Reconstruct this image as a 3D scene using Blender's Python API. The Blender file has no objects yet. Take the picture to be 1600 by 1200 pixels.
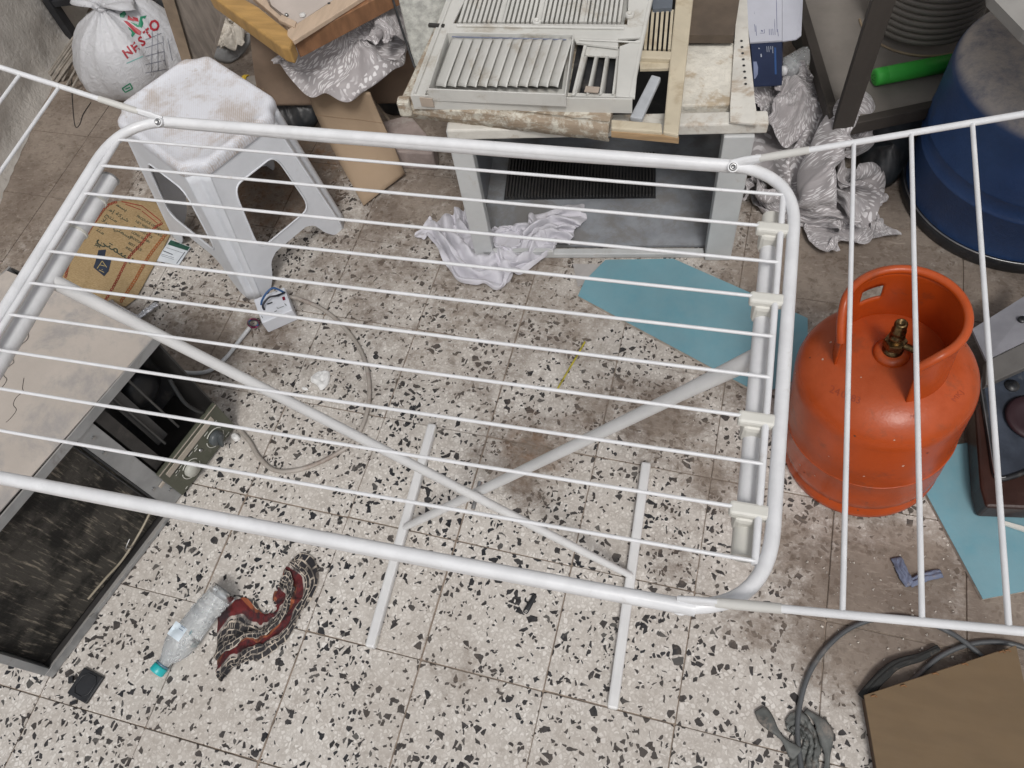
import bpy, bmesh, math, random
import numpy as np
from mathutils import Vector, Matrix, noise
from mathutils.geometry import tessellate_polygon
from mathutils.bvhtree import BVHTree
random.seed(7)
D = bpy.data
SC = bpy.context.scene
COL = SC.collection

# ------------------------------------------------------------------ camera
F = 1247.14
R = np.array([[0.96248713, 0.24772335, -0.11068721],
              [0.16341151, -0.8549079, -0.49237095],
              [-0.21659915, 0.45581314, -0.8633187]])
CP = np.array([0.92713891, -0.20890161, 1.61297167])
cam = D.cameras.new('camera'); cam.sensor_width = 36.0; cam.lens = F/1600*36.0
cam.clip_start = 0.05; cam.clip_end = 200
co = D.objects.new('camera', cam); COL.objects.link(co)
m = Matrix((( R[0][0], -R[1][0], -R[2][0], CP[0]),
            ( R[0][1], -R[1][1], -R[2][1], CP[1]),
            ( R[0][2], -R[1][2], -R[2][2], CP[2]), (0, 0, 0, 1)))
co.matrix_world = m
SC.camera = co

# ------------------------------------------------------------------ sky, sun, exposure
w = D.worlds.new('World'); SC.world = w; w.use_nodes = True
nt = w.node_tree; nt.nodes.clear()
sky = nt.nodes.new('ShaderNodeTexSky'); sky.sky_type = 'NISHITA'; sky.sun_disc = False
SUN_EL, SUN_ROT = math.radians(58), math.radians(158)
sky.sun_elevation = SUN_EL; sky.sun_rotation = SUN_ROT
sky.air_density = 1.0; sky.dust_density = 4.0
hs = nt.nodes.new('ShaderNodeHueSaturation'); hs.inputs['Saturation'].default_value = 0.24
bg = nt.nodes.new('ShaderNodeBackground'); bg.inputs['Strength'].default_value = 0.10
wo = nt.nodes.new('ShaderNodeOutputWorld')
nt.links.new(sky.outputs[0], hs.inputs['Color']); nt.links.new(hs.outputs[0], bg.inputs['Color'])
nt.links.new(bg.outputs[0], wo.inputs['Surface'])
sl = D.lights.new('sun', 'SUN'); sl.energy = 1.5; sl.angle = math.radians(13); sl.color = (1.0, 0.97, 0.93)
so = D.objects.new('sun', sl); COL.objects.link(so)
sd = Vector((math.sin(SUN_ROT)*math.cos(SUN_EL), math.cos(SUN_ROT)*math.cos(SUN_EL), math.sin(SUN_EL)))
so.rotation_euler = sd.to_track_quat('Z', 'Y').to_euler()
SC.view_settings.view_transform = 'Standard'; SC.view_settings.look = 'None'
SC.view_settings.exposure = -0.06; SC.view_settings.gamma = 1.0

# ------------------------------------------------------------------ geometry helpers
def V(*a): return Vector(a)
def at(x, y, z=0.0):
    """point at height z on the sight line measured at photo position x, y (used to survey real positions)"""
    d = R.T @ np.array([(x-800)/F, (y-600)/F, 1.0]); s = (z-CP[2])/d[2]
    q = CP+s*d; return Vector(q.tolist())
def ray(x, y):
    d = R.T @ np.array([(x-800)/F, (y-600)/F, 1.0]); return Vector(d.tolist()).normalized()
def nz(p, s=1.0, seed=0.0): return noise.noise(Vector((p[0]*s+seed, p[1]*s-seed*1.7, p[2]*s+seed*.3)))

class MB:
    def __init__(s): s.v = []; s.f = []; s.sm = []; s.uv = None
    def add(s, vs, fs, smooth=False):
        b = len(s.v); s.v += [Vector(q) for q in vs]
        for f in fs: s.f.append(tuple(b+i for i in f)); s.sm.append(smooth)
        return s
    def hexa(s, b, t):      # bottom quad ccw, top quad ccw
        n = len(b); fs = [tuple(reversed(range(n))), tuple(range(n, 2*n))]
        fs += [(i, (i+1) % n, n+(i+1) % n, n+i) for i in range(n)]
        return s.add(list(b)+list(t), fs)
    def box(s, c, ax, ay, az):   # centre and three half axes
        c, ax, ay, az = map(Vector, (c, ax, ay, az))
        b = [c-ax-ay-az, c+ax-ay-az, c+ax+ay-az, c-ax+ay-az]
        return s.hexa(b, [q+2*az for q in b])
    def bx(s, x0, x1, y0, y1, z0, z1):
        b = [V(x0, y0, z0), V(x1, y0, z0), V(x1, y1, z0), V(x0, y1, z0)]
        return s.hexa(b, [V(q.x, q.y, z1) for q in b])
    def slab(s, pts, th):   # top polygon (any 3d), extruded straight down
        pts = [Vector(q) for q in pts]
        a = sum((pts[i].x*pts[(i+1) % len(pts)].y-pts[(i+1) % len(pts)].x*pts[i].y) for i in range(len(pts)))
        if a < 0: pts.reverse()
        return s.hexa([q-V(0, 0, th) for q in pts], pts)
    def tube(s, pts, r, seg=10, closed=False, cap=True, flat=None):
        pts = [Vector(q) for q in pts]; n = len(pts)
        rs = r if isinstance(r, (list, tuple)) else [r]*n
        up = None; rings = []
        for i in range(n):
            if closed: t = pts[(i+1) % n]-pts[i-1]
            else: t = pts[min(i+1, n-1)]-pts[max(i-1, 0)]
            t.normalize()
            if up is None: up = V(0, 0, 1) if abs(t.z) < .9 else V(1, 0, 0)
            side = t.cross(up); side.normalize(); up = side.cross(t); up.normalize()
            rr = rs[i]; fl = flat or (1, 1)
            rings.append([pts[i]+side*math.cos(a)*rr*fl[0]+up*math.sin(a)*rr*fl[1] for a in [2*math.pi*k/seg for k in range(seg)]])
        vs = [q for rg in rings for q in rg]; fs = []
        for i in range(n if closed else n-1):
            a, b = i*seg, ((i+1) % n)*seg
            fs += [(a+k, a+(k+1) % seg, b+(k+1) % seg, b+k) for k in range(seg)]
        s.add(vs, fs, True)
        if cap and not closed:
            s.add(rings[0], [tuple(reversed(range(seg)))]); s.add(rings[-1], [tuple(range(seg))])
        return s
    def lathe(s, prof, mat=None, seg=48, a0=0, a1=2*math.pi, smooth=True):
        mat = mat or Matrix.Identity(4); full = abs(a1-a0-2*math.pi) < 1e-6; n = seg if full else seg+1
        vs = []
        for r, z in prof:
            for k in range(n):
                a = a0+(a1-a0)*k/seg; vs.append(mat @ V(r*math.cos(a), r*math.sin(a), z))
        fs = []
        for i in range(len(prof)-1):
            for k in range(seg):
                k2 = (k+1) % n
                fs.append((i*n+k, i*n+k2, (i+1)*n+k2, (i+1)*n+k))
        return s.add(vs, fs, smooth)
    def grid(s, P, smooth=True, closed=False):   # P[i][j]
        a, b = len(P), len(P[0]); fs = []
        for i in range(a-1):
            for j in range(b if closed else b-1):
                j2 = (j+1) % b; fs.append((i*b+j, (i+1)*b+j, (i+1)*b+j2, i*b+j2))
        return s.add([q for r_ in P for q in r_], fs, smooth)
    def bvh(s): return BVHTree.FromPolygons([tuple(q) for q in s.v], s.f)
    def build(s, name, mat, parent=None, origin=None, bevel=0, solid=0, sub=0, uvs=None):
        org = wloc(parent) if parent else (Vector(origin) if origin is not None else (base_of(s.v)))
        me = D.meshes.new(name); me.from_pydata([q-org for q in s.v], [], s.f)
        me.polygons.foreach_set('use_smooth', s.sm); me.materials.append(mat)
        if uvs:
            l = me.uv_layers.new(name='UVMap'); fl = []
            for lp in me.loops: fl += uvs[lp.vertex_index]
            l.data.foreach_set('uv', fl)
        me.update()
        o = D.objects.new(name, me); COL.objects.link(o)
        if parent: o.parent = parent
        else: o.location = org
        WL[o.name] = org
        if solid:
            q = o.modifiers.new('Solidify', 'SOLIDIFY'); q.thickness = solid; q.offset = -1
        if sub:
            q = o.modifiers.new('Subsurf', 'SUBSURF'); q.levels = sub; q.render_levels = sub
        if bevel:
            q = o.modifiers.new('Bevel', 'BEVEL'); q.width = bevel; q.segments = 2; q.limit_method = 'ANGLE'; q.angle_limit = math.radians(40)
        return o
WL = {}
def wloc(o): return WL[o.name]
def base_of(vs):
    x = sum(q.x for q in vs)/len(vs); y = sum(q.y for q in vs)/len(vs); return V(x, y, min(q.z for q in vs))
def tag(o, label=None, cat=None, group=None, kind=None):
    if label: o['label'] = label
    if cat: o['category'] = cat
    if group: o['group'] = group
    if kind: o['kind'] = kind
    return o
def thing(name, label, cat, loc, group=None):
    o = D.objects.new(name, None); COL.objects.link(o); o.location = loc; o.empty_display_size = .05
    WL[o.name] = Vector(loc); return tag(o, label, cat, group)
def chaikin(pts, n=2, closed=False):
    pts = [Vector(q) for q in pts]
    for _ in range(n):
        o = [] if closed else [pts[0]]
        m_ = len(pts)
        for i in range(m_ if closed else m_-1):
            a, b = pts[i], pts[(i+1) % m_]; o += [a*.75+b*.25, a*.25+b*.75]
        if not closed: o.append(pts[-1])
        pts = o
    return pts
def spline(pts, n=8):
    pts = [Vector(q) for q in pts]; out = []
    for i in range(len(pts)-1):
        p0, p1, p2, p3 = pts[max(i-1, 0)], pts[i], pts[i+1], pts[min(i+2, len(pts)-1)]
        for k in range(n):
            t = k/n
            out.append(.5*((2*p1)+(p2-p0)*t+(2*p0-5*p1+4*p2-p3)*t*t+(3*p1-p0-3*p2+p3)*t**3))
    return out+[pts[-1]]
def roundpoly(pts, r, n=6):
    pts = [Vector(q) for q in pts]; o = []
    for i in range(len(pts)):
        a, b, c = pts[i-1], pts[i], pts[(i+1) % len(pts)]
        u, v = (a-b), (c-b); rr = min(r, u.length*.48, v.length*.48); p, q = b+u.normalized()*rr, b+v.normalized()*rr
        for k in range(n+1):
            t = k/n; o.append(p*(1-t)**2+b*2*t*(1-t)+q*t*t)
    return o

# ------------------------------------------------------------------ materials
def N(nt, t, **kw):
    n = nt.nodes.new(t)
    for k, v in kw.items():
        if k.startswith('i_'): n.inputs[k[2:].replace('_', ' ')].default_value = v
        else: setattr(n, k, v)
    return n
def L(nt, a, b): nt.links.new(a, b)
def mixc(nt, f, a, b, mode='MIX'):
    n = nt.nodes.new('ShaderNodeMix'); n.data_type = 'RGBA'; n.blend_type = mode; n.clamp_factor = True
    for s, v in ((n.inputs[0], f), (n.inputs[6], a), (n.inputs[7], b)):
        if isinstance(v, bpy.types.NodeSocket): L(nt, v, s)
        elif isinstance(v, (int, float)): s.default_value = v
        else: s.default_value = (*v, 1)
    return n.outputs[2]
def mth(nt, op, a, b=None, c=None, clamp=False):
    n = nt.nodes.new('ShaderNodeMath'); n.operation = op; n.use_clamp = clamp
    for i, v in enumerate((a, b, c)):
        if v is None: continue
        if isinstance(v, bpy.types.NodeSocket): L(nt, v, n.inputs[i])
        else: n.inputs[i].default_value = v
    return n.outputs[0]
def ramp(nt, v, a, b):
    n = nt.nodes.new('ShaderNodeMapRange'); n.interpolation_type = 'SMOOTHSTEP'
    L(nt, v, n.inputs[0]); n.inputs[1].default_value = a; n.inputs[2].default_value = b
    return n.outputs[0]
def noisef(nt, vec, scale, detail=3, rough=.55, dist=0):
    n = nt.nodes.new('ShaderNodeTexNoise'); n.inputs['Scale'].default_value = scale; n.inputs['Detail'].default_value = detail
    n.inputs['Roughness'].default_value = rough; n.inputs['Distortion'].default_value = dist
    if vec is not None: L(nt, vec, n.inputs['Vector'])
    return n.outputs[0]
def newmat(name):
    m_ = D.materials.new(name); m_.use_nodes = True; nt = m_.node_tree
    return m_, nt, nt.nodes['Principled BSDF']
MC = {}
def mat(name, col, rough=.5, metal=0, var=.12, scale=15, dirt=0, dcol=(.25, .2, .15), dscale=9, dust=0, ducol=(.42, .36, .3), bump=.1, bscale=120, spec=.5, stretch=None, sheen=0):
    if name in MC: return MC[name]
    m_, nt, p = newmat(name)
    g = nt.nodes.new('ShaderNodeNewGeometry'); pos = g.outputs['Position']
    if stretch:
        mp = nt.nodes.new('ShaderNodeMapping'); mp.inputs['Scale'].default_value = stretch[:3]
        if len(stretch) > 3: mp.inputs['Rotation'].default_value = (0, 0, math.radians(stretch[3])); mp.vector_type = 'TEXTURE' if False else 'POINT'
        L(nt, pos, mp.inputs[0]); vpos = mp.outputs[0]
    else: vpos = pos
    n1 = noisef(nt, vpos, scale, 5, .6)
    c = mixc(nt, ramp(nt, n1, .3, .7), tuple(x*(1-var) for x in col), tuple(min(1, x*(1+var)) for x in col))
    rsock = None
    if dirt:
        n2 = noisef(nt, pos, dscale, 8, .72, .4)
        t = .62-.3*dirt
        mk = ramp(nt, n2, t, t+.16); mk = mth(nt, 'MULTIPLY', mk, min(1, .45+dirt*.5))
        c = mixc(nt, mk, c, dcol)
    if dust:
        sx = nt.nodes.new('ShaderNodeSeparateXYZ'); L(nt, g.outputs['Normal'], sx.inputs[0])
        up = ramp(nt, sx.outputs[2], .3, .8)
        n3 = noisef(nt, pos, 14, 8, .75)
        mk = mth(nt, 'MULTIPLY', mth(nt, 'MULTIPLY', up, ramp(nt, n3, .15, .6)), dust)
        c = mixc(nt, mk, c, ducol)
        r2 = mth(nt, 'ADD', mth(nt, 'MULTIPLY', mk, .5), rough, clamp=True); L(nt, r2, p.inputs['Roughness'])
    else:
        n4 = noisef(nt, pos, 30, 4); L(nt, mth(nt, 'ADD', mth(nt, 'MULTIPLY', n4, .24), rough-.12, clamp=True), p.inputs['Roughness'])
    L(nt, c, p.inputs['Base Color']); p.inputs['Metallic'].default_value = metal
    p.inputs['Specular IOR Level'].default_value = spec
    if sheen: p.inputs['Sheen Weight'].default_value = sheen
    if bump:
        b = nt.nodes.new('ShaderNodeBump'); b.inputs['Strength'].default_value = bump; b.inputs['Distance'].default_value = .004
        L(nt, noisef(nt, vpos, bscale, 4, .6), b.inputs['Height']); L(nt, b.outputs[0], p.inputs['Normal'])
    MC[name] = m_; return m_

def blobmask(nt, pos, blobs):
    acc = None
    for (x, y, r, s) in blobs:
        d = nt.nodes.new('ShaderNodeVectorMath'); d.operation = 'DISTANCE'; L(nt, pos, d.inputs[0]); d.inputs[1].default_value = (x, y, 0)
        mr = nt.nodes.new('ShaderNodeMapRange'); L(nt, d.outputs['Value'], mr.inputs[0])
        mr.inputs[1].default_value = r; mr.inputs[2].default_value = 0; mr.inputs[3].default_value = 0; mr.inputs[4].default_value = s
        acc = mr.outputs[0] if acc is None else mth(nt, 'MAXIMUM', acc, mr.outputs[0])
    return acc

def terrazzo():
    m_, nt, p = newmat('terrazzo')
    g = nt.nodes.new('ShaderNodeNewGeometry'); pos = g.outputs['Position']
    oi = nt.nodes.new('ShaderNodeObjectInfo')
    off = nt.nodes.new('ShaderNodeVectorMath'); off.operation = 'SCALE'; off.inputs[0].default_value = (57, 93, 31)
    L(nt, oi.outputs['Random'], off.inputs['Scale'])
    ad = nt.nodes.new('ShaderNodeVectorMath'); ad.operation = 'ADD'; L(nt, pos, ad.inputs[0]); L(nt, off.outputs[0], ad.inputs[1])
    base = ad.outputs[0]
    nd = nt.nodes.new('ShaderNodeTexNoise'); nd.inputs['Scale'].default_value = 70; nd.inputs['Detail'].default_value = 2; L(nt, base, nd.inputs['Vector'])
    sb = nt.nodes.new('ShaderNodeVectorMath'); sb.operation = 'SUBTRACT'; L(nt, nd.outputs['Color'], sb.inputs[0]); sb.inputs[1].default_value = (.5, .5, .5)
    sc = nt.nodes.new('ShaderNodeVectorMath'); sc.operation = 'SCALE'; L(nt, sb.outputs[0], sc.inputs[0]); sc.inputs['Scale'].default_value = .008
    a2 = nt.nodes.new('ShaderNodeVectorMath'); a2.operation = 'ADD'; L(nt, base, a2.inputs[0]); L(nt, sc.outputs[0], a2.inputs[1])
    dv = a2.outputs[0]
    def layer(scale, thr, e0, e1, seed, rot, sq=(1, 1), clus=None):
        mp = nt.nodes.new('ShaderNodeMapping'); L(nt, dv, mp.inputs[0]); mp.inputs['Location'].default_value = (seed, seed*2.1, 0)
        mp.inputs['Rotation'].default_value = (0, 0, rot); mp.inputs['Scale'].default_value = (sq[0], sq[1], 1)
        v1 = nt.nodes.new('ShaderNodeTexVoronoi'); v1.voronoi_dimensions = '2D'; v1.inputs['Scale'].default_value = scale; L(nt, mp.outputs[0], v1.inputs['Vector'])
        v2 = nt.nodes.new('ShaderNodeTexVoronoi'); v2.voronoi_dimensions = '2D'; v2.feature = 'DISTANCE_TO_EDGE'; v2.inputs['Scale'].default_value = scale; L(nt, mp.outputs[0], v2.inputs['Vector'])
        s = nt.nodes.new('ShaderNodeSeparateColor'); L(nt, v1.outputs['Color'], s.inputs[0])
        sel = mth(nt, 'GREATER_THAN', s.outputs[0] if clus is None else mth(nt, 'ADD', s.outputs[0], clus), thr)
        ed = mth(nt, 'ADD', e0, mth(nt, 'MULTIPLY', s.outputs[1], e1))
        ins = ramp(nt, mth(nt, 'SUBTRACT', v2.outputs['Distance'], ed), -.012, .02)
        return mth(nt, 'MULTIPLY', sel, ins), s.outputs[2], s.outputs[1]
    n1 = noisef(nt, base, 45, 6, .7)
    cem = mixc(nt, ramp(nt, n1, .3, .7), (.40, .365, .33), (.54, .505, .465))
    w0, b0, g0 = layer(210, .2, .04, .12, 9.1, .3)
    c = mixc(nt, mth(nt, 'MULTIPLY', w0, .6), cem, mixc(nt, b0, (.48, .445, .405), (.70, .665, .625)))
    w1, b1, g1 = layer(120, .42, .10, .2, 3.7, .9)
    c = mixc(nt, mth(nt, 'MULTIPLY', w1, .85), c, mixc(nt, b1, (.58, .545, .505), (.78, .75, .71)))
    c = mixc(nt, mth(nt, 'MULTIPLY', ramp(nt, noisef(nt, base, 22, 4, .7), .3, .75), .3), c, (.68, .65, .61))
    # dark marble chips, three sizes; how many differs from place to place and tile to tile
    clus = mth(nt, 'MULTIPLY', mth(nt, 'SUBTRACT', noisef(nt, base, 9, 2), .5), .42)
    dk = mixc(nt, b0, (.006, .008, .012), (.022, .025, .032))
    for (scl, thr, e0, e1, sd_, rot, sq) in ((52, .90, .11, .16, 1.3, .5, (1, 1.25)), (74, .865, .09, .2, 5.9, 1.7, (1.3, 1)), (135, .87, .08, .2, 7.7, 2.4, (1, 1))):
        k, b, gg = layer(scl, thr, e0, e1, sd_, rot, sq, clus)
        c = mixc(nt, mth(nt, 'MULTIPLY', k, .97), c, mixc(nt, ramp(nt, b, .8, 1), dk, (.09, .088, .085)))
    # worn film of dirt in patches; rear and under-shelf ones also paint in shade
    blobs = [(.25, 1.15, 1.15, .8), (-1.1, 1.15, .75, 1.45), (-.85, .8, .5, 1.0), (-.35, 1.2, .5, 1.25), (-.28, .6, .34, 1.0), (-.55, .62, .35, .8), (.60, .47, .24, .92), (.72, .60, .22, .8),
             (.87, .62, .26, .92), (1.0, .50, .22, .85), (1.36, .3, .34, 1.35), (1.2, .36, .24, .8), (1.6, .3, .35, 1.3), (1.15, 1.1, .45, 1.15), (.1, 1.2, .45, .95), (1.3, 1.2, .4, 1.3), (1.5, 1.0, .42, 1.4), (-.5, .3, .3, .6),
             (-.1, .65, .25, .75), (.3, .85, .4, .6), (.6, .85, .35, .7), (1.0, .8, .3, .85), (1.5, .75, .5, 1.1), (-.2, 1.9, 1.3, 1.5), (1.2, 1.9, .95, 1.5), (-1.2, 1.7, .7, 1.4), (1.12, .2, .14, .65), (.6, -.02, .18, .5), (.95, .25, .25, .55), (.3, .45, .3, .35)]
    bm_ = blobmask(nt, pos, blobs)
    nn = noisef(nt, pos, 7.5, 9, .68, .6)
    nf = noisef(nt, pos, 38, 6, .7, .3)
    mps = nt.nodes.new('ShaderNodeMapping'); mps.inputs['Rotation'].default_value = (0, 0, .9); mps.inputs['Scale'].default_value = (1, 4, 1); L(nt, pos, mps.inputs[0])
    ns_ = noisef(nt, mps.outputs[0], 24, 8, .75, 1.2)
    dm = mth(nt, 'ADD', mth(nt, 'MULTIPLY', bm_, .50), mth(nt, 'ADD', mth(nt, 'MULTIPLY', nn, .62), mth(nt, 'ADD', mth(nt, 'MULTIPLY', nf, .38), mth(nt, 'MULTIPLY', ns_, .25))))
    mask = mth(nt, 'MULTIPLY', ramp(nt, dm, .76, 1.06), .93)
    dcol = mixc(nt, ramp(nt, noisef(nt, pos, 5, 5, .6), .35, .65), (.155, .12, .096), (.25, .205, .168))
    dcol = mixc(nt, mth(nt, 'MULTIPLY', ramp(nt, ns_, .52, .66), .5), dcol, (.37, .315, .265)); dcol = mixc(nt, mth(nt, 'MULTIPLY', ramp(nt, nf, .5, .7), .5), dcol, (.095, .072, .055))
    rust = blobmask(nt, pos, [(-.35, 1.18, .36, 1), (-.2, 1.28, .2, 1), (.62, .5, .18, .6)])
    rm = mth(nt, 'MULTIPLY', rust, ramp(nt, noisef(nt, pos, 26, 8, .75), .44, .62))
    dcol = mixc(nt, rm, dcol, (.21, .11, .055))
    wet = blobmask(nt, pos, [(-.35, 1.2, .42, 1.0)])
    dcol = mixc(nt, mth(nt, 'MULTIPLY', wet, .6), dcol, (.12, .085, .06))
    grime = mth(nt, 'MULTIPLY', ramp(nt, noisef(nt, pos, 3.2, 8, .72, .8), .38, .68), .24)
    c = mixc(nt, grime, c, (.30, .245, .20))
    c = mixc(nt, mask, c, dcol)
    sp = mth(nt, 'MULTIPLY', ramp(nt, noisef(nt, pos, 160, 3, .8), .70, .74), .6)
    c = mixc(nt, sp, c, (.16, .13, .11))
    L(nt, c, p.inputs['Base Color'])
    L(nt, mth(nt, 'ADD', mth(nt, 'MULTIPLY', mask, .35), .5, clamp=True), p.inputs['Roughness'])
    p.inputs['Specular IOR Level'].default_value = .13
    b = nt.nodes.new('ShaderNodeBump'); b.inputs['Strength'].default_value = .35; b.inputs['Distance'].default_value = .003
    L(nt, mth(nt, 'ADD', mth(nt, 'MULTIPLY', nf, .6), mth(nt, 'MULTIPLY', mask, .6)), b.inputs['Height']); L(nt, b.outputs[0], p.inputs['Normal'])
    return m_

def satin():
    m_, nt, p = newmat('silver_satin_with_feather_strokes')
    uv = nt.nodes.new('ShaderNodeUVMap'); uv.uv_map = 'UVMap'
    nd = nt.nodes.new('ShaderNodeTexNoise'); nd.inputs['Scale'].default_value = 14; L(nt, uv.outputs[0], nd.inputs['Vector'])
    mv = nt.nodes.new('ShaderNodeVectorMath'); mv.operation = 'MULTIPLY_ADD'; L(nt, nd.outputs['Color'], mv.inputs[0]); mv.inputs[1].default_value = (.05, .05, 0); L(nt, uv.outputs[0], mv.inputs[2])
    mp = nt.nodes.new('ShaderNodeMapping'); mp.inputs['Scale'].default_value = (215, 46, 1); mp.inputs['Rotation'].default_value = (0, 0, .5); L(nt, mv.outputs[0], mp.inputs[0])
    vr = nt.nodes.new('ShaderNodeTexVoronoi'); vr.voronoi_dimensions = '2D'; vr.inputs['Scale'].default_value = 1; vr.inputs['Randomness'].default_value = .85; L(nt, mp.outputs[0], vr.inputs['Vector'])
    k = ramp(nt, vr.outputs['Distance'], .36, .26)
    n1 = noisef(nt, uv.outputs[0], 9, 4)
    k = mth(nt, 'MULTIPLY', k, ramp(nt, n1, .36, .5))
    c = mixc(nt, mth(nt, 'MULTIPLY', k, .85), (.36, .335, .34), (.78, .76, .77))
    L(nt, c, p.inputs['Base Color']); p.inputs['Roughness'].default_value = .52; p.inputs['Metallic'].default_value = 0; p.inputs['Sheen Weight'].default_value = .3; p.inputs['Specular IOR Level'].default_value = .4
    b = nt.nodes.new('ShaderNodeBump'); b.inputs['Strength'].default_value = .5; b.inputs['Distance'].default_value = .003
    L(nt, mth(nt, 'ADD', k, mth(nt, 'MULTIPLY', noisef(nt, uv.outputs[0], 45, 4, .6), 1.2)), b.inputs['Height']); L(nt, b.outputs[0], p.inputs['Normal'])
    return m_

def scarfmat():
    m_, nt, p = newmat('patterned_scarf_cloth')
    uv = nt.nodes.new('ShaderNodeUVMap'); uv.uv_map = 'UVMap'
    s = nt.nodes.new('ShaderNodeSeparateXYZ'); L(nt, uv.outputs[0], s.inputs[0])
    # bands across the cloth: dark with cream lattice, red, orange
    t = mth(nt, 'ADD', s.outputs[1], mth(nt, 'MULTIPLY', noisef(nt, uv.outputs[0], 9, 2, .5), .05))
    fr = mth(nt, 'FRACT', mth(nt, 'MULTIPLY', t, 11.0))
    br = nt.nodes.new('ShaderNodeTexBrick'); br.inputs['Scale'].default_value = 26; br.inputs['Mortar Size'].default_value = .028
    br.inputs['Color1'].default_value = (.015, .015, .02, 1); br.inputs['Color2'].default_value = (.05, .045, .045, 1); br.inputs['Mortar'].default_value = (.55, .48, .40, 1)
    L(nt, uv.outputs[0], br.inputs['Vector'])
    vr = nt.nodes.new('ShaderNodeTexVoronoi'); vr.voronoi_dimensions = '2D'; vr.inputs['Scale'].default_value = 60; L(nt, uv.outputs[0], vr.inputs['Vector'])
    dots = mth(nt, 'MULTIPLY', mth(nt, 'LESS_THAN', vr.outputs['Distance'], .19), .55)
    dark = mixc(nt, dots, br.outputs['Color'], (.5, .43, .36))
    red = mixc(nt, noisef(nt, uv.outputs[0], 30, 4), (.07, .006, .010), (.17, .018, .018))
    k = mth(nt, 'MULTIPLY', ramp(nt, fr, .60, .62), ramp(nt, fr, .95, .93))
    c = mixc(nt, k, dark, red)
    k2 = mth(nt, 'MULTIPLY', ramp(nt, fr, .84, .85), ramp(nt, fr, .95, .94))
    c = mixc(nt, k2, c, (.30, .085, .035))
    k3 = mth(nt, 'MULTIPLY', ramp(nt, fr, .575, .58), ramp(nt, fr, .625, .615))
    c = mixc(nt, k3, c, (.45, .40, .36))
    c = mixc(nt, mth(nt, 'MULTIPLY', ramp(nt, noisef(nt, uv.outputs[0], 24, 6, .75), .42, .6), .85), c, (.016, .015, .018))
    L(nt, c, p.inputs['Base Color']); p.inputs['Roughness'].default_value = .85
    b = nt.nodes.new('ShaderNodeBump'); b.inputs['Strength'].default_value = .6; b.inputs['Distance'].default_value = .002
    L(nt, noisef(nt, uv.outputs[0], 160, 3), b.inputs['Height']); L(nt, b.outputs[0], p.inputs['Normal'])
    return m_

def seatmat():
    m_, nt, p = newmat('dirty_white_textured_plastic')
    g = nt.nodes.new('ShaderNodeNewGeometry'); pos = g.outputs['Position']
    mp = nt.nodes.new('ShaderNodeMapping'); mp.inputs['Rotation'].default_value = (0, 0, math.radians(18)); L(nt, pos, mp.inputs[0])
    s = nt.nodes.new('ShaderNodeSeparateXYZ'); L(nt, mp.outputs[0], s.inputs[0])
    wx = mth(nt, 'SINE', mth(nt, 'MULTIPLY', s.outputs[0], 2*math.pi/.0062)); wy = mth(nt, 'SINE', mth(nt, 'MULTIPLY', s.outputs[1], 2*math.pi/.0062))
    d = ramp(nt, mth(nt, 'MULTIPLY', wx, wy), -.2, .6)
    n1 = noisef(nt, pos, 11, 8, .7, .3)
    mk = mth(nt, 'MULTIPLY', ramp(nt, n1, .42, .66), mth(nt, 'SUBTRACT', 1.0, mth(nt, 'MULTIPLY', d, .65)))
    c = mixc(nt, mth(nt, 'MULTIPLY', mk, .85), (.72, .74, .80), (.38, .295, .23))
    c = mixc(nt, mth(nt, 'MULTIPLY', mth(nt, 'SUBTRACT', 1.0, d), .2), c, (.5, .45, .41))
    n2 = noisef(nt, pos, 40, 5, .7); c = mixc(nt, mth(nt, 'MULTIPLY', ramp(nt, n2, .6, .7), .5), c, (.4, .33, .27))
    L(nt, c, p.inputs['Base Color']); p.inputs['Roughness'].default_value = .55
    b = nt.nodes.new('ShaderNodeBump'); b.inputs['Strength'].default_value = .3; b.inputs['Distance'].default_value = .001
    L(nt, d, b.inputs['Height']); L(nt, b.outputs[0], p.inputs['Normal'])
    return m_

def weave(name, col, col2, sc=420):
    m_, nt, p = newmat(name)
    g = nt.nodes.new('ShaderNodeNewGeometry'); pos = g.outputs['Position']
    mp = nt.nodes.new('ShaderNodeMapping'); mp.inputs['Rotation'].default_value = (0, 0, math.radians(35)); mp.inputs['Scale'].default_value = (1, 5, 1); L(nt, pos, mp.inputs[0])
    n = noisef(nt, mp.outputs[0], sc*.35, 3, .6)
    c = mixc(nt, ramp(nt, n, .35, .65), col, col2)
    n2 = noisef(nt, pos, 12, 6, .7); c = mixc(nt, mth(nt, 'MULTIPLY', ramp(nt, n2, .5, .7), .3), c, tuple(x*.5 for x in col))
    L(nt, c, p.inputs['Base Color']); p.inputs['Roughness'].default_value = .7
    b = nt.nodes.new('ShaderNodeBump'); b.inputs['Strength'].default_value = .5; b.inputs['Distance'].default_value = .002
    L(nt, n, b.inputs['Height']); L(nt, b.outputs[0], p.inputs['Normal'])
    return m_

def clearmat(name, tint=(.9, .93, .95), alpha=.0):
    m_, nt, p = newmat(name)
    p.inputs['Base Color'].default_value = (*tint, 1); p.inputs['Roughness'].default_value = .12
    p.inputs['Transmission Weight'].default_value = .72; p.inputs['IOR'].default_value = 1.25
    g = nt.nodes.new('ShaderNodeNewGeometry'); n = noisef(nt, g.outputs['Position'], 60, 5, .6)
    L(nt, mth(nt, 'ADD', .06, mth(nt, 'MULTIPLY', n, .35)), p.inputs['Roughness'])
    b = nt.nodes.new('ShaderNodeBump'); b.inputs['Strength'].default_value = .5; b.inputs['Distance'].default_value = .003
    L(nt, noisef(nt, g.outputs['Position'], 90, 3), b.inputs['Height']); L(nt, b.outputs[0], p.inputs['Normal'])
    return m_

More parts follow.
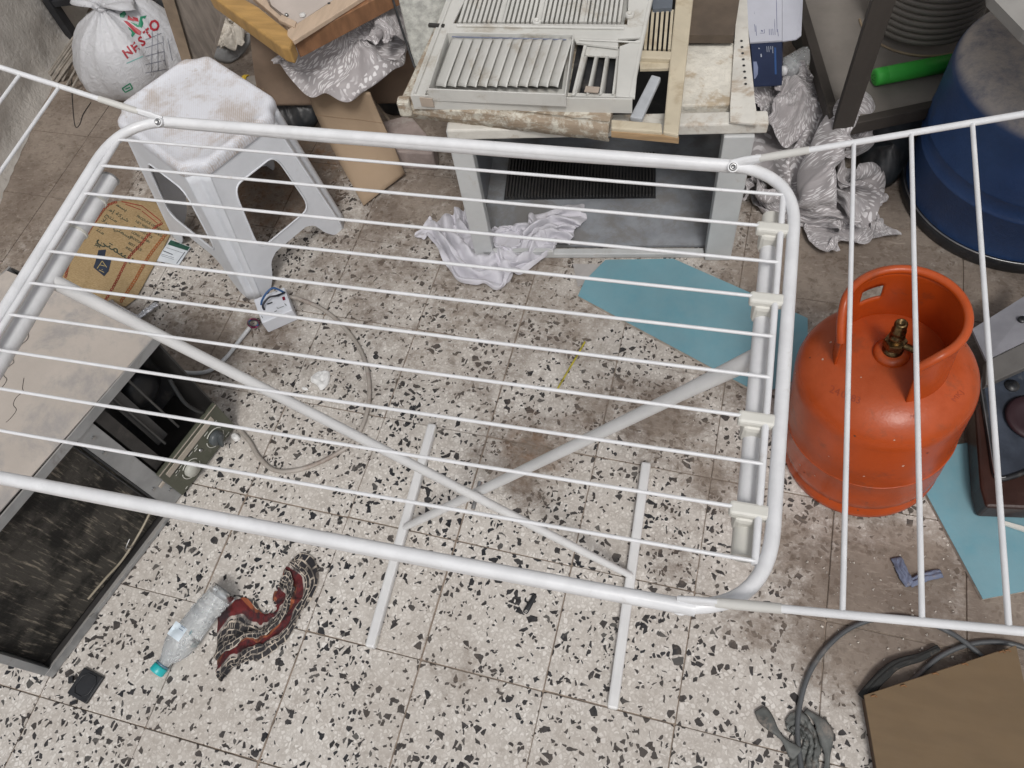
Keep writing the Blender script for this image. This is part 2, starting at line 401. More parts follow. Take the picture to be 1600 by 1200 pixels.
def coilmat():
    m_, nt, p = newmat('corroded_condenser_fins')
    g = nt.nodes.new('ShaderNodeNewGeometry'); pos = g.outputs['Position']
    s = nt.nodes.new('ShaderNodeSeparateXYZ'); L(nt, pos, s.inputs[0])
    dt = nt.nodes.new('ShaderNodeVectorMath'); dt.operation = 'DOT_PRODUCT'; L(nt, pos, dt.inputs[0]); dt.inputs[1].default_value = (.251, .968, 0)
    cx = nt.nodes.new('ShaderNodeCombineXYZ'); L(nt, mth(nt, 'MULTIPLY', dt.outputs['Value'], 120), cx.inputs[0]); L(nt, mth(nt, 'MULTIPLY', s.outputs[2], 14), cx.inputs[2])
    n1 = noisef(nt, cx.outputs[0], 1.1, 5, .7)
    n2 = noisef(nt, pos, 9, 5, .7)
    mk = mth(nt, 'MULTIPLY', mth(nt, 'MULTIPLY', ramp(nt, n1, .52, .70), ramp(nt, n2, .34, .56)), 1.0)
    c = mixc(nt, mk, mixc(nt, ramp(nt, n2, .4, .6), (.020, .019, .018), (.085, .078, .068)), (.40, .35, .28))
    L(nt, c, p.inputs['Base Color']); p.inputs['Roughness'].default_value = .5; p.inputs['Metallic'].default_value = .2
    b = nt.nodes.new('ShaderNodeBump'); b.inputs['Strength'].default_value = .8; b.inputs['Distance'].default_value = .003
    L(nt, n1, b.inputs['Height']); L(nt, b.outputs[0], p.inputs['Normal'])
    return m_

WHITE = mat('white_enamel_tube', (.74, .745, .76), .32, var=.05, scale=40, dirt=.10, dcol=(.50, .46, .41), dscale=34, bump=.08)
WHITE2 = mat('aged_white_plastic_fitting', (.66, .65, .60), .5, var=.06, dirt=.08, dcol=(.45, .4, .33))
WHITE3 = mat('grey_white_painted_leg', (.68, .68, .68), .4, var=.05, dirt=.12, dcol=(.42, .39, .35))
STEEL = mat('dull_steel', (.42, .42, .42), .35, 1, var=.2)
TERR = terrazzo(); SATIN = satin()
BLACK = mat('black_plastic', (.02, .021, .024), .4, var=.3, dirt=.3, dcol=(.1, .09, .08), dscale=25)

# ------------------------------------------------------------------ decals: flat print laid on a built surface
def project(bvh, polys, lift=.0006):
    """polys: list of (verts px list, faces); returns MB lying on the surface"""
    mb = MB()
    for vs, fs in polys:
        out = []; ok = True
        for x, y in vs:
            h = bvh.ray_cast(Vector(CP.tolist()), ray(x, y))
            if h[0] is None: ok = False; break
            n = h[1] if h[1].dot(ray(x, y)) < 0 else -h[1]
            out.append(h[0]+n*lift)
        if ok: mb.add(out, fs)
    return mb
def line(x0, y0, x1, y1, wd=1.0, n=4):
    d = Vector((x1-x0, y1-y0)); l = d.length or 1; p = Vector((-d.y, d.x))/l*wd/2
    vs = []; fs = []
    for i in range(n+1):
        q = Vector((x0, y0))+d*i/n; vs += [(q.x+p.x, q.y+p.y), (q.x-p.x, q.y-p.y)]
        if i: fs.append((2*i-2, 2*i-1, 2*i+1, 2*i))
    return (vs, fs)
def poly(pts): return ([tuple(q) for q in pts], [tuple(range(len(pts)))])
def textmesh(body, bold=True):
    cu = D.curves.new('lettering', 'FONT'); cu.body = body; cu.resolution_u = 2; cu.size = 1
    if bold: cu.offset = .012 if bold is True else bold
    o = D.objects.new('lettering', cu); COL.objects.link(o)
    bpy.context.view_layer.update()
    me = D.meshes.new_from_object(o.evaluated_get(bpy.context.evaluated_depsgraph_get()))
    vs = [(v.co.x, v.co.y) for v in me.vertices]; fs = [tuple(p_.vertices) for p_ in me.polygons]
    D.objects.remove(o); D.curves.remove(cu); D.meshes.remove(me)
    return vs, fs
def textpx(body, x, y, ux, uy, vx, vy, bold=True):
    """text whose baseline runs along (ux,uy) px per em and whose height runs along (vx,vy)"""
    vs, fs = textmesh(body, bold)
    return [([(x+a*ux+b*vx, y+a*uy+b*vy) for a, b in vs], fs)]

# ================================================================== SETTING
GROUT = mat('grout', (.25, .20, .16), .9, var=.3, scale=30, bump=.4, dirt=.3, dcol=(.3, .26, .21))
fl = MB().bx(-4, 4.5, -3, 4.5, -.08, -.0035).build('floor', GROUT, origin=(0, 0, -.08)); tag(fl, kind='structure')
def tile_mesh(i):
    rr = random.Random(i); h = .1239
    c = [V(-h, -h, 0), V(h, -h, 0), V(h, h, 0), V(-h, h, 0)]
    c = roundpoly([q+V(rr.uniform(-.0006, .0006), rr.uniform(-.0006, .0006), 0) for q in c], .004, 3)
    mb = MB(); top = [q*.992 for q in c]
    mb.hexa([q-V(0, 0, .012) for q in c], [q-V(0, 0, .0012) for q in c]); n = len(c)
    mb.add([q-V(0, 0, .0012) for q in c]+top, [(k, (k+1) % n, n+(k+1) % n, n+k) for k in range(n)]+[tuple(range(n, 2*n))])
    me = D.meshes.new('tile'); me.from_pydata(mb.v, [], mb.f); me.materials.append(TERR); return me
TM = [tile_mesh(i) for i in range(5)]
for i in range(-6, 8):
    for j in range(-3, 10):
        x, y = (i+.5)*.25, (j+.5)*.25
        if x < -1.35+(-.0)*(y) - .12: continue
        o = D.objects.new('tile', TM[random.randrange(5)]); COL.objects.link(o); o.parent = fl
        o.location = (x+random.uniform(-.0006, .0006), y+random.uniform(-.0006, .0006), .08+random.uniform(-.0008, .0006)-0.0003)
        o.rotation_euler = (random.uniform(-.003, .003), random.uniform(-.003, .003), random.uniform(-.003, .003))

PLASTER = mat('rough_plaster', (.58, .55, .51), .9, var=.12, scale=6, dirt=.12, dcol=(.27, .23, .19), dscale=4, bump=.9, bscale=70)
def roughwall(name, a, b, h, label, thick=.15):
    a, b = Vector(a), Vector(b); u = b-a; n = V(-u.y, u.x, 0).normalized(); P = []
    for i in range(60):
        row = []
        for j in range(90):
            q = a+u*(j/89)+V(0, 0, h*i/59)
            row.append(q-n*(nz(q, 6)*.008+nz(q, 22)*.006+nz(q, 60)*.003) - n*max(0, .02-(h*i/59)*.4))
        P.append(row)
    mb = MB().grid(P)
    mb.hexa([a+n*.02, b+n*.02, b+n*thick, a+n*thick], [q+V(0, 0, h) for q in (a+n*.02, b+n*.02, b+n*thick, a+n*thick)])
    return tag(mb.build(name, PLASTER), label, 'wall')
roughwall('wall', (-1.05, .45, 0), (-1.46, 2.3, 0), 1.7, 'rough beige plastered wall rising from the floor at the far left')
roughwall('wall', (-1.5, 2.25, 0), (3.2, 2.55, 0), 2.6, 'rough plastered wall out of view at the back, added to block sky')  # back wall lies out of view, added and raised to cut the sky light

# ================================================================== DRYING RACK
a = math.radians(1.9); RU = V(math.cos(a), math.sin(a), 0); RV = V(-math.sin(a), math.cos(a), 0); RO = V(.625, .253, 0)
def rk(u, v, z): return RO+RU*u+RV*v+V(0, 0, z)
rack = thing('drying_rack', 'white metal folding clothes drying rack standing across the middle of the yard', 'drying rack', rk(0, 0, 0))
H = .9
vt, vb, ul, ur = .240, -.284, -.507, .388
fr = roundpoly([rk(ul, vb, H), rk(ur, vb, H), rk(ur, vt, H), rk(ul, vt, H)], .085, 12)
MB().tube(fr, .0070, 14, closed=True, flat=(1, 1.0)).build('frame_tube', WHITE, rack)
# flat reinforced upper rail skin (the long rails are deeper than the bends)
for v in (vt, vb):
    MB().tube([rk(ul+.06, v, H-.001), rk(-.2, v, H-.004), rk(.1, v, H-.004), rk(ur-.06, v, H-.001)], [.0068, .0074, .0074, .0068], 14, flat=(.98, 1.3)).build('rail', WHITE, rack)
vw = [.198, .150, .101, .053, .005, -.044, -.091, -.139, -.186, -.234]
MB().tube([rk(ur-.0135, vw[0]+.002, H), rk(ur-.0135, vw[-1]-.002, H)], .0036, 10).build('inner_rod', WHITE, rack)
MB().tube([rk(ul+.012, vw[0]+.002, H), rk(ul+.012, vw[-1]-.002, H)], .0042, 10).build('inner_rod', WHITE, rack)
for k, v in enumerate(vw):
    u1 = ur-.0135
    MB().tube([rk(ul+.012, v, H+.002), rk(-.06, v, H+.0012), rk(u1, v+.001, H+.002)], .0020, 8).build('wire', WHITE, rack)
# pivot tubes with sleeves
MB().tube([rk(.3665, .188, H-.026), rk(.3665, -.221, H-.026)], .0098, 16).build('pivot_tube', WHITE, rack)
MB().tube([rk(.3665, -.190, H-.026), rk(.3665, -.2235, H-.026)], .0112, 16).build('end_cap', WHITE2, rack)
MB().tube([rk(.3665, .1895, H-.026), rk(.3665, .165, H-.026)], .0110, 16).build('end_cap', WHITE2, rack)
MB().tube([rk(-.5, .152, H-.026), rk(-.5, -.24, H-.026)], .0112, 16).build('pivot_tube', WHITE, rack)
MB().tube([rk(-.5, .1535, H-.026), rk(-.5, .1515, H-.026)], .0129, 16).build('tube_rim', STEEL, rack)
for v in (.115, .06):
    MB().tube([rk(-.5, v, H-.026), rk(-.5, v-.003, H-.026)], .0132, 16).build('sleeve_ring', WHITE2, rack)
for v in (vw[1], vw[3], vw[6], vw[8]):
    cl = MB().box(rk(.366, v, H-.002), RU*.018, RV*.007, V(0, 0, .006)).build('clamp', WHITE2, rack, bevel=.003)
    MB().box(rk(.366, v, H-.018), RU*.0125, RV*.0105, V(0, 0, .015)).build('clamp_saddle', WHITE2, cl, bevel=.005)
    MB().tube([rk(.385, v, H-.001), rk(.394, v, H-.001)], .0028, 8).build('clamp_pin', WHITE2, cl)
# crossed legs and foot bars
LA, LB = rk(.247, -.012, .022), rk(-.234, .004, .022)
TA, TB = rk(-.497, -.018, H-.03), rk(.3665, .004, H-.036)
def legpts(b_, t_): return [b_.lerp(t_, k/8) for k in range(9)]
pa = legpts(LA, TA)
MB().tube(pa, [.0064]+[.0078]*7+[.0095], 14, flat=(1, 1.15)).build('leg', WHITE3, rack)
MB().tube(legpts(LB, TB), [.0066]+[.0080]*7+[.0100], 14, flat=(1.15, 1.0)).build('leg', WHITE3, rack)
MB().tube([rk(-.03, -.03, .312), rk(-.03, .022, .312)], .004, 10).build('pivot_bolt', STEEL, rack)
for u, (p0, p1) in ((-1, ((675, 662), (577, 1011))), (1, ((1010, 722), (957, 1107)))):
    q0, q1 = at(*p0, .02), at(*p1, .02); c = (q0+q1)/2; d = (q1-q0)/2; s = V(-d.y, d.x, 0).normalized()*.0100
    MB().box(V(c.x, c.y, .0125), d, s, V(0, 0, .0095)).build('foot_bar', WHITE3, rack, bevel=.004)
    for q in (q0.lerp(q1, .03), q1.lerp(q0, .03)):
        MB().box(V(q.x, q.y, .0105), d.normalized()*.012, s*1.06, V(0, 0, .0095)).build('foot_cap', WHITE2, rack, bevel=.003)
# folding wings, raised about 20 degrees
def wing(side, hu_t, hu_b, rise, reach, wires, rr=.0036):
    S = side; wg = 'wing_rod'
    def wp(u0, d, v, e=0): return rk(u0+S*d*math.cos(rise), v, H+.007+d*math.sin(rise)+e)
    vt_, vb_ = vt-.002, vb+.004
    ang = rise
    top = [wp(hu_t, -.004, vt_), wp(hu_t, .05, vt_), wp(hu_t, .2, vt_), wp(hu_t, reach-.06, vt_)]
    bot = [wp(hu_t, (abs(hu_b-hu_t)+.0), vb_), wp(hu_t, .05, vb_), wp(hu_t, .2, vb_), wp(hu_t, reach-.06, vb_)]
    arc = roundpoly([top[-1]+(top[-1]-top[-2]).normalized()*.06, bot[-1]+(bot[-1]-bot[-2]).normalized()*.06], .05, 1)
    corner1 = [top[-1], top[-1]+(top[-1]-top[-2]).normalized()*.06, bot[-1]+(bot[-1]-bot[-2]).normalized()*.06, bot[-1]]
    path = [wp(hu_t, 0.012, vt_), wp(hu_t, .2, vt_)]+chaikin(corner1, 3)+[wp(hu_t, .2, vb_), wp(hu_t, .012, vb_)]
    MB().tube(path, rr, 12).build('wing_frame', WHITE, rack)
    for v in (vt_, vb_):
        MB().tube([wp(hu_t, .028, v), wp(hu_t, .045, v), wp(hu_t, .082, v)], [.0042, .0047, .0044], 12).build('wing_sleeve', mat('translucent_grey_sleeve', (.60, .59, .56), .45, var=.05), rack)
        MB().tube([wp(hu_t, .03, v), wp(hu_t, .012, v), wp(hu_t, -.004, v, -.001)], [.0042, .0048, .0044], 12, flat=(.7, 1.35)).build('hinge_tab', WHITE, rack)
        ax_ = (RV*-.72+V(0, 0, .70 if v > 0 else -.70)).normalized(); c = wp(hu_t, -.002, v, -.006)
        MB().tube([c+ax_*.006, c+ax_*.0105], .0062, 20).build('rivet_collar', WHITE, rack)
        MB().lathe([(.0046, 0), (.0046, .0010), (.0036, .0016), (.0024, .0016), (.0019, .0005), (0, .0005)], Matrix.Translation(c+ax_*.0106) @ ax_.to_track_quat('Z', 'Y').to_matrix().to_4x4(), 20).build('bolt', STEEL, rack)
    for d in wires:
        MB().tube([wp(hu_t, d, vt_-.002), wp(hu_t, d, (vt_+vb_)/2), wp(hu_t, d, vb_+.002)], .0024, 10).build(wg, WHITE, rack)
wing(1, .317, .317, math.radians(19.5), .47, [.128, .184, .240, .296, .352])
wing(-1, -.446, -.446, math.radians(19.0), .47, [.135, .187, .240, .296, .352])

# ================================================================== STOOL
PLAS = mat('white_stool_plastic', (.70, .72, .76), .45, var=.05, dirt=.10, dcol=(.45, .4, .36), dscale=14, bump=.05)
SEAT = seatmat()
SH = .425
sc0 = V(-.276, .986, 0); ang = math.radians(-27.5); SX = V(math.cos(ang), math.sin(ang), 0); SY = V(-math.sin(ang), math.cos(ang), 0)
stool = thing('plastic_stool', 'white moulded plastic stool with a dirty dimpled seat, under the left end of the rack', 'stool', sc0)
fc = V(-.018, -.006, 0)
def sp(x, y, z):
    t = 1-z/SH; return sc0+SX*(x+fc.x*t)+SY*(y+fc.y*t)+V(0, 0, z)
hx, hy, ch = .170, .138, .040
def octo(hx, hy, c): return [(-hx+c, -hy), (hx-c, -hy), (hx, -hy+c), (hx, hy-c), (hx-c, hy), (-hx+c, hy), (-hx, hy-c), (-hx, -hy+c)]
def octo12(hx, hy, c, d):
    e = .5*c+d; return [(-hx+c, -hy), (hx-c, -hy), (hx-e, -hy+e), (hx, -hy+c), (hx, hy-c), (hx-e, hy-e), (hx-c, hy), (-hx+c, hy), (-hx+e, hy-e), (-hx, hy-c), (-hx, -hy+c), (-hx+e, -hy+e)]
def octring(dx, z, c=ch, n=5):
    p_ = roundpoly([V(x, y, 0) for x, y in octo12(hx-dx, hy-dx, c, .006)], .016, n); return [sp(q.x, q.y, z) for q in p_]
rings = [octring(.0, SH-.030), octring(-.001, SH-.016), octring(.001, SH-.007), octring(.004, SH-.002), octring(.009, SH), octring(.015, SH+.0003), octring(.017, SH-.0014), octring(.05, SH-.0016, .036)]
mb = MB().grid(rings, closed=True); mb.f = [tuple(reversed(f)) for f in mb.f]
n_ = len(rings[0]); mb.add(rings[-1], [tuple(range(n_))], True)
mb.build('seat', SEAT, stool)
fx, fy, fch = .197, .170, .026
def hole(pts, r): return roundpoly([V(x, y, 0) for x, y in pts], r, 5)
def side(tA, tB, bA, bB, nm):
    """panel on quad top tA-tB, bottom bA-bB; param s in 0..1 across, t = height"""
    w_t = (tB-tA).length; w_b = (bB-bA).length
    def P(s_, t_): return (bA.lerp(tA, t_)).lerp(bB.lerp(tB, t_), s_)
    outer = hole([(0, 0), (.10, 0), (.17, .08), (.22, .19), (.30, .23), (.70, .23), (.78, .19), (.83, .08), (.90, 0), (1, 0), (1, 1), (0, 1)], .03)
    inner = hole([(.16, .33), (.84, .33), (.81, .82), (.19, .82)], .11)
    tris = tessellate_polygon([outer, inner]); allp = outer+inner
    m2 = MB().add([P(q.x, q.y) for q in allp], [tuple(t) for t in tris])
    m2.build('side_panel', PLAS, stool, solid=.0035)
    rim = [P(q.x, q.y) for q in inner]; c = sum(rim, V(0, 0, 0))/len(rim)
    MB().tube(rim, .0024, 6, closed=True).build('opening_rim', PLAS, stool)
T8 = [sp(x*1, y*1, SH-.028) for x, y in octo(hx-.005, hy-.005, ch)]
B8 = [sp(x, y, .0) for x, y in octo(fx, fy, fch)]
for i, j in ((0, 1), (2, 3), (4, 5), (6, 7)): side(T8[i], T8[j], B8[i], B8[j], 's')
for i, j in ((1, 2), (3, 4), (5, 6), (7, 0)):
    P = []
    for t in [k/16 for k in range(17)]:
        A, B = B8[i].lerp(T8[i], t), B8[j].lerp(T8[j], t); mid = (A+B)/2; cdir = (sp(0, 0, mid.z)-mid).normalized()
        row = []
        for s_ in [k/12 for k in range(13)]:
            q = A.lerp(B, s_); dpt = (.007 if t > .06 else -.001)*(math.exp(-((s_-.5)/.16)**2))+.001
            row.append(q+cdir*dpt)
        P.append(row)
    lg = MB().grid(P); lg.build('leg', PLAS, stool, solid=.0035)
    rr = [q for q in P[0]]
    MB().tube(rr, .003, 6).build('foot_rim', PLAS, stool)

# ================================================================== GAS CYLINDER
ORG = mat('orange_enamel', (.42, .062, .009), .27, var=.16, scale=7, spec=.35, dirt=.28, dcol=(.20, .05, .02), dscale=20, dust=.10, ducol=(.5, .24, .15), bump=.10, bscale=180)
gb = V(1.290, .619, .0)
gas = thing('gas_cylinder', 'orange cooking gas cylinder with an open collar and brass valve, right of the rack', 'gas cylinder', gb)
GM = Matrix.Translation(gb+V(0, 0, .006)) @ Matrix.Rotation(math.radians(-6), 4, 'Y') @ Matrix.Rotation(math.radians(-1.5), 4, 'X')
rb = .154
prof = [(.118, .012), (.133, .0), (.146, .001), (.152, .008), (.153, .022), (.148, .036), (.147, .042), (.153, .052), (rb, .07), (rb, .1), (rb, .145), (rb+.0012, .150), (rb+.0012, .156), (rb, .161), (rb, .2), (rb, .296)]
for k in range(1, 15):
    t = k/14*math.pi/2; prof.append((.052+.102*math.cos(t), .296+.072*math.sin(t)))
prof += [(.04, .3695), (.02, .370), (.0, .370)]
gmb = MB().lathe(prof, GM, 72); gmb.build('body', ORG, gas); gbvh = gmb.bvh()
# weld bead
MB().tube([GM @ V((rb+.0008)*math.cos(t), (rb+.0008)*math.sin(t), .153) for t in [2*math.pi*k/64 for k in range(64)]], .0018, 6, closed=True).build('weld_bead', ORG, gas)
# collar: open ring, gap towards the camera, slot hand hole on the far left side
g0, g1 = math.radians(-74), math.radians(226-28)   # angular span of the sheet
rc, ztop = .089, .482
def zb(th): return .318
P_out = []
segs = 96
def edge(u):      # sheet top height: dips towards both ends of the gap
    e = min(u, 1-u); return ztop-.0*e
for iz in range(13):
    row = []
    for k in range(segs+1):
        u = k/segs; th = g0+(g1-g0)*u
        top = ztop-(.055*(max(0, (u-.88)/.12))**1.5)-(.02*(max(0, (.08-u)/.08))**1.5)
        z = .349+(top-.349)*iz/12; r_ = rc+.006*(1-iz/12)+.003*(iz/12)
        row.append((r_, th, z))
    P_out.append(row)
fs = []; vs = [GM @ V(r_*math.cos(t), r_*math.sin(t), z) for row in P_out for r_, t, z in row]
for iz in range(12):
    for k in range(segs):
        u = (k+.5)/segs
        if .67 < u < .76 and 6 <= iz <= 8: continue
        fs.append((iz*(segs+1)+k, iz*(segs+1)+k+1, (iz+1)*(segs+1)+k+1, (iz+1)*(segs+1)+k))
MB().add(vs, fs, True).build('collar', ORG, gas, solid=.004)
MB().tube([GM @ V(r_*math.cos(t), r_*math.sin(t), z+.003) for r_, t, z in P_out[-1]], .0075, 12).build('collar_rim', ORG, gas)
BRASS = mat('aged_brass', (.26, .18, .09), .38, 1, var=.4, scale=60, dirt=.7, dcol=(.06, .04, .02), dscale=60)
VZ = GM @ Matrix.Translation((0, 0, .034))
vl = MB().lathe([(.030, .334), (.030, .341), (.026, .346), (.02, .347), (.0, .347)], VZ, 32).build('valve_boss', ORG, gas)
v_ = MB().lathe([(.017, .345), (.017, .353), (.013, .355), (.013, .360)], VZ, 24); v_.lathe([(0, .36), (.018, .36), (.019, .363), (.019, .374), (.018, .377), (.0, .377)], VZ, 6, smooth=False)
v_.lathe([(.011, .377), (.011, .383), (.0125, .385), (.0125, .391), (.0095, .393), (.0095, .398), (.012, .400), (.012, .405), (.0105, .408), (.0105, .423), (.0085, .426), (.0055, .426), (.005, .419), (0, .419)], VZ, 28)
v_.build('valve', BRASS, gas)
q = VZ @ V(.02, -.006, .368); MB().tube([VZ @ V(.012, -.004, .368), VZ @ V(.032, -.012, .368)], .006, 10).build('valve_outlet', BRASS, gas)
CHP = mat('rust_chip', (.10, .035, .02), .8, var=.3); PCH = mat('pale_chip', (.55, .38, .30), .7, var=.2)
rg = random.Random(11)
for m_, n_, zr in ((CHP, 26, (.01, .16)), (CHP, 10, (.2, .33)), (PCH, 30, (.06, .36))):
    cm_ = MB()
    for k in range(n_):
        t = rg.uniform(0, 6.283); z = rg.uniform(*zr); o_ = GM @ V(.4*math.cos(t), .4*math.sin(t), z+.05); h = gbvh.ray_cast(o_, ((GM @ V(0, 0, z))-o_).normalized())
        if h[0] is None: continue
        nn_ = h[1] if h[1].dot(o_-h[0]) > 0 else -h[1]; u_ = nn_.orthogonal().normalized(); w_ = nn_.cross(u_); r_ = rg.uniform(.0008, .0032)
        cm_.add([h[0]+nn_*.0004+u_*r_*rg.uniform(.4, 1.3)*math.cos(q_*1.05)+w_*r_*rg.uniform(.4, 1.3)*math.sin(q_*1.05) for q_ in range(6)], [(0, 1, 2, 3, 4, 5)])
    tag(cm_.build('paint_chips', m_, gas), kind='stuff')
PRNT = mat('embossed_dark_print', (.28, .042, .012), .5, var=.2)
for tp in (textpx('24', 1295, 612, 16, 7.5, 5, -16, False), textpx('0683', 1313, 620, 15.5, 6.0, 4, -15, False), textpx('MKJ', 1492, 629, 8.5, -9.5, -10, -7, False), textpx('MK', 1422, 654, 9, -.5, 0, -8, False)):
    project(gbvh, tp, .0005).build('stamped_lettering', PRNT, gas)

# ================================================================== BLUE TANK
BLU = mat('blue_painted_metal', (.028, .07, .19), .42, var=.2, scale=5, dirt=.16, dcol=(.05, .055, .07), dscale=10, dust=1.0, ducol=(.58, .53, .49), bump=.3, bscale=140)
tb_ = V(1.61, 1.41, 0)
tank = thing('blue_tank', 'big round blue metal tank with a dusty domed top, behind the gas cylinder', 'tank', tb_)
TMx = Matrix.Translation(tb_)
pr = [(.252, .02), (.252, .15), (.2545, .153), (.2545, .158), (.252, .161), (.252, .2), (.254, .203), (.252, .206), (.252, .345)]
for k in range(1, 11):
    t = k/10*math.pi/2; pr.append((.18+.072*math.cos(t), .345+.05*math.sin(t)))
pr += [(.1, .402), (.0, .405)]
MB().lathe(pr, TMx, 80).build('drum', BLU, tank)
MB().lathe([(.2, 0), (.256, 0), (.260, .006), (.260, .034), (.256, .037), (.252, .036)], TMx, 80).build('base_ring', BLACK, tank)
MB().tube([tb_+V(.258*math.cos(t), .258*math.sin(t), .037) for t in [2*math.pi*k/80 for k in range(80)]], .0022, 6, closed=True).build('bright_edge', STEEL, tank)

# ================================================================== TEAL BOARDS
TEAL = mat('teal_laminate', (.13, .315, .385), .42, var=.09, scale=5, dirt=.02, bump=.08, dust=.22, ducol=(.36, .40, .40))
EDGE = mat('board_edge_chipboard', (.42, .38, .33), .85, var=.25, scale=60, bump=.3)
def board(name, pts, z, th, label, cat, m_=TEAL):
    P = [at(x, y, z) for x, y in pts]
    t = thing(name, label, cat, base_of([q-V(0, 0, th) for q in P]))
    MB().slab(P, .0015).build('laminate_face', m_, t)
    MB().slab([q-V(0, 0, .0016) for q in P], th-.0016).build('board_core', EDGE, t)
    return t
board('teal_board', [(903, 462), (914, 438), (946, 406), (1052, 404), (1262, 497), (1262, 585), (1190, 616)], .011, .010, 'teal laminate board lying flat on the floor, left of the gas cylinder', 'board')
board('teal_board', [(1462, 700), (1448, 772), (1536, 936), (1700, 905), (1700, 660)], .011, .010, 'teal laminate board on the floor under the brown cooker', 'board')

# ================================================================== CABINET (old metal case) and what stands on it
c0 = V(.34, .985, 0); ca = math.radians(9.43); CU = V(math.cos(ca), math.sin(ca), 0); CN = V(-math.sin(ca), math.cos(ca), 0)
def cb(u, w, z): return c0+CU*u+CN*w+V(0, 0, z)
CW = mat('chipped_off_white_paint', (.62, .60, .55), .6, var=.1, dirt=.38, dcol=(.32, .22, .13), dscale=13, bump=.25, bscale=70)
CG = mat('grey_painted_sheet', (.27, .285, .31), .5, var=.15, dirt=.6, dcol=(.2, .19, .18), dscale=7)
CP2 = mat('white_painted_post', (.52, .53, .53), .5, var=.06, dirt=.12, dcol=(.4, .36, .3), dscale=12)
DARK = mat('dark_rubbed_metal', (.03, .028, .027), .6, var=.3, dirt=.2, dcol=(.09, .08, .07))
cab = thing('metal_cabinet', 'old white metal case open at the front, loaded with discarded air conditioner grilles', 'cabinet', c0)
def cbox(u0, u1, w0, w1, z0, z1): return MB().box(cb((u0+u1)/2, (w0+w1)/2, (z0+z1)/2), CU*(u1-u0)/2, CN*(w1-w0)/2, V(0, 0, (z1-z0)/2))
cbox(-.002, .046, 0, .03, .002, .432).build('post', CP2, cab, bevel=.003)
cbox(.575, .637, -.006, .03, .002, .405).build('post', CP2, cab, bevel=.003)
cbox(.05, .572, .003, .022, .001, .017).build('bottom_rail', CP2, cab, bevel=.002)
cbox(.02, .20, .0, .012, .0175, .030).build('rail_patch', CP2, cab, bevel=.001)
cbox(.0085, .6275, .034, .45, .004, .012).build('floor_tray', CG, cab)
cbox(.05, .60, .455, .465, .002, .43).build('back_panel', DARK, cab)
cbox(-.002, .008, .032, .455, .002, .43).build('side_panel', CG, cab)
cbox(.628, .636, .032, .455, .002, .402).build('side_panel', CG, cab)
cbox(.0, .66, -.002, .035, .408, .436).build('top_rail', CW, cab, bevel=.004)
ap = [at(1141, 165, .445), at(1141, 190, .445), at(1185, 194, .445), at(1180, 160, .447), at(1170, 60, .447), at(1167, -10, .447), at(1153, -10, .447), at(1148, 60, .447)]
ag = MB().slab(ap, .004).build('perforated_angle', CW, cab)
MB().slab([at(1143, 160, .444), at(1149, 60, .444), at(1153, -10, .444), at(1151, -10, .43), at(1147, 60, .43), at(1141, 160, .43)], .012).build('angle_flange', CW, cab)
hb = MB()
for k in range(8):
    q = at(1158.5+k*.95, 64+k*9.6, .4474); hb.tube([q, q+V(0, 0, .0006)], .0030, 10)
hb.build('bolt_holes', BLACK, cab)
q = cb(.607, -.0065, .33); MB().tube([q, q-CN*.0015], .0065, 16).build('screw_hole', mat('rust', (.16, .07, .03), .8), cab)
RIB = mat('dark_grille_ribs', (.045, .043, .042), .5, var=.2, dirt=.15, dcol=(.12, .1, .08))
cbox(.015+.04, .455, .19, .345, .0122, .016).build('grille_backing', BLACK, cab)
for k in range(46):
    u = .06+k*.0086
    cbox(u, u+.0042, .192, .343, .0163, .026).build('grille_rib', RIB, cab)

def slabq(pts, z, th):
    return MB().slab([at(p_[0], p_[1], (p_[2] if len(p_) > 2 else z)) for p_ in pts], th)
ins = slabq([(1060, 68), (1148, 66), (1146, 162), (1058, 165)], .438, .028).build('insulation_slab', mat('stained_foam_with_peeling_paint', (.66, .63, .56), .85, var=.12, scale=22, dirt=.42, dcol=(.32, .22, .11), dscale=15, bump=1.0, bscale=60), bevel=.004)
tag(ins, 'stained white foam slab with peeling paint, lying on the cabinet top at the right', 'foam slab')
brb = slabq([(1060, -30), (1160, -30), (1147, 55), (1065, 55)], .47, .02).build('brown_board', mat('dark_brown_board', (.10, .075, .055), .7, var=.2))
tag(brb, 'dark brown board lying behind the stained foam slab on the cabinet', 'board')

# chipped timber-edged board under the grilles
WP = mat('peeling_white_paint_on_wood', (.60, .57, .49), .75, var=.15, scale=20, dirt=.75, dcol=(.28, .20, .13), dscale=34, bump=.6, bscale=60, stretch=(1, 4, 4))
ub = thing('peeling_panel', 'peeling white painted panel with a cracked timber edge, under the grey louvred grille', 'panel', at(780, 190, .436))
def crack(pts, z0, z1, name, parent, m_):
    mb = MB(); A = []; B = []
    for i, (x, y) in enumerate(pts):
        A.append(at(x, y, z1)); B.append(at(x, y, z1)+V(0, 0, z0-z1)+V(nz(V(x, y, 0), .05)*.003, nz(V(x, y, 3), .05)*.003, 0))
    return mb
MB().slab([at(*q_) for q_ in ((622, 162, .478), (700, 172, .478), (800, 180, .478), (900, 188, .478), (952, 194, .478), (1000, -40, .478), (718, -40, .478))], .026).build('panel_sheet', WP, ub, bevel=.003)
lipA = [(621, 158), (660, 166), (700, 171), (745, 176), (800, 182), (850, 186), (900, 191), (951, 196)]
mb = MB(); front = [at(x, y, .479) for x, y in lipA]; dn = (front[-1]-front[0]).normalized(); nn = V(dn.y, -dn.x, 0)
P = []
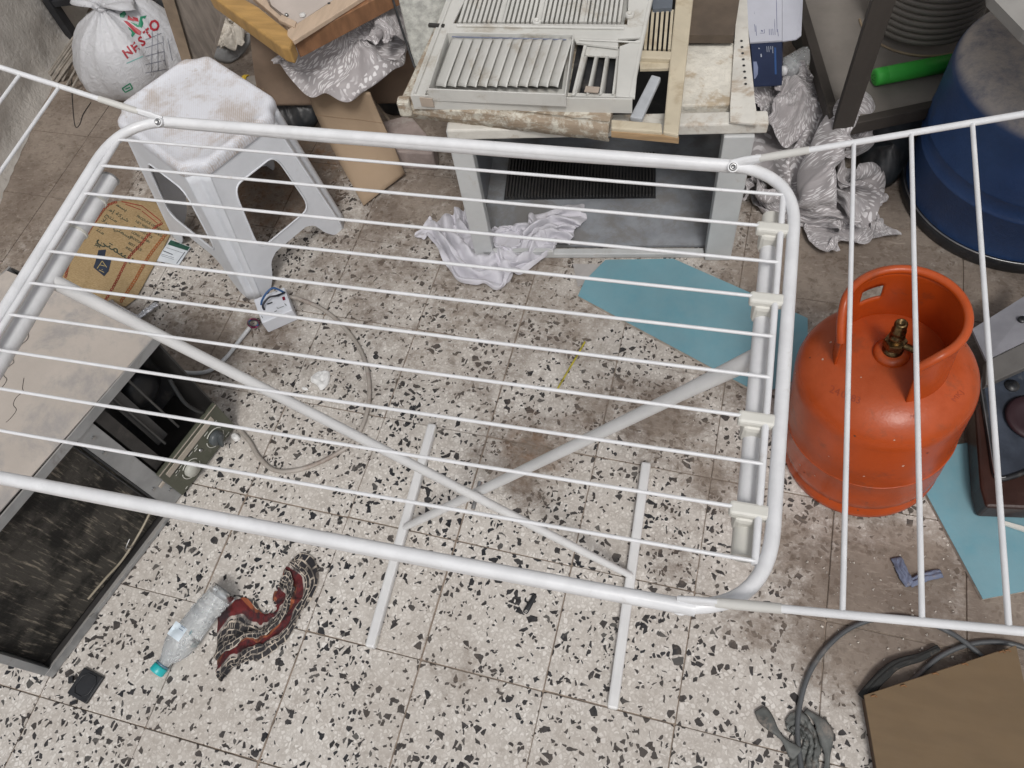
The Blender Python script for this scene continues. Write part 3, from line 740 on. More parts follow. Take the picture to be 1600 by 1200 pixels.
for z_, o_ in ((0, -.012), (.001, .0), (-.012, .004), (-.028, .003), (-.044, -.002), (-.045, -.012)):
    P.append([q+nn*(o_+.0025*nz(q, 40, z_*90))+V(0, 0, z_+.002*nz(q, 50, 3)) for q in [front[0].lerp(front[-1], k/60)+V(0, 0, 0) for k in range(61)]])
MB().grid(P).build('timber_edge', WP, ub, solid=.001)
MB().box(at(633, 166, .474), V(.014, .002, 0), V(-.002, .012, 0), V(0, 0, .020)).build('corner_block', WP, ub, bevel=.006)

GP = mat('aged_grey_white_plastic', (.58, .575, .545), .5, var=.07, scale=8, dirt=.34, dcol=(.36, .31, .24), dscale=12, bump=.06)
CR = mat('yellowed_cream_plastic', (.55, .485, .365), .5, var=.09, scale=8, dirt=.34, dcol=(.36, .28, .18), dscale=10, bump=.06)
# cream grille
cg = thing('cream_grille', 'yellowed cream grille frame on the cabinet, under the right edge of the grey grille', 'grille', at(1040, 120, .455))
Z = .482
slabq([(1036, 206), (1060, 211), (1086, -25), (1058, -25)], Z, .022).build('frame_side', CR, cg, bevel=.003)
slabq([(955, 186), (1034, 192), (1035, 206), (955, 200)], Z, .022).build('frame_front', CR, cg, bevel=.003)
slabq([(955, 201), (1060, 212), (1061, 216), (955, 206)], Z-.008, .014).build('timber_lip', mat('bare_timber', (.40, .27, .15), .8, var=.2, stretch=(1, 8, 8)), cg)
slabq([(1000, 78), (1051, 80), (1050, 92), (1000, 90)], Z-.001, .02).build('cross_bar', CR, cg, bevel=.002)
slabq([(1000, 91), (1049, 93), (1047, 107), (1000, 108)], Z-.012, .006).build('inner_ledge', CR, cg)
for k in range(6):
    x = 1006+k*7.5
    slabq([(x, 77), (x+4.2, 77), (x+9.2, 15), (x+5, 15)], Z-.004, .012).build('louvre_blade', CR, cg)
slabq([(1018, 0), (1052, -8), (1050, 12), (1020, 14)], Z+.004, .01).build('inlet_cover', mat('slate_metal', (.12, .14, .17), .4), cg)
lv = slabq([(1018, 116), (1033, 120), (1003, 186), (984, 182)], .474, .012).build('loose_vane', mat('grey_vane_plastic', (.45, .47, .50), .45, dirt=.1), bevel=.003)
tag(lv, 'loose grey plastic vane lying inside the opening of the cream grille', 'vane')

# big grey grille
gr = thing('grey_grille', 'large grey-white air conditioner front grille lying on top of the cabinet pile', 'grille', at(820, 100, .49))
Z = .512
def q3(x, y, z): return at(x, y, z)
# plate pieces around the openings
slabq([(641, 148), (664, 148), (700, 52), (740, -30), (708, -30)], Z, .006).build('frame_side', GP, gr, bevel=.0015)
slabq([(700, 52), (964, 60), (1001, 58), (1004, 38), (706, 36)], Z, .006).build('frame_bar', GP, gr, bevel=.0015)
slabq([(968, 72), (1001, 60), (992, 152), (962, 150)], Z, .006).build('frame_side', GP, gr, bevel=.0015)
slabq([(980, 38), (1005, 38), (1020, -30), (983, -30)], Z, .006).build('frame_side', GP, gr, bevel=.0015)
slabq([(893, 54), (966, 60), (966, 74), (900, 66)], Z-.0005, .006).build('frame_bar', GP, gr, bevel=.001)
slabq([(664, 146), (885, 150), (992, 153), (990, 147), (664, 141)], Z-.006, .004).build('frame_bar', GP, gr)
MB().hexa([q3(641, 149, Z+.001)-V(0, 0, .036), q3(988, 155, Z+.001)-V(0, 0, .036), q3(988, 155, Z+.001)-V(-.0, -.003, .036), q3(641, 149, Z+.001)-V(0, -.003, .036)],
          [q3(641, 149, Z+.001), q3(988, 155, Z+.001), q3(988, 155, Z+.001)+V(0, .003, 0), q3(641, 149, Z+.001)+V(0, .003, 0)]).build('front_lip', GP, gr, bevel=.001)
MB().tube([q3(984, 154, Z-.005), q3(1003, 60, Z-.005), q3(1022, -30, Z-.005)], .006, 8).build('side_lip', GP, gr)
MB().tube([q3(648, 146, Z+.002), q3(715, -30, Z+.002)], .003, 8).build('raised_edge', GP, gr)
MB().tube([q3(714, 40, Z+.003), q3(975, 44, Z+.003)], .0035, 8).build('raised_edge', GP, gr)
MB().tube([q3(905, 62, Z+.002), q3(1000, 66, Z+.002)], .002, 8).build('raised_edge', GP, gr)
# upper louvres
slabq([(712, 36), (975, 38), (990, -30), (735, -30)], Z-.022, .002).build('louvre_backing', mat('louvre_backing_grey', (.42, .42, .40), .6), gr)  # backing tone kept close to the louvres
for k in range(34):
    x0 = 716+k*7.55; x1 = x0+ (20-k*.35)
    wd = 8.0 if k in (8, 16, 25) else 4.4
    slabq([(x0, 34), (x0+wd, 34), (x1+wd, -30), (x1, -30)], Z-.004, .014).build('upper_louvre', GP, gr)
for (x, y) in ((839, 36), (984, 25)):
    q = q3(x, y, Z+.001)
    bs = MB().lathe([(.0095, 0), (.0095, .006), (.008, .0075), (.0045, .0075), (.0045, .002), (0, .002)], Matrix.Translation(q), 24).build('screw_boss', GP, gr)
    MB().lathe([(.0035, .0022), (0, .0022)], Matrix.Translation(q), 12).build('boss_hole', BLACK, bs)
q = q3(682, 40, Z+.001); MB().box(q, V(.018, .0, 0), V(0, .004, 0), V(0, 0, .003)).build('clip', DARK, gr)
# inset louvre tray
def wallq(a_, b_, z0, z1, th, name, m_, par):
    A, B = at(*a_, z1), at(*b_, z1); d = (B-A).normalized(); n = V(-d.y, d.x, 0)*th
    bt = [A, B, B+n, A+n]; zz = V(0, 0, z1-z0)
    return MB().hexa([q-zz for q in bt], bt).build(name, m_, par, bevel=.001)
tray = MB().slab([at(*q_, .500) for q_ in ((697, 50), (896, 54), (884, 146), (667, 138))], .002).build('vent_tray', GP, gr)
for a_, b_ in (((697, 49), (667, 139)), ((667, 139), (884, 148)), ((884, 148), (897, 53)), ((897, 53), (697, 49))):
    wallq(a_, b_, .501, .531, .003, 'tray_wall', GP, gr)
MB().slab([at(*q_, .503) for q_ in ((703, 56), (888, 60), (878, 138), (675, 131))], .0012).build('tray_floor', mat('dark_tray', (.12, .12, .11), .6), gr)
for k in range(12):
    xt, xb = 708+k*15.6, 680+k*16.0
    A0, A1 = at(xt, 57, .515), at(xt+15.4, 60, .529); B0, B1 = at(xb, 133, .515), at(xb+16, 135, .529)
    P = []
    for s_ in [j/6 for j in range(7)]:
        r0 = []
        for t in (0, .08, .5, .92, 1):
            a_, b_ = A0.lerp(A1, s_), B0.lerp(B1, s_); q = a_.lerp(b_, t); q = q+V(0, 0, .0018*math.sin(math.pi*s_)-.003*(t in (0, 1)))
            r0.append(q)
        P.append(r0)
    MB().grid(P).build('vane', GP, gr, solid=.0015)
MB().tube([at(706, 57.5, .526), at(885, 62, .526)], .0016, 6).build('vane_link', mat('blue_grey_rod', (.18, .2, .27), .5), gr)
# right hand small vane opening
slabq([(903, 66), (968, 74), (962, 152), (888, 148)], Z-.026, .002).build('opening_floor', BLACK, gr)
wallq((912, 70), (893, 148), Z-.02, Z+.002, .006, 'opening_wall', GP, gr)
MB().slab([at(*q_, .503) for q_ in ((912, 72), (968, 76), (967, 90), (908, 86))], .003).build('opening_ledge', GP, gr)
for k in range(4):
    x0, x1 = 912+k*17, 896+k*20
    A0, A1 = at(x0, 88, .512), at(x0+6, 88, .498); B0, B1 = at(x1, 148, .512), at(x1+8, 149, .498)
    P = [[A0.lerp(A1, s_).lerp(B0.lerp(B1, s_), t) for t in (0, .5, 1)] for s_ in (0, .5, 1)]
    MB().grid(P).build('vane', GP, gr, solid=.0015)
TAPE = mat('brown_tape', (.42, .35, .29), .45, var=.1)
for (x, y) in ((668, 158), (925, 140)):
    MB().box(at(x, y, .498 if x < 700 else .514)-V(0, .0035 if x < 700 else 0, 0), V(.014, .0, 0), V(0, .0012 if x < 700 else .008, 0), V(0, 0, .011 if x < 700 else .001)).build('tape_patch', TAPE, gr)

# ================================================================== WINDOW AIR CONDITIONER (left)
A = V(-.256, -.206, 0); B = V(-.097, .407, 0); E1 = (B-A).normalized(); E2 = V(-E1.y, E1.x, 0); LN = (B-A).length; AH = .392
def ac(u, d, z): return A+E1*u+E2*d+V(0, 0, z)
GALV = mat('galvanised_sheet', (.36, .37, .38), .45, .5, var=.15, scale=12, dirt=.2, dcol=(.2, .18, .16), dscale=12, dust=.4)
BEI = mat('dusty_beige_casing', (.47, .42, .375), .75, var=.10, scale=6, dirt=.55, dcol=(.23, .235, .25), dscale=5, dust=.35, ducol=(.41, .365, .325), bump=.12, bscale=80)
aco = thing('window_air_conditioner', 'stripped window air conditioner with bare dark coil, dusty beige top and olive control panel', 'air conditioner', A)
def abox(u0, u1, d0, d1, z0, z1): return MB().box(ac((u0+u1)/2, (d0+d1)/2, (z0+z1)/2), E1*(u1-u0)/2, E2*(d1-d0)/2, V(0, 0, (z1-z0)/2))
tmb = MB().slab([ac(-.05, .012, AH), ac(LN+.004, .0, AH), ac(LN+.012, .24, AH-.002), ac(LN-.004, .262, AH-.002), ac(LN-.012, .42, AH), ac(-.05, .55, AH)], .0025)
tmb.build('casing_top', BEI, aco)
for (u0, d0) in ((.36, .13), (.40, .20), (.24, .10), (.50, .24)):
    pts = [ac(u0+.012*k+.004*math.sin(k*2.3+u0*9), d0+.006*math.sin(k*1.7+u0*5)+.006*k, AH+.0003) for k in range(8)]
    MB().tube(spline(pts, 3), .0006, 4).build('crack', DARK, aco)
abox(-.05, LN+.004, -.003, .0, AH-.022, AH+.0005).build('casing_edge', GALV, aco)
abox(LN-.004, LN, .004, .42, .005, AH-.004).build('casing_side', DARK, aco)
abox(-.05, LN, .425, .43, .003, AH-.004).build('casing_back', GALV, aco)
abox(.0, LN, .004, .42, .001, .006).build('base_pan', DARK, aco)
# coil with real fins
COIL = coilmat()
abox(.012, .392, .018, .05, .012, AH-.024).build('coil_core', COIL, aco)
fb = MB()
for k in range(104):
    z = .014+k*.0034; fb.box(ac(.202, .015, z), E1*.188, E2*.0025, V(0, 0, .0007))
f_ = fb.build('coil_fins', COIL, aco); f_['kind'] = 'stuff'
abox(.396, .438, .002, .02, .004, AH-.024).build('strip_panel', GALV, aco, bevel=.001)
for (u, z) in ((.418, .34), (.43, .05), (.41, .1), (.408, .29)):
    MB().tube([ac(u, .002, z), ac(u, -.002, z)], .0035, 10).build('screw', STEEL, aco)
MB().tube([ac(.394, .008, .01), ac(.394, .008, AH-.03)], .0035, 8).build('coil_seal', BLACK, aco)
MB().tube([ac(.386, .012, .01), ac(.386, .012, AH-.03)], .002, 8).build('coil_seal', BLACK, aco)
# blower opening: frame, inner walls, guides
abox(.444, .470, .006, .020, .125, AH-.03).build('opening_frame', DARK, aco)
abox(.47, LN-.01, .10, .105, .12, AH-.03).build('inner_back', BLACK, aco)
abox(.455, .46, .02, .10, .12, AH-.03).build('inner_wall', BLACK, aco)
for k, u in enumerate((.50, .545)):
    MB().tube([ac(u, .02, .14), ac(u, .028, AH-.04)], .003, 8).build('guide_rod', mat('dark_grey_metal', (.10, .10, .10), .4, .6), aco)
abox(.49, .52, .03, .04, .14, AH-.05).build('inner_plate', mat('charcoal_sheet', (.045, .045, .047), .45), aco)
MB().lathe([(.045, 0), (.05, .008), (.03, .02), (.01, .022), (0, .022)], Matrix.Translation(ac(.56, .09, .23)) @ (-E2).to_track_quat('Z', 'Y').to_matrix().to_4x4(), 28).build('blower_hub', BLACK, aco)
ca_ = spline([ac(.60, .01, .27), ac(.585, -.004, .21), ac(.59, -.006, .16), ac(.60, .004, .125)], 6)
MB().tube(ca_, .0042, 8).build('thermostat_wire', mat('slate_grey_cable', (.018, .02, .022), .5), aco)
# control panel
OL = mat('olive_control_panel', (.085, .09, .065), .45, var=.1, dirt=.15, dcol=(.2, .19, .16), dscale=30)
pm = abox(.436, LN-.002, -.006, .004, .010, .122); pm.build('control_panel', OL, aco, bevel=.0015)
BEI2 = mat('beige_trim', (.44, .39, .33), .5, var=.08)
abox(.448, LN-.03, -.0085, -.0062, .092, .108).build('trim_strip', BEI2, aco)
abox(.436, LN-.004, -.0075, -.0062, .119, .121).build('trim_line', BEI2, aco)
abox(.42, .434, -.003, .001, .085, .092).build('trim_tab', BEI2, aco)
RING = mat('white_dial_print', (.6, .6, .55), .6)
KN = mat('grey_knob', (.075, .085, .09), .4)
for (u, m_, pk) in ((.578, KN, 1), (.492, mat('broken_white_knob', (.42, .42, .38), .5), 0)):
    c = ac(u, -.0062, .048); rot = (-E2).to_track_quat('Z', 'Y').to_matrix().to_4x4()
    kb = MB().lathe([(.019, 0), (.0185, .006), (.016, .012), (0, .012)], Matrix.Translation(c) @ rot, 28).build('dial_knob', m_, aco)
    if pk: MB().box(c-E2*.017, E1*.004, E2*.006, V(.0, 0, .017)+E1*.006).build('knob_grip', KN, kb, bevel=.002)
    for (s0, s1) in ((.25, 2.2), (2.7, 5.0), (5.3, 6.0)):
        MB().tube([c-E2*.0005+E1*.025*math.cos(t)+V(0, 0, .025*math.sin(t)) for t in [s0+(s1-s0)*j/14 for j in range(15)]], .0012, 5).build('dial_ring', RING, aco)
tk = MB()
for k in range(14):
    u = .45+random.random()*.16; z = random.choice((.018, .082, .076)); tk.box(ac(u, -.0064, z), E1*random.uniform(.002, .007), E2*.0003, V(0, 0, .0011))
tk.build('dial_marks', RING, aco)
MB().box(ac(.47, -.0064, .088), E1*.010, E2*.0003, V(0, 0, .0022)).add([], []).build('dial_marks', BLACK, aco)
MB().box(ac(.513, -.0064, .086), E1*.008, E2*.0003, V(0, 0, .0022)).build('dial_marks', BLACK, aco)
MB().lathe([(.0045, 0), (.004, .003), (0, .0035)], Matrix.Translation(ac(.535, -.0062, .062)) @ rot, 12).build('screw', STEEL, aco)
# bent drip tray lip in front of the coil
tr = MB(); P = []
for k in range(41):
    t = k/40; u = -.0+.405*t; bulge = .024*math.exp(-((t-.3)/.05)**2)*0+(.018 if t < .33 else .012)+.002*nz(V(t*20, 0, 0))
    P.append([ac(u, .03, .004), ac(u, -.004, .003), ac(u, -bulge, .004), ac(u, -bulge-.001, (.030 if t < .34 else .016)+.002*nz(V(t*30, 2, 0)))])
tr.grid(P, smooth=False).build('drip_tray', GALV, aco, solid=.0015)
abox(-.006, .010, -.002, .06, .004, AH-.024).build('side_flange', GALV, aco, bevel=.001)
MB().tube(spline([ac(.395, .0, .07), ac(.33, -.002, .05), ac(.26, -.0, .035), ac(.21, -.006, .05), ac(.16, -.01, .06)], 6), .0024, 8).build('capillary_tube', mat('tan_tube', (.33, .29, .22), .5), aco)
MB().tube(spline([ac(.29, -.004, .04), ac(.28, -.008, .06), ac(.30, -.008, .07)], 6), .0012, 6).build('wire_tie', STEEL, aco)

# ================================================================== cloth helpers
def fold(p, s, ang, st, seed):
    c, sn = math.cos(ang), math.sin(ang); x, y = p.x*c+p.y*sn, -p.x*sn+p.y*c
    wx = noise.noise(V(x*5+seed, y*5, seed))*.035; wy = noise.noise(V(x*5, y*5+seed, 4+seed))*.035
    q = V((x+wx)*s, (y+wy)*s/st, seed*1.3)
    a_ = 1-abs(noise.noise(q))*2.2; b_ = 1-abs(noise.noise(q*2.3+V(5, 3, 1)))*2.2
    return a_*.66+b_*.34
def heap(outline, H, seed=0, s=9, ang=0, st=2.2, na=180, nr=46, lift=.004, center=None, edge=.45, curl=.006):
    """crumpled cloth over the region inside outline [(px,py,z)]"""
    O = chaikin([at(*q_) for q_ in outline], 2, True)
    per = [0]
    for i in range(len(O)): per.append(per[-1]+(O[(i+1) % len(O)]-O[i]).length)
    def bd(t):
        d = t*per[-1]; i = 0
        import bisect
        i = min(bisect.bisect_right(per, d)-1, len(O)-1); f = (d-per[i])/max(1e-9, per[i+1]-per[i]); return O[i].lerp(O[(i+1) % len(O)], f)
    C = at(*center) if center else sum(O, V(0, 0, 0))/len(O)
    bs = [bd(k/na) for k in range(na)]
    P = []; uv = []
    for j in range(nr+1):
        r_ = (j/nr); row = []
        for k in range(na):
            e = bs[k]; wob = 1+.03*noise.noise(V(e.x*25+seed, e.y*25, seed))*r_
            q = C.lerp(e, r_*wob); env = max(0, 1-r_**(1/edge*1.4))**.5 if r_ < 1 else 0
            f_ = fold(q, s, ang, st, seed); f2 = fold(q, s*.45, ang+.8, 1.5, seed+9)
            h = H*env*(.28+.5*max(0, f2)+.55*f_)+.004*fold(q, s*4, ang-.5, 2, seed+3)*(r_ < .995)
            h += curl*abs(noise.noise(V(e.x*18, e.y*18, seed+7)))*(r_ > .9)
            sx = noise.noise(V(q.x*20, q.y*20, seed+11))*.004
            row.append(V(q.x+sx, q.y-sx, q.z+lift+h)); uv.append((q.x+f_*.03+f2*.04, q.y+f2*.03+h*.5))
        P.append(row)
    return P, uv
def ribbon(spine, width, H, seed=0, nf=5, ns=70, nt=26, tw=0):
    S = spline([at(*q_) for q_ in spine], 10); n = len(S); P = []; uv = []; d = 0
    for i in range(n):
        t = (S[min(i+1, n-1)]-S[max(i-1, 0)]).normalized(); sd_ = V(t.y, -t.x, 0).normalized(); f = i/(n-1)
        wv = width(f) if callable(width) else width; row = []
        if i: d += (S[i]-S[i-1]).length
        for k in range(nt+1):
            s_ = k/nt*2-1; ph = s_*nf+1.5*noise.noise(V(f*4, seed, s_*.5))
            h = H*(max(0, 1-abs(s_)**2.4))**.6*(.62+.38*(1-abs(math.sin(ph*math.pi*.5+seed))*1.4)+.3*noise.noise(V(f*9, s_*2.2, seed)))
            o_ = wv*s_*(1+.18*noise.noise(V(f*7, s_, seed+3)))
            end = min(1, f*9, (1-f)*9)**.5
            q = S[i]+sd_*o_; row.append(q+V(0, 0, .002+h*max(.12, end))); uv.append((s_*wv*1.3, d))
        P.append(row)
    return P, uv
def clothobj(name, pieces, m_, label, cat, closed=True, solid=.0012, sub=0):
    mb = MB(); uvs = []
    for P, uv, cl in pieces: mb.grid(P, True, cl); uvs += uv
    o = mb.build(name, m_, uvs=uvs, solid=solid if not sub else 0, sub=sub); return tag(o, label, cat)

# folded cloth shapes: settled folds as grids of points in steps of half a millimetre (differences along and across)
CLOTH = {
'satin_r': (52, 40, 0.571, 0.580, [
577,-25,-34,-48,-44,-18,-3,-16,7,20,15,21,26,38,39,22,-3,-20,-24,-27,-20,-14,-21,-25,-38,-2,2,-28,6,7,-6,-1,-12,-34,14,-19,-36,-45,-7,0,-13,4,5,4,-2,-5,-10,2,-3,-4,3,-3,-4,-1,0,4,13,11,4,8,9,1,-2,-11,-1,5,2,-1,-1,-4,8,6,-5,4,-40,28,9,6,-25,8,-21,7,9,6,0,-12,1,3,-2,-10,-3,0,-5,0,-1,-1,10,10,17,6,1,-2,-4,-4,5,5,-2,-5,5,-8,-5,5,1,1,-8,-14,5,9,13,-2,-8,-4,3,8,0,3,-4,10,0,-5,-17,-6,5,-7,-9,0,10,19,6,4,-1,-3,-1,-4,10,4,-3,12,-26,-4,-14,8,18,0,-6,-14,8,-2,11,-5,-3,-6,0,6,18,-3,-4,6,-5,1,0,-13,-15,-15,3,14,4,4,6,6,-3,-3,-2,7,4,-1,-8,27,-13,-15,7,-7,-5,-1,8,-10,15,9,-27,-22,7,-11,-4,4,8,12,-3,-5,2,5,-11,-3,-12,-3,1,6,1,-5,2,6,-1,-5,-2,10,6,-25,10,3,5,1,-6,11,-2,-8,-8,15,-27,26,-7,-25,8,2,-7,-9,1,6,5,-5,15,-16,-1,5,-13,14,-10,-2,-3,-5,5,3,-1,-2,0,-1,-1,-5,7,-4,-4,3,10,10,-19,1,21,-15,11,-22,0,7,-7,7,-10,12,7,-9,-3,10,-8,-10,7,-13,10,2,-1,-3,-3,-6,2,9,-3,-5,0,9,-10,5,21,-23,-8,20,1,-13,-6,25,-11,15,0,-24,12,-4,3,-8,-1,9,-1,1,13,-23,0,5,-4,-7,12,-5,0,-2,-3,-7,3,5,-4,-1,3,-3,2,6,2,-7,22,-27,9,-16,3,14,11,-6,-25,21,-2,4,0,-11,-1,12,-6,12,-3,-8,-9,11,-9,2,1,5,-6,1,-6,1,-6,3,1,3,0,-4,0,15,1,13,1,-27,9,-12,-4,13,9,-16,10,-13,17,5,
-14,0,26,-24,1,4,-6,7,-3,5,8,-12,-2,-2,1,-1,-4,1,-11,6,10,-3,-2,-1,3,15,-8,17,-14,-5,-18,8,13,-12,1,28,-8,0,-8,2,-14,22,-1,-5,-6,-4,1,2,-9,-3,6,4,8,-9,-1,-10,20,-17,4,-3,3,1,-1,-4,5,4,-8,11,-3,1,-19,9,8,-7,-2,14,0,6,-9,1,29,2,-5,2,-2,-17,3,-5,16,-7,-22,-1,-2,11,-1,11,-2,-6,-8,-6,-2,0,-3,-2,1,-7,-4,8,-6,12,10,-26,8,-13,8,-8,28,-11,4,16,25,-8,3,-9,-13,22,-3,2,-4,-22,13,7,10,-6,13,-2,-25,2,-11,2,-7,0,-2,1,-1,-3,1,-6,-1,16,4,-10,8,-11,10,-14,6,-2,5,-26,41,4,-6,-8,-4,7,0,4,-12,5,-19,0,5,-4,-4,-1,-3,0,-5,-11,6,-5,-2,-1,-8,-8,0,-5,0,6,9,3,-19,26,-29,-4,-27,8,-14,-4,15,-1,-9,-6,9,-13,7,2,-1,-4,-3,7,-10,1,2,-10,9,5,-1,-17,4,12,4,-5,-9,0,-2,-1,8,-4,-7,10,-9,10,-10,-6,2,-2,-3,0,-16,-1,-2,5,8,-3,-3,5,-3,18,6,-15,-13,-5,1,0,6,0,2,-2,-5,0,11,6,-2,-14,-2,10,10,1,-16,1,-5,-27,26,-5,17,7,-10,2,-49,10,-2,1,11,17,18,-17,3,5,7,0,6,-15,0,5,1,10,8,0,-7,-5,-11,-2,0,5,12,-21,14,-8,-14,-9,39,11,-21,18,2,-5,-7,-6,-40,5,-6,22,29,-2,-19,23,3,-21,-4,6,1,24,-12,-9,-1,18,1,-5,-1,-5,-4,7,0,-23,-21,-3,13,30,-9,17,8,6,15,-4,-30,-17,3,43,-18,-29,12,16,3,10,9,-9,-2,-4,1,12,-6,1,4,-6,-3,2,7,2,-2,0,5,1,-4,-10,-13,8,17,-10,33,-7,-13,-12,-2,8,8,1,1,11,
-9,-8,-1,9,0,-7,-6,7,2,6,-5,1,-1,-10,6,-2,-2,1,-1,1,9,5,5,-3,1,2,-3,11,1,0,-2,-19,-10,25,6,0,-3,13,3,-24,-22,8,25,3,-22,3,9,-5,-1,-3,1,-12,-1,-7,-10,9,17,-9,2,7,6,6,-3,8,4,0,-5,-17,-1,22,-11,4,-6,1,11,-11,9,-2,7,-3,-17,18,5,-17,4,5,4,3,-3,-5,0,0,-19,6,11,1,6,3,-2,13,-2,-5,-2,3,4,2,-5,-9,-11,14,9,2,-9,-3,-9,15,-4,10,3,-12,-14,11,2,-7,21,-7,-3,4,-8,11,3,-18,-2,6,-1,-1,-2,5,0,-2,-2,5,3,-6,6,4,-3,-2,7,-9,0,6,-4,-6,-4,3,10,-4,6,6,14,0,-8,13,-6,6,-7,-17,-4,8,2,-6,-2,0,3,-6,-4,11,4,-17,-5,7,13,3,-6,0,9,1,-1,-11,-1,12,-5,-8,2,4,6,9,-2,-5,0,23,-18,11,10,0,-23,-7,2,0,-2,6,-2,-11,-4,6,-16,-1,14,2,-3,6,4,4,-3,-12,17,9,-9,-21,3,12,-4,-5,-1,7,1,8,11,13,15,-6,-1,7,-9,1,-5,-15,3,13,2,3,-10,-9,-5,-3,7,-10,0,11,21,1,0,0,-1,-5,-10,16,-30,-7,20,-16,12,-7,6,-5,16,19,-8,-2,10,-2,-1,3,9,-15,3,-1,-3,-9,9,6,3,-11,-15,-8,-5,4,4,22,7,-3,0,6,3,-2,-10,-8,-4,-1,3,-14,-5,2,6,0,0,3,22,17,-7,0,13,1,-6,7,-1,1,-1,-5,-2,5,10,-13,-2,-9,-9,9,1,4,8,6,-1,-2,3,1,-4,-14,0,2,-10,0,10,4,-23,-6,8,-9,14,27,-1,6,-6,17,7,-14,-1,0,-7,-3,7,-1,1,7,-19,-1,-4,11,3,-9,6,10,1,-6,0,7,0,-4,-8,18,-19,-6,-2,3,-7,-2,-5,13,6,-29,
18,-7,11,-10,-3,-4,4,3,0,-8,-7,14,5,1,-7,-9,-6,-5,10,-7,-2,14,3,-1,-3,1,4,-5,3,-6,-9,-2,-4,-5,2,3,-3,-5,2,10,10,13,-4,-23,3,5,5,11,-4,-7,-6,5,-1,1,8,-16,-1,-2,0,-5,4,8,3,-5,0,4,3,-12,6,-9,-7,0,4,-13,7,-7,0,-7,1,10,6,11,16,-15,-18,11,-5,-1,11,2,-6,-14,2,10,3,4,0,-18,-3,4,7,-2,0,-4,-7,12,-5,-3,4,-13,-5,-6,6,-6,2,-7,0,-1,-6,6,16,0,23,9,-10,-24,-1,13,-8,-4,16,-15,-15,-5,18,7,-8,3,-24,14,2,-2,-2,-4,-1,-6,4,1,-1,-12,-2,15,-14,7,-7,24,-16,19,-15,-11,32,-2,-5,5,-32,-16,19,-18,7,25,-14,4,3,-10,-10,26,3,1,-1,-7,-6,0,-2,-5,5,-3,-2,5,-20,0,12,0,3,11,7,-4,0,8,-11,-26,39,9,-32,-20,-6,2,-21,21,11,-10,-3,12,-4,5,16,-7,14,-3,-6,-6,-9,2,-5,-3,-3,9,-4,-8,0,4,4,-2,-3,25,0,-31,33,-22,7,-21,65,-43,-34,-36,7,29,17,-21,-14,-1,29,-10,21,21,3,-11,1,1,-12,4,-8,-5,-10,2,2,-3,-4,0,4,-3,1,5,23,-3,-2,2,-17,-23,-1,19,1,-6,14,9,-2,-28,7,-1,9,-5,-28,25,25,-16,13,8,0,-8,-2,2,-5,-15,-6,1,9,3,-5,-6,1,6,0,-2,12,-19,3,13,-27,-12,16,48,0,-9,21,-6,-5,8,-10,2,1,1,-7,-22,-2,38,-5,19,-4,-6,4,-6,2,-20,2,1,-1,5,0,0,-8,0,2,12,-12,-2,-7,-5,5,-5,4,-2,-10,22,-19,5,4,-10,-11,15,-10,7,13,-20,-9,6,27,11,-4,-2,2,1,-3,-17,-5,14,-2,-12,7,-3,-5,1,8,-6,-8,7,-1,6,-14,1,8,-13,
-15,-5,18,0,-9,-1,-4,-6,18,-8,8,19,-21,-3,-3,9,16,2,-3,7,-12,-2,5,1,-2,-17,0,6,-4,5,13,-2,-24,12,6,-18,7,10,1,-10,13,-18,-3,9,-8,-8,-2,10,-10,0,-1,6,11,-12,-2,-1,17,2,19,-7,-4,6,-2,-11,-9,14,-15,-2,6,15,-18,-11,1,7,-5,5,11,10,9,-20,-14,1,16,-14,1,1,-2,2,10,-11,-12,11,-12,4,-1,-2,11,12,20,-7,2,1,-5,-11,-6,-12,15,-7,3,10,-13,13,1,-15,-9,21,-12,29,-10,-26,12,-20,-19,7,4,10,15,-2,-16,3,-2,-15,17,-14,2,7,4,21,-1,0,-4,-1,-7,-11,9,0,-4,-3,13,-5,0,-10,16,-14,-2,4,-3,-2,11,6,-9,1,10,-5,19,0,0,-10,-5,-1,-1,-11,-8,14,3,5,5,-6,2,-1,-2,-2,-1,-1,-1,8,8,4,-13,-2,4,-6,9,-9,0,-4,7,-11,1,21,-2,11,-1,11,-4,-1,-17,0,-1,-5,9,-7,3,8,3,0,-14,4,-2,-3,-2,7,-3,13,7,0,-6,1,1,-4,-6,-6,1,-3,24,-24,2,4,-10,21,2,12,-10,9,-7,2,-3,-10,-4,5,-9,8,1,2,0,-4,-4,2,-5,-7,1,14,13,9,-10,1,-1,-1,1,-13,0,5,-8,10,7,-9,-4,4,-7,11,2,6,-5,-6,5,-1,-1,-9,3,5,4,2,-5,-2,-1,-13,-3,-4,0,4,5,10,11,8,-2,-1,-12,7,-13,-7,2,2,18,-2,-10,9,-3,-9,12,-12,-7,12,-6,-11,-3,12,5,-4,-3,-4,9,11,2,-19,-11,-8,-1,-8,8,24,0,5,-5,8,1,-2,-4,-7,-3,-5,-1,23,-28,29,-2,-1,9,1,-18,-11,-14,-3,11,0,-8,9,-3,5,-6,1,6,-3,20,-22,-5,-14,-6,14,17,3,6,-9,-1,8,-3,-3,3,-1,-1,5,9,-18,15,-29,7,4,6,4,8,-5,
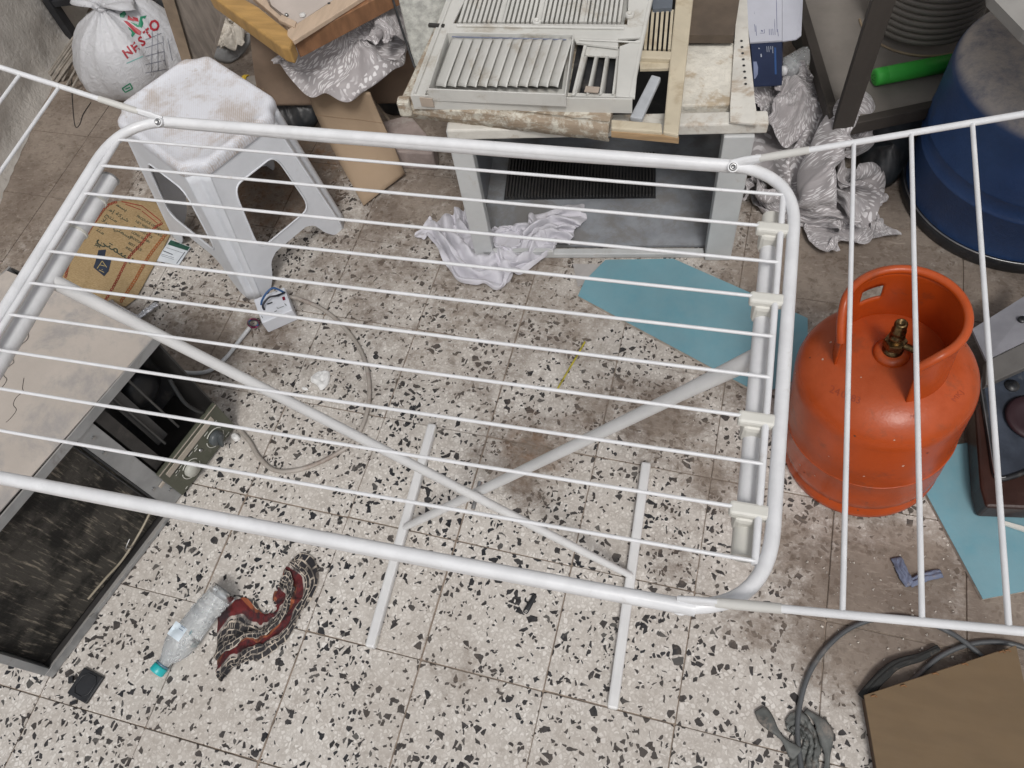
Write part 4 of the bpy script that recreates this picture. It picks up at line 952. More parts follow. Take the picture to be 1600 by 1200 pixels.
-9,10,-7,-6,3,0,2,-4,3,12,-5,-1,-22,12,1,-5,4,8,0,-1,17,-12,-1,-5,13,-2,8,7,5,-11,-7,-5,-9,8,-10,29,-7,6,-12,11,13,-14,-18,6,6,0,-6,2,-3,13,0,14,-21,4,1,9,6,-14,-8,2,-2,8,9,-5,8,5,-4,-4,11,3,-7,-6,-7,-8,14,-15,17,-18,9,-10,156,26,21,14,30,42,30,22,25,29,34,15,-2,22,-4,14,27,19,12,-1,9,22,17,27,9,18,24,-13,31,18,8,2,-13,-12,36,4,17,12,-41,-35,-38,11,6,4,-1,-3,6,10,6,0,-7,12,3,-13,-15,-9,-9,1,2,23,17,-4,-4,-16,0,8,2,-4,1,9,8,-18,-7,24,-22,25,11,-9,9,-12,-37,2,15,6,-5,-2,6,5,4,1,-1,-4,23,-12,8,-28,-10,-3,19,10,-3,-4,-2,-5,5,10,-5,-6,5,-6,2,-1,12,1,10,-9,1,-18,11,10,-24,-4,5,9,-4,-3,4,6,1,2,-3,2,5,23,-7,-7,-21,7,1,-2,-4,-1,0,0,8,8,-12,-4,-11,9,1,18,2,5,-11,4,-8,1,10,-8,-17,0,-3,3,7,-2,-1,2,3,0,1,-4,5,5,6,7,-10,-11,-1,-4,-3,0,3,16,-8,0,-12,16,-21,-4,12,0,1,1,1,-4,-3,11,10,12,-9,-8,3,5,-2,11,-8,0,2,6,5,-1,-4,-11,4,12,5,-18,-2,-4,-3,3,4,6,-2,-1,-4,-10,2,3,2,-4,7,1,-4,-17,-5,32,3,12,-1,-3,-6,1,1,1,1,3,-2,-2,1,9,-8,-8,0,17,3,-12,-5,-6,0,3,8,-3,2,-5,2,-5,3,3,-4,-10,8,-9,7,-8,18,3,-20,2,-12,2,-4,8,8,-4,1,1,2,-10,2,2,-4,7,-4,11,1,-8,0,-15,3,3,2,3,6,-16,0,13,-7,5,-13,-1,13,9,-19,28,2,-24,-14,7,
3,-7,2,3,10,-9,5,-8,-11,7,-4,6,0,0,8,-5,7,-3,-11,-9,7,1,2,1,0,-19,1,3,13,-1,-19,22,-7,-11,19,1,-19,2,18,6,8,-14,8,3,-4,2,-9,-8,5,3,4,3,1,-11,18,-6,5,3,-20,-8,3,7,1,-5,-5,-10,-2,15,15,-27,0,13,-11,6,-7,-7,10,1,41,10,-11,10,16,-10,-13,-6,0,4,1,1,10,-9,-2,-2,1,2,8,-4,-7,-6,3,4,-3,-2,-2,-5,7,16,-13,-11,18,-12,9,0,-5,1,-5,6,-12,17,-18,28,-11,-7,13,-9,2,0,-1,1,-2,-10,-2,1,-6,11,1,7,-14,5,4,-5,-5,-2,1,-2,7,-3,0,0,6,-4,8,-10,11,-16,0,12,-9,-4,14,-2,-4,-3,2,4,1,2,0,1,-18,-5,-2,8,-4,-1,-11,-9,4,16,-5,-7,-8,-1,3,12,2,-15,-1,5,-6,14,-20,3,-5,3,-9,-16,28,19,18,-1,-4,7,-26,26,8,3,-3,-27,1,-5,10,-20,11,-7,-18,2,6,5,-3,-2,-1,0,1,4,-4,0,5,-9,1,-3,-2,-5,-3,8,-1,-3,8,9,62,2,-5,-13,8,-7,-5,-7,-12,-7,-5,23,-20,4,-11,-21,2,2,-1,0,-3,-9,-5,-4,0,2,-6,-5,-5,4,-27,-9,3,-14,-1,0,10,16,-1,-19,50,-4,-8,0,4,-24,-14,-8,1,5,1,11,-15,5,7,-15,-4,-1,-3,-6,2,13,-7,-12,-7,0,1,0,1,2,-4,-10,2,-5,6,-2,-1,0,-2,-4,56,-23,-7,-4,-8,15,-5,-4,-2,4,-12,-15,27,-11,-10,10,0,-1,-9,-19,-10,-7,3,6,-14,-6,-9,9,-5,11,1,-13,-20,1,-5,9,8,-17,-32,-3,-2,-11,7,-5,9,10,17,5,0,-6,2,-13,-1,-5,-8,-11,-6,3,4,13,-14,-14,-3,0,5,-12,1,-7,-1,0,19,-3,-14,-2,-14,4,2,-5,-12,-8,
10,-3,-16,19,12,5,6,0,-12,2,-14,2,-9,-5,-10,-6,3,5,12,1,-10,-13,-4,0,-2,8,9,3,-12,-9,-11,21,12,-15,24,-36,-10,11,18,9,21,-18,15,6,7,3,-7,-9,4,-15,-3,8,-15,-2,-5,6,-1,-1,-5,-5,-2,0,-8,-7,-8,3,3,1,-2,-5,22,-9,1,11,-32,34,-7,-2,-17,-11,-3,20,7,3,-4,-9,-16,1,6,-2,3,-7,0,1,-7,13,5,-9,-2,-12,-16,-3,3,-8,0,1,0,6,6,23,-13,13,-13,8,-7,-34,16,8,-16,10,-10,25,1,-13,-2,-4,5,-3,-4,12,-2,-22,-5,10,3,-4,9,9,-6,-8,0,-9,-2,0,2,-2,-3,-1,7,4,-3,7,4,-7,3,-2,-10,13,-2,-12,10,-11,-5,4,0,-1,5,4,3,-15,-4,-9,19,-8,-5,-4,3,-2,-6,5,2,1,-7,-1,1,1,-3,-5,7,1,15,-4,7,-6,-5,0,-8,8,13,-29,-8,16,-1,-3,-7,1,2,-5,-19,1,8,16,-13,-2,0,-1,0,3,2,-1,-1,-2,1,-2,1,3,-3,0,2,-5,3,5,6,0,9,-2,-14,-13,29,-8,3,-2,-2,2,0,6,-18,1,2,-6,-1,-2,3,3,0,-4,0,6,3,0,5,0,-8,-3,-3,2,6,-3,0,-3,0,10,-2,8,9,5,-18,-3,-4,19,10,-11,-2,1,4,-13,-2,-5,-15,24,15,-18,-3,4,5,-2,-6,2,6,6,-1,0,5,-1,-6,-9,-3,6,-2,2,6,-11,17,13,-18,2,7,-30,7,21,-7,3,6,-6,4,3,-12,7,4,-11,-1,6,-3,-1,6,2,-5,-5,0,1,-7,4,3,1,0,-6,1,0,2,7,-18,6,20,-7,21,-4,-8,-23,-9,0,-7,5,1,6,-4,6,10,-18,-4,3,-2,0,-1,2,-2,7,-2,-6,-3,-2,-1,-6,0,3,0,-4,-2,-1,9,-9,3,8,4,29,-3,-7,-4,-12,-10,-4,
12,0,-8,0,5,-12,-1,1,-1,-3,7,2,-6,1,1,-1,3,-2,-4,-7,-1,-2,-1,-2,0,-1,0,8,-15,-3,18,-16,-2,-6,4,4,-9,20,-5,5,9,4,0,-10,-1,-9,-2,2,10,-10,-5,11,6,-7,0,-1,-1,2,-3,-7,-2,1,-1,-3,-1,13,-1,-10,0,24,-26,2,-11,18,3,-18,1,2,9,26,18,-6,-12,3,-17,2,1,1,1,14,-14,4,6,0,-4,-3,-1,-1,2,-5,-2,3,0,0,1,0,4,7,11,-13,-13,4,9,2,-4,-8,10,-2,-7,3,38,-25,-22,-6,-7,5,3,6,-4,7,-1,4,8,3,-8,-8,-3,6,-2,-4,0,4,-2,-2,17,-11,8,14,2,-33,6,2,5,-12,3,10,10,-8,-7,-12,37,-21,-9,-15,-3,-8,-5,2,22,-25,-1,4,9,7,13,-10,-4,-2,0,-1,7,0,-2,-2,-1,10,-3,10,-15,-6,19,1,1,-17,10,14,6,0,-17,-10,32,8,-18,-16,12,12,-14,-24,-16,13,11,-24,5,22,-2,-1,-17,11,-6,4,5,-1,-1,5,3,10,0,0,-20,20,6,5,-19,24,-12,-3,-1,-14,16,5,17,13,6,-2,2,-12,3,8,9,-10,-14,-8,-35,11,-4,6,-7,6,4,1,-3,4,0,6,3,-13,30,-16,7,-5,9,-4,4,-20,7,11,-19,12,18,5,44,-26,23,-10,5,-3,4,-1,-9,6,-3,-14,0,-41,24,-16,6,-2,1,1,1,4,6,19,-10,-4,6,7,-10,3,3,-2,9,-9,3,4,-6,12,10,-4,-13,8,1,22,-38,-11,-4,17,18,-5,-8,4,-1,6,-4,-7,10,-8,-2,10,2,-4,7,-3,2,27,-7,-14,10,-3,-3,5,5,11,-7,2,5,-14,-12,-23,-88,29,27,0,-1,-22,0,5,11,25,28,-5,-9,-16,-5,17,0,-10,2,6,-1,-2,17,1,-16,21,-14,-7,-1,19,8,3,1,1,-17,14,-2,3,-13,-38,
-36,5,-4,3,10,-2,-3,-4,-5,6,1,17,-6,17,8,-5,-4,-10,3,0,8,2,9,-28,12,-2,2,4,-5,8,7,9,-2,-23,13,-13,14,21,-43,13,-24,-2,-14,4,15,32,-6,-20,-11,4,-7,13,8,0,0,12,-4,-8,2,6,2,11,-26,6,9,-5,5,-9,11,3,4,0,-10,-2,8,10,-8,-23,5,-23,-24,12,22,-32,-11,6,15,11,-23,0,34,-16,-4,6,-16,17,4,0,-4,0,-8,1,-3,11,13,-13,1,1,5,6,1,4,-11,7,7,-9,-19,-16,2,0,17,-8,2,7,-26,-11,4,-5,10,-3,-3,16,-7,1,-2,-6,17,7,-2,-12,-5,-3,1,-1,-1,22,-11,2,20,-3,-9,-9,-7,1,16,-25,-3,-2,11,0,-2,-10,0,25,9,-14,-10,-21,14,-4,-8,12,12,-15,5,-7,13,-4,10,-9,7,-9,0,15,-12,-1,9,12,-9,0,-14,-3,-5,26,-14,-13,5,11,-14,20,-20,2,8,6,10,-7,-9,2,-14,-8,7,13,18,-16,-2,10,-11,6,-8,6,-3,1,14,9,2,-4,-16,-9,5,-6,-1,3,13,2,-9,-6,10,-3,9,-8,1,-16,-4,-4,15,5,-12,-4,-10,7,-3,4,13,10,-10,-11,5,-3,5,4,4,7,15,-4,0,-11,-18,5,-11,11,-3,0,7,-8,3,8,14,-4,0,-8,-19,5,-12,4,-2,13,10,-10,-2,0,6,-10,1,10,-6,0,0,3,-1,1,2,22,5,-12,-21,-12,21,-9,4,-2,-3,-4,10,0,2,8,11,-4,1,10,-25,5,-6,4,1,11,6,7,4,-2,-14,-7,1,0,-2,1,8,0,-5,5,6,15,-19,-11,6,-10,7,7,-3,-3,-5,4,10,14,-4,14,-9,1,-4,13,-28,4,-1,10,7,-4,-3,24,-10,0,-11,3,-7,3,4,-4,0,2,-2,4,4,-13,-1,5,3,7,-4,2,0,-8,-2,2,15,4,12,6,-12,-2,8,-21,
-28,6,10,-4,-3,-1,13,-1,15,-11,-6,4,5,-12,7,1,-8,3,0,-1,2,-4,-4,15,0,8,-6,-7,0,-10,0,8,-6,9,11,9,-12,3,-7,6,-17,2,21,3,-12,-11,4,-8,7,-2,7,-12,10,-7,1,6,1,-1,-3,-2,5,-4,-1,13,11,-5,8,-22,-11,4,10,-14,-2,-1,7,11,10,-2,-4,7,5,7,-8,-15,-9,14,-7,11,-5,4,-7,4,4,0,17,-1,-18,-9,6,-3,6,-11,11,-2,17,3,-21,3,5,-12,-4,-7,-2,2,-3,9,23,7,4,-2,4,11,-24,3,-8,8,1,-2,3,7,0,-10,-14,31,-6,7,-9,-10,11,4,-20,15,4,-4,-11,-11,2,11,-6,9,6,0,-21,-4,7,12,6,12,9,-3,173,-16,-11,-12,-1,18,20,17,-6,-10,-1,-27,-33,8,46,36,24,29,31,28,34,30,23,18,-11,-44,-44,-11,-24,-36,-40,-33,-23,14,2,35,19,16,-2,-4,1,22,-1,0,-4,-8,-5,-18,2,6,-7,8,2,12,-12,4,6,-1,-2,5,1,2,0,0,-10,0,0,-7,-6,-1,4,3,13,-1,-15,-15,-3,5,23,-12,4,11,11,0,-2,-13,-28,-1,1,4,0,4,8,17,-8,-13,6,3,6,4,2,-2,-1,-9,-7,5,-4,-9,8,-3,13,13,-2,-28,13,2,-15,8,6,-9,0,5,9,6,-5,-19,-1,-5,4,1,-3,0,22,-14,7,-9,-2,13,5,1,-1,-2,-4,-11,-6,7,1,-1,-2,19,-6,0,-3,8,-2,-8,-16,-3,-2,12,-8,-5,17,5,-15,-3,-2,16,5,-9,-13,8,16,-9,1,-3,4,5,2,0,-2,-2,-7,-10,-2,3,12,-9,-4,3,3,5,-1,10,-5,-14,2,-10,1,21,3,-9,-6,11,-3,7,-11,1,-4,4,5,-13,-9,24,11,0,-4,2,1,-2,-2,-6,2,-8,-5,14,-2,3,-6,-5,14,-8,-9,-9,12,-13,16,-20,-1,7,
7,0,-1,-5,-6,-2,2,-8,5,-10,0,6,14,4,2,4,-2,-4,-1,-1,-2,2,-13,2,8,3,-1,-2,4,6,-10,-4,-3,13,-1,6,5,-4,-4,-31,-1,7,-2,-10,-4,-1,0,3,-11,17,0,-2,12,4,-5,4,-1,-5,-8,4,-3,-3,-1,1,18,-14,9,-1,-7,-7,-6,-4,16,31,-16,-1,2,11,-21,12,6,-15,0,-4,9,-12,5,-1,8,-1,3,8,0,2,2,-2,0,-4,2,-8,-7,0,2,17,2,-10,7,-9,-12,10,-13,1,24,5,5,10,-25,-35,2,5,13,-8,-15,-7,-8,11,6,8,12,-11,11,-1,-3,1,-4,-4,2,-2,7,-7,-8,-6,8,8,-1,2,-6,-11,3,-4,3,31,-11,-26,20,-17,-14,13,-9,16,-12,1,-10,5,12,1,10,-1,-19,-1,-1,18,5,-8,3,-2,1,-1,-1,2,10,-5,-1,-3,-4,3,-19,2,0,-6,15,21,-2,-8,-3,-18,10,13,-10,-21,-6,-10,2,4,23,-4,4,-24,-2,4,-5,22,-5,-6,-2,10,-18,10,6,7,6,-2,-2,-11,-8,-8,-5,-1,-3,-1,35,6,-10,-5,-8,-4,23,11,-13,-22,-19,7,-4,2,5,24,-15,-4,0,3,3,-13,7,1,5,3,10,-1,0,-2,1,-1,-10,-11,-8,-7,-2,2,16,33,8,-20,-9,-5,-14,16,-19,8,15,4,-12,13,-7,-9,5,-4,2,5,-12,10,1,21,-8,10,-4,-12,12,2,-4,3,-9,-3,-7,-6,-5,-6,0,-2,23,8,7,-11,-3,0,-10,6,-9,-5,-12,17,-3,8,12,-22,-30,7,2,18,34,-4,9,-34,5,0,-4,1,4,1,-4,1,-15,-2,-1,-2,-5,-8,2,8,8,11,3,13,-11,-32,-1,-1,13,-28,28,7,20,-21,-32,8,30,4,4,-2,-2,7,0,-9,-4,4,-10,4,-7,-4,0,-3,-7,-5,-5,-1,3,5,13,10,3,-12,1,8,11,-5,12,-1,-4,6,-4,-20,
39,-23,12,21,-19,-5,-5,3,-15,-17,-17,13,9,-3,2,4,-10,-4,-4,-5,12,17,-10,-6,4,11,-5,17,-16,-34,-2,8,32,17,-12,-1,-8,-11,-20,-15,35,0,3,-10,-5,0,0,-7,-19,-23,8,6,-1,5,13,-7,2,4,2,2,7,-9,7,4,1,1,0,-19,-24,4,-24,2,6,12,0,-9,-7,-4,11,44,3,-16,10,24,6,-16,6,-25,-9,7,10,14,9,-8,0,-5,1,-1,0,-6,-2,-5,1,-4,5,11,-8,-5,-5,-19,-1,-12,4,21,2,3,6,30,23,-3,-18,17,-14,5,18,7,-13,-4,-2,-1,7,7,5,-3,-7,2,-3,-5,-7,-1,-4,-4,0,0,7,-4,3,-1,8,-10,-18,-19,-4,7,48,46,22,-4,0,-17,-29,20,23,-7,-4,-6,-2,-1,2,6,-2,1,-5,1,-14,18,0,-20,-2,-1,-1,0,-6,6,-3,-1,2,0,7,5,-16,14,2,5,0,14,6,20,-19,24,-16,3,8,-10,-8,9,-2,-1,-3,21,3,-16,-13,-7,6,-6,-4,12,2,4,7,3,15,-2,2,2,2,-5,-5,13,3,-30,3,4,0,-11,12,-18,17,-4,-14,3,-7,9,10,-13,1,-5,3,-4,-8,4,-5,3,7,9,-2,6,-3,-3,3,13,2,1,0,-1,3,0,-12,5,-1,-12,-4,-1,-2,5,11,1,2,-14,-1,-4,-7,4,-8,-2,0,-4,10,0,-4,-4,17,0,-1,-1,-4,-5,-1,3,1,4,2,6,-4,-2,4,3,8,-12,4,3,-16,-1,3,0,-6,10,12,1,-11,-3,30,-32,-3,17,-13,21,15,-5,-13,-4,-4,-3,-4,-1,3,-14,3,5,6,-5,-4,3,5,2,-4,3,3,1,1,-1,-2,-1,4,1,-11,0,3,29,11,-4,-30,9,10,-6,14,-3,2,12,11,-24,-17,0,2,-9,7,2,-7,8,-3,-4,-5,-3,2,10,-1,0,2,9,4,-12,4,5,-11,0,1,10,-13,9,
9,-14,4,-5,15,-9,-9,4,0,6,-9,1,-12,2,0,1,-6,4,-2,-3,7,7,0,2,-3,5,1,-2,1,11,-19,4,-2,-5,8,-2,-5,-8,-1,5,5,-2,-17,19,-9,1,-10,5,3,11,-1,-8,-13,-6,3,8,5,-9,4,2,3,4,5,-4,0,3,8,3,7,-17,1,9,-9,-7,2,-2,-22,-5,26,5,8,-3,-10,21,-6,-20,9,-2,0,-2,11,6,-13,-18,-2,2,5,2,10,-7,-3,4,6,3,-3,-2,5,12,-10,-3,11,9,-1,-5,-19,-6,8,14,-2,-6,11,-3,9,-11,-11,5,5,-2,3,-5,-5,12,0,-23,-7,1,5,7,-3,1,-2,2,3,6,-1,-7,-1,-1,4,4,2,16,-9,-15,0,3,13,11,-4,-13,23,-3,-18,-21,8,13,12,-7,-4,-14,11,-12,25,-2,-30,-3,7,11,-8,0,0,-3,2,1,2,2,2,-3,1,-8,14,-8,8,-5,13,-13,21,-5,-3,-12,8,1,-1,-19,-2,21,9,-13,-5,-9,4,-9,5,16,0,-25,5,0,0,2,-4,-1,1,3,0,4,-7,11,-7,-1,2,-1,5,4,9,4,0,-7,3,12,-19,43,0,-2,-21,-26,9,27,-5,3,-4,9,-31,16,20,-21,-8,2,-7,-1,-1,-1,2,0,6,-5,-1,0,-2,10,-12,-1,16,2,4,3,2,1,-8,7,-25,24,23,-15,-8,2,5,-23,-9,1,16,12,3,-24,1,11,-11,-2,7,-4,-1,1,0,0,1,3,-3,-2,-5,9,9,-7,3,6,-2,15,-1,-7,18,6,-16,3,-9,21,24,-3,-46,32,5,-11,-20,3,21,-13,0,29,-32,-3,3,-3,0,-2,1,6,-5,-9,11,-11,11,-9,8,13,-3,22,3,2,-9,7,-9,-6,-37,-16,-7,13,20,-2,9,-12,6,27,5,6,-12,2,13,-31,12,-8,-1,0,1,-2,1,6,-3,-13,0,11,2,10,-2,9,1,7,-4,-2,-5,8,-1,-17,
-36,-56,13,34,-17,27,-5,10,12,2,-13,-6,24,3,3,0,15,-17,-10,8,-2,-1,3,-6,-5,14,10,-1,-3,3,9,-2,10,-7,-10,-14,16,-24,8,-26,-10,3,23,-19,15,-4,2,-12,13,-36,23,19,-36,18,-7,16,-5,0,-17,4,-1,0,-2,-5,3,8,5,4,4,3,-7,5,-5,-2,-14,18,-9,-7,-12,10,-29,32,25,-25,-14,21,6,-7,-8,7,-11,-13,12,-2,11,-2,1,-4,-6,-7,7,-9,2,0,1,-2,0,1,11,-2,-4,4,2,-7,5,-3,1,14,-30,19,-32,50,3,3,2,-16,5,3,-18,0,6,-6,17,-13,-19,13,2,0,-8,1,-2,-4,4,0,1,3,-2,-4,-2,-2,13,-2,-1,-1,2,0,-11,8,31,-23,4,-14,-11,23,12,-14,9,1,-17,1,-7,6,-2,28,-22,-9,-1,4,16,-17,-5,11,7,-6,-3,1,-4,-1,-4,15,10,-10,-4,-10,19,-10,-5,11,10,-5,-23,6,-11,11,-12,13,15,5,6,-2,-16,10,-6,-4,10,-11,1,5,2,1,-1,6,-6,-11,3,-3,-2,1,17,2,-28,3,6,17,-9,-10,11,6,-7,-13,-6,3,6,-32,19,1,-15,8,5,14,0,-10,5,-3,9,-7,-6,0,18,-7,5,-4,-9,-2,-9,9,-13,-4,29,-18,10,8,-3,0,-7,-8,7,7,-13,7,19,-8,-14,-16,-7,3,-9,11,6,19,-3,-2,20,-9,-22,13,-2,-5,-8,10,-5,-1,-3,6,-4,0,-8,19,-10,8,2,-9,18,-5,-3,-6,5,-7,-9,5,28,-25,-27,31,4,-25,16,-5,2,-13,21,-6,-3,18,-8,-13,-14,4,1,2,0,-2,4,-8,4,4,16,6,-16,9,-9,-1,4,6,-9,-1,5,-3,4,-7,8,-1,-12,8,-4,7,1,-1,6,-13,12,-13,7,2,6,-2,-26,1,2,-2,0,10,-12,-1,15,-1,28,-13,-10,-13,12,7,-18,-1,11,-13,3,-16,12,16,
-11,1,11,0,-15,18,10,-5,-10,15,-9,-7,2,3,6,-12,-6,-4,-1,3,-6,3,-1,16,19,-16,6,2,-18,8,-1,4,-20,-6,0,18,-17,-7,1,32,18,-32,22,-19,17,-11,16,-9,13,-6,-17,11,-3,-7,2,-1,5,0,-14,-4,18,2,2,13,-12,-9,-5,1,11,7,-6,-17,5,-12,5,23,-33,-1,8,-6,12,-16,-10,13,4,0,-12,22,-15,11,-9,4,-4,7,-21,4,9,-1,5,1,-2,4,6,-19,0,4,-8,0,14,-3,1,13,-14,-10,-5,-3,17,-7,-4,-2,-4,5,9,13,-16,-13,6,-5,17,-15,1,3,-12,3,9,-10,4,-7,8,11,3,-11,8,-13,-8,5,5,-4,13,6,7,1,-11,2,-15,-17,10,0,-2,10,-2,15,-3,1,-5,-11,-2,12,0,-22,7,-2,4,-14,4,6,6,12,-3,0,0,4,-27,2,0,15,-12,34,7,-3,-1,-21,10,4,-18,5,-15,8,4,4,-2,7,-10,-1,2,9,-15,12,-4,-6,3,20,-27,0,19,-16,3,-3,19,-9,-2,-10,-13,7,6,4,8,-10,19,8,-7,11,-17,-19,4,-2,19,-5,0,-9,
]),
'satin_l': (46, 30, 0.562, 0.270, [
2,18,17,20,10,6,3,2,16,3,9,-15,-6,22,22,11,0,8,9,-8,-28,-30,-23,-3,-11,-22,-17,-15,4,2,12,0,0,-7,2,3,2,4,-12,9,-2,-10,8,-7,-2,-14,-3,-6,3,15,5,10,3,3,-12,5,3,11,-2,-8,8,-2,3,3,0,4,5,-1,-5,1,-11,4,2,1,-21,3,0,7,3,-18,18,22,2,-19,4,-1,8,-1,-11,0,9,-5,3,7,2,-1,-2,-5,15,-10,-4,12,-5,-5,-1,1,9,-5,-19,18,-14,5,11,4,-8,-9,4,5,-9,-2,25,3,-2,-3,-7,-2,-8,7,-4,6,0,6,-9,-2,9,2,0,-5,-5,-15,9,-9,11,-7,-2,5,-10,-5,19,6,49,-3,-17,-3,2,-9,5,-1,-2,-12,11,-11,11,0,-1,-1,-17,-2,10,1,-1,2,-8,7,1,8,-9,-1,-4,-1,62,-10,-11,-13,4,1,-9,-4,-2,4,-9,9,1,-14,10,-8,-1,-10,-8,10,5,-5,5,-1,4,-4,1,2,-8,-12,43,-7,-2,-2,-13,-6,6,0,1,0,6,-4,-8,9,-8,-4,0,1,1,-3,4,3,-1,-2,-7,-10,-6,-11,18,7,55,3,-4,-5,-3,-2,-8,0,-11,2,-7,9,3,-6,-13,1,-6,2,-1,-2,-6,0,-4,-7,-3,-2,20,8,2,13,53,0,3,-3,-1,-9,2,-9,5,-3,5,-8,-13,-7,-2,-5,4,-1,-3,-2,-4,-6,-2,-6,4,8,16,-4,-12,16,21,7,1,-9,0,10,-5,7,3,-4,-5,-6,7,-8,0,-3,-3,-4,-2,-2,3,3,-4,-9,5,4,1,0,-10,-3,6,0,4,3,-1,7,2,1,-2,-11,-12,13,2,3,-3,3,2,-1,-3,-5,0,-5,-1,13,-6,2,-9,-2,10,-12,27,-21,2,14,-5,2,-1,-6,-14,-3,17,-11,2,9,-4,11,-2,-1,-8,0,-8,-4,-1,9,5,-2,-1,-5,2,-1,2,10,-3,-7,6,3,2,-13,-1,16,
-5,5,-2,0,5,0,-2,-2,-2,-3,7,1,-3,2,-1,-3,-6,7,-3,-14,-10,18,0,5,11,-11,-4,9,2,-10,7,-3,3,-2,7,-7,4,0,5,3,-3,-3,-3,3,0,-2,-10,8,-9,5,19,-10,-1,-1,-10,10,12,-8,-11,17,-6,2,4,1,5,3,2,-2,2,-1,-2,3,-3,1,-1,-4,5,-9,0,-1,-1,12,5,-2,9,-6,-16,4,13,-3,-2,6,-4,4,-3,2,-2,1,2,-1,4,-1,-1,-8,7,13,0,-1,-6,-7,-4,-1,3,15,1,-12,-3,5,10,-5,6,3,2,-1,0,-3,1,5,1,1,2,2,5,4,5,-1,-7,5,3,-3,14,-20,8,-7,0,-1,8,7,4,0,0,0,6,2,1,5,3,3,1,0,-5,-9,9,5,-3,-6,5,2,6,3,-16,26,-4,-9,-3,4,7,2,2,5,2,1,0,-2,-1,-7,7,2,1,-5,0,15,-1,-4,2,5,4,0,6,5,4,6,2,-7,2,1,-2,4,-2,4,5,-2,-4,0,-3,3,-2,1,1,6,4,-7,2,2,2,9,6,3,2,0,5,0,-6,15,-5,-2,-4,1,8,0,-1,2,-4,8,-2,7,2,4,4,1,-3,-3,-5,3,7,-5,4,-2,2,11,5,-7,10,-9,-2,3,8,-5,-1,0,3,1,6,-2,3,1,4,2,1,-1,4,8,-2,-1,1,8,-4,10,-8,-12,2,-9,4,-4,0,2,1,6,5,3,-1,2,1,-6,5,2,1,-3,3,8,4,-2,9,11,4,2,1,-8,4,0,-53,1,-6,17,1,15,0,8,2,12,4,5,-3,8,2,3,2,8,5,3,5,12,8,4,8,2,1,3,4,7,-45,-1,-1,12,17,8,4,6,-5,-3,2,0,5,5,3,3,9,-2,7,9,12,13,10,2,-2,-9,-14,-14,-16,-13,-34,16,10,-14,-3,-6,14,0,7,-11,2,6,11,10,6,2,2,18,12,12,
10,5,0,9,6,4,1,1,9,9,-1,-7,-5,11,1,-5,0,-4,4,13,-4,1,8,0,-16,9,10,5,2,0,-12,-10,2,5,12,-1,17,24,14,9,-24,8,9,1,3,8,-8,-2,0,-1,8,6,-7,-17,22,-3,-2,0,-7,-10,4,13,16,5,-11,27,11,-4,-9,-15,3,-15,4,1,1,-1,4,-4,-1,3,4,-1,-4,16,-3,-1,-8,-8,-9,7,8,12,-4,-11,9,-2,2,-6,-15,1,0,6,-9,1,-4,0,1,2,-9,2,5,1,12,2,-2,-17,-7,-7,8,1,9,-5,1,12,-6,-5,1,-2,17,30,-20,10,8,-1,2,-4,-2,-5,2,-2,3,7,-1,-4,-14,3,0,8,7,0,-6,2,3,0,3,-2,-4,10,12,-22,-4,-6,3,6,-3,-1,-1,-6,-4,8,6,-2,1,-16,6,7,-2,1,4,7,-3,-3,0,-4,8,3,5,-1,-8,-20,-10,0,3,-2,-3,4,-2,5,-2,2,-2,5,-13,9,7,-12,15,6,-7,1,-1,1,-8,10,0,1,-7,1,-17,-1,-14,6,-5,0,11,1,-10,2,5,-3,0,0,5,4,-7,20,-5,-19,6,-3,4,-4,8,-5,-8,0,1,-1,-4,1,-3,-9,-2,2,-4,0,8,2,2,-1,0,3,-5,-4,12,-3,-6,4,5,7,-7,-8,-1,1,0,3,2,-17,-1,2,-15,12,-7,0,-3,6,5,-1,4,-1,-3,-4,-2,7,-5,-1,-3,13,-9,-12,6,4,2,-3,7,-6,-3,5,-1,-5,-5,-2,1,2,6,-2,-4,0,1,-3,-1,-1,8,2,-8,0,8,-7,-15,4,-3,7,5,-4,-4,-4,-9,4,8,1,0,-2,-3,2,-3,-1,0,8,-2,-4,-6,-2,8,0,-2,-1,1,-1,5,-11,9,3,-1,-14,-6,-11,-5,5,19,18,6,-13,11,-8,0,-11,3,1,0,3,-4,-1,4,1,-5,-2,8,6,-13,4,-3,-2,-5,-4,-4,0,5,6,-6,16,
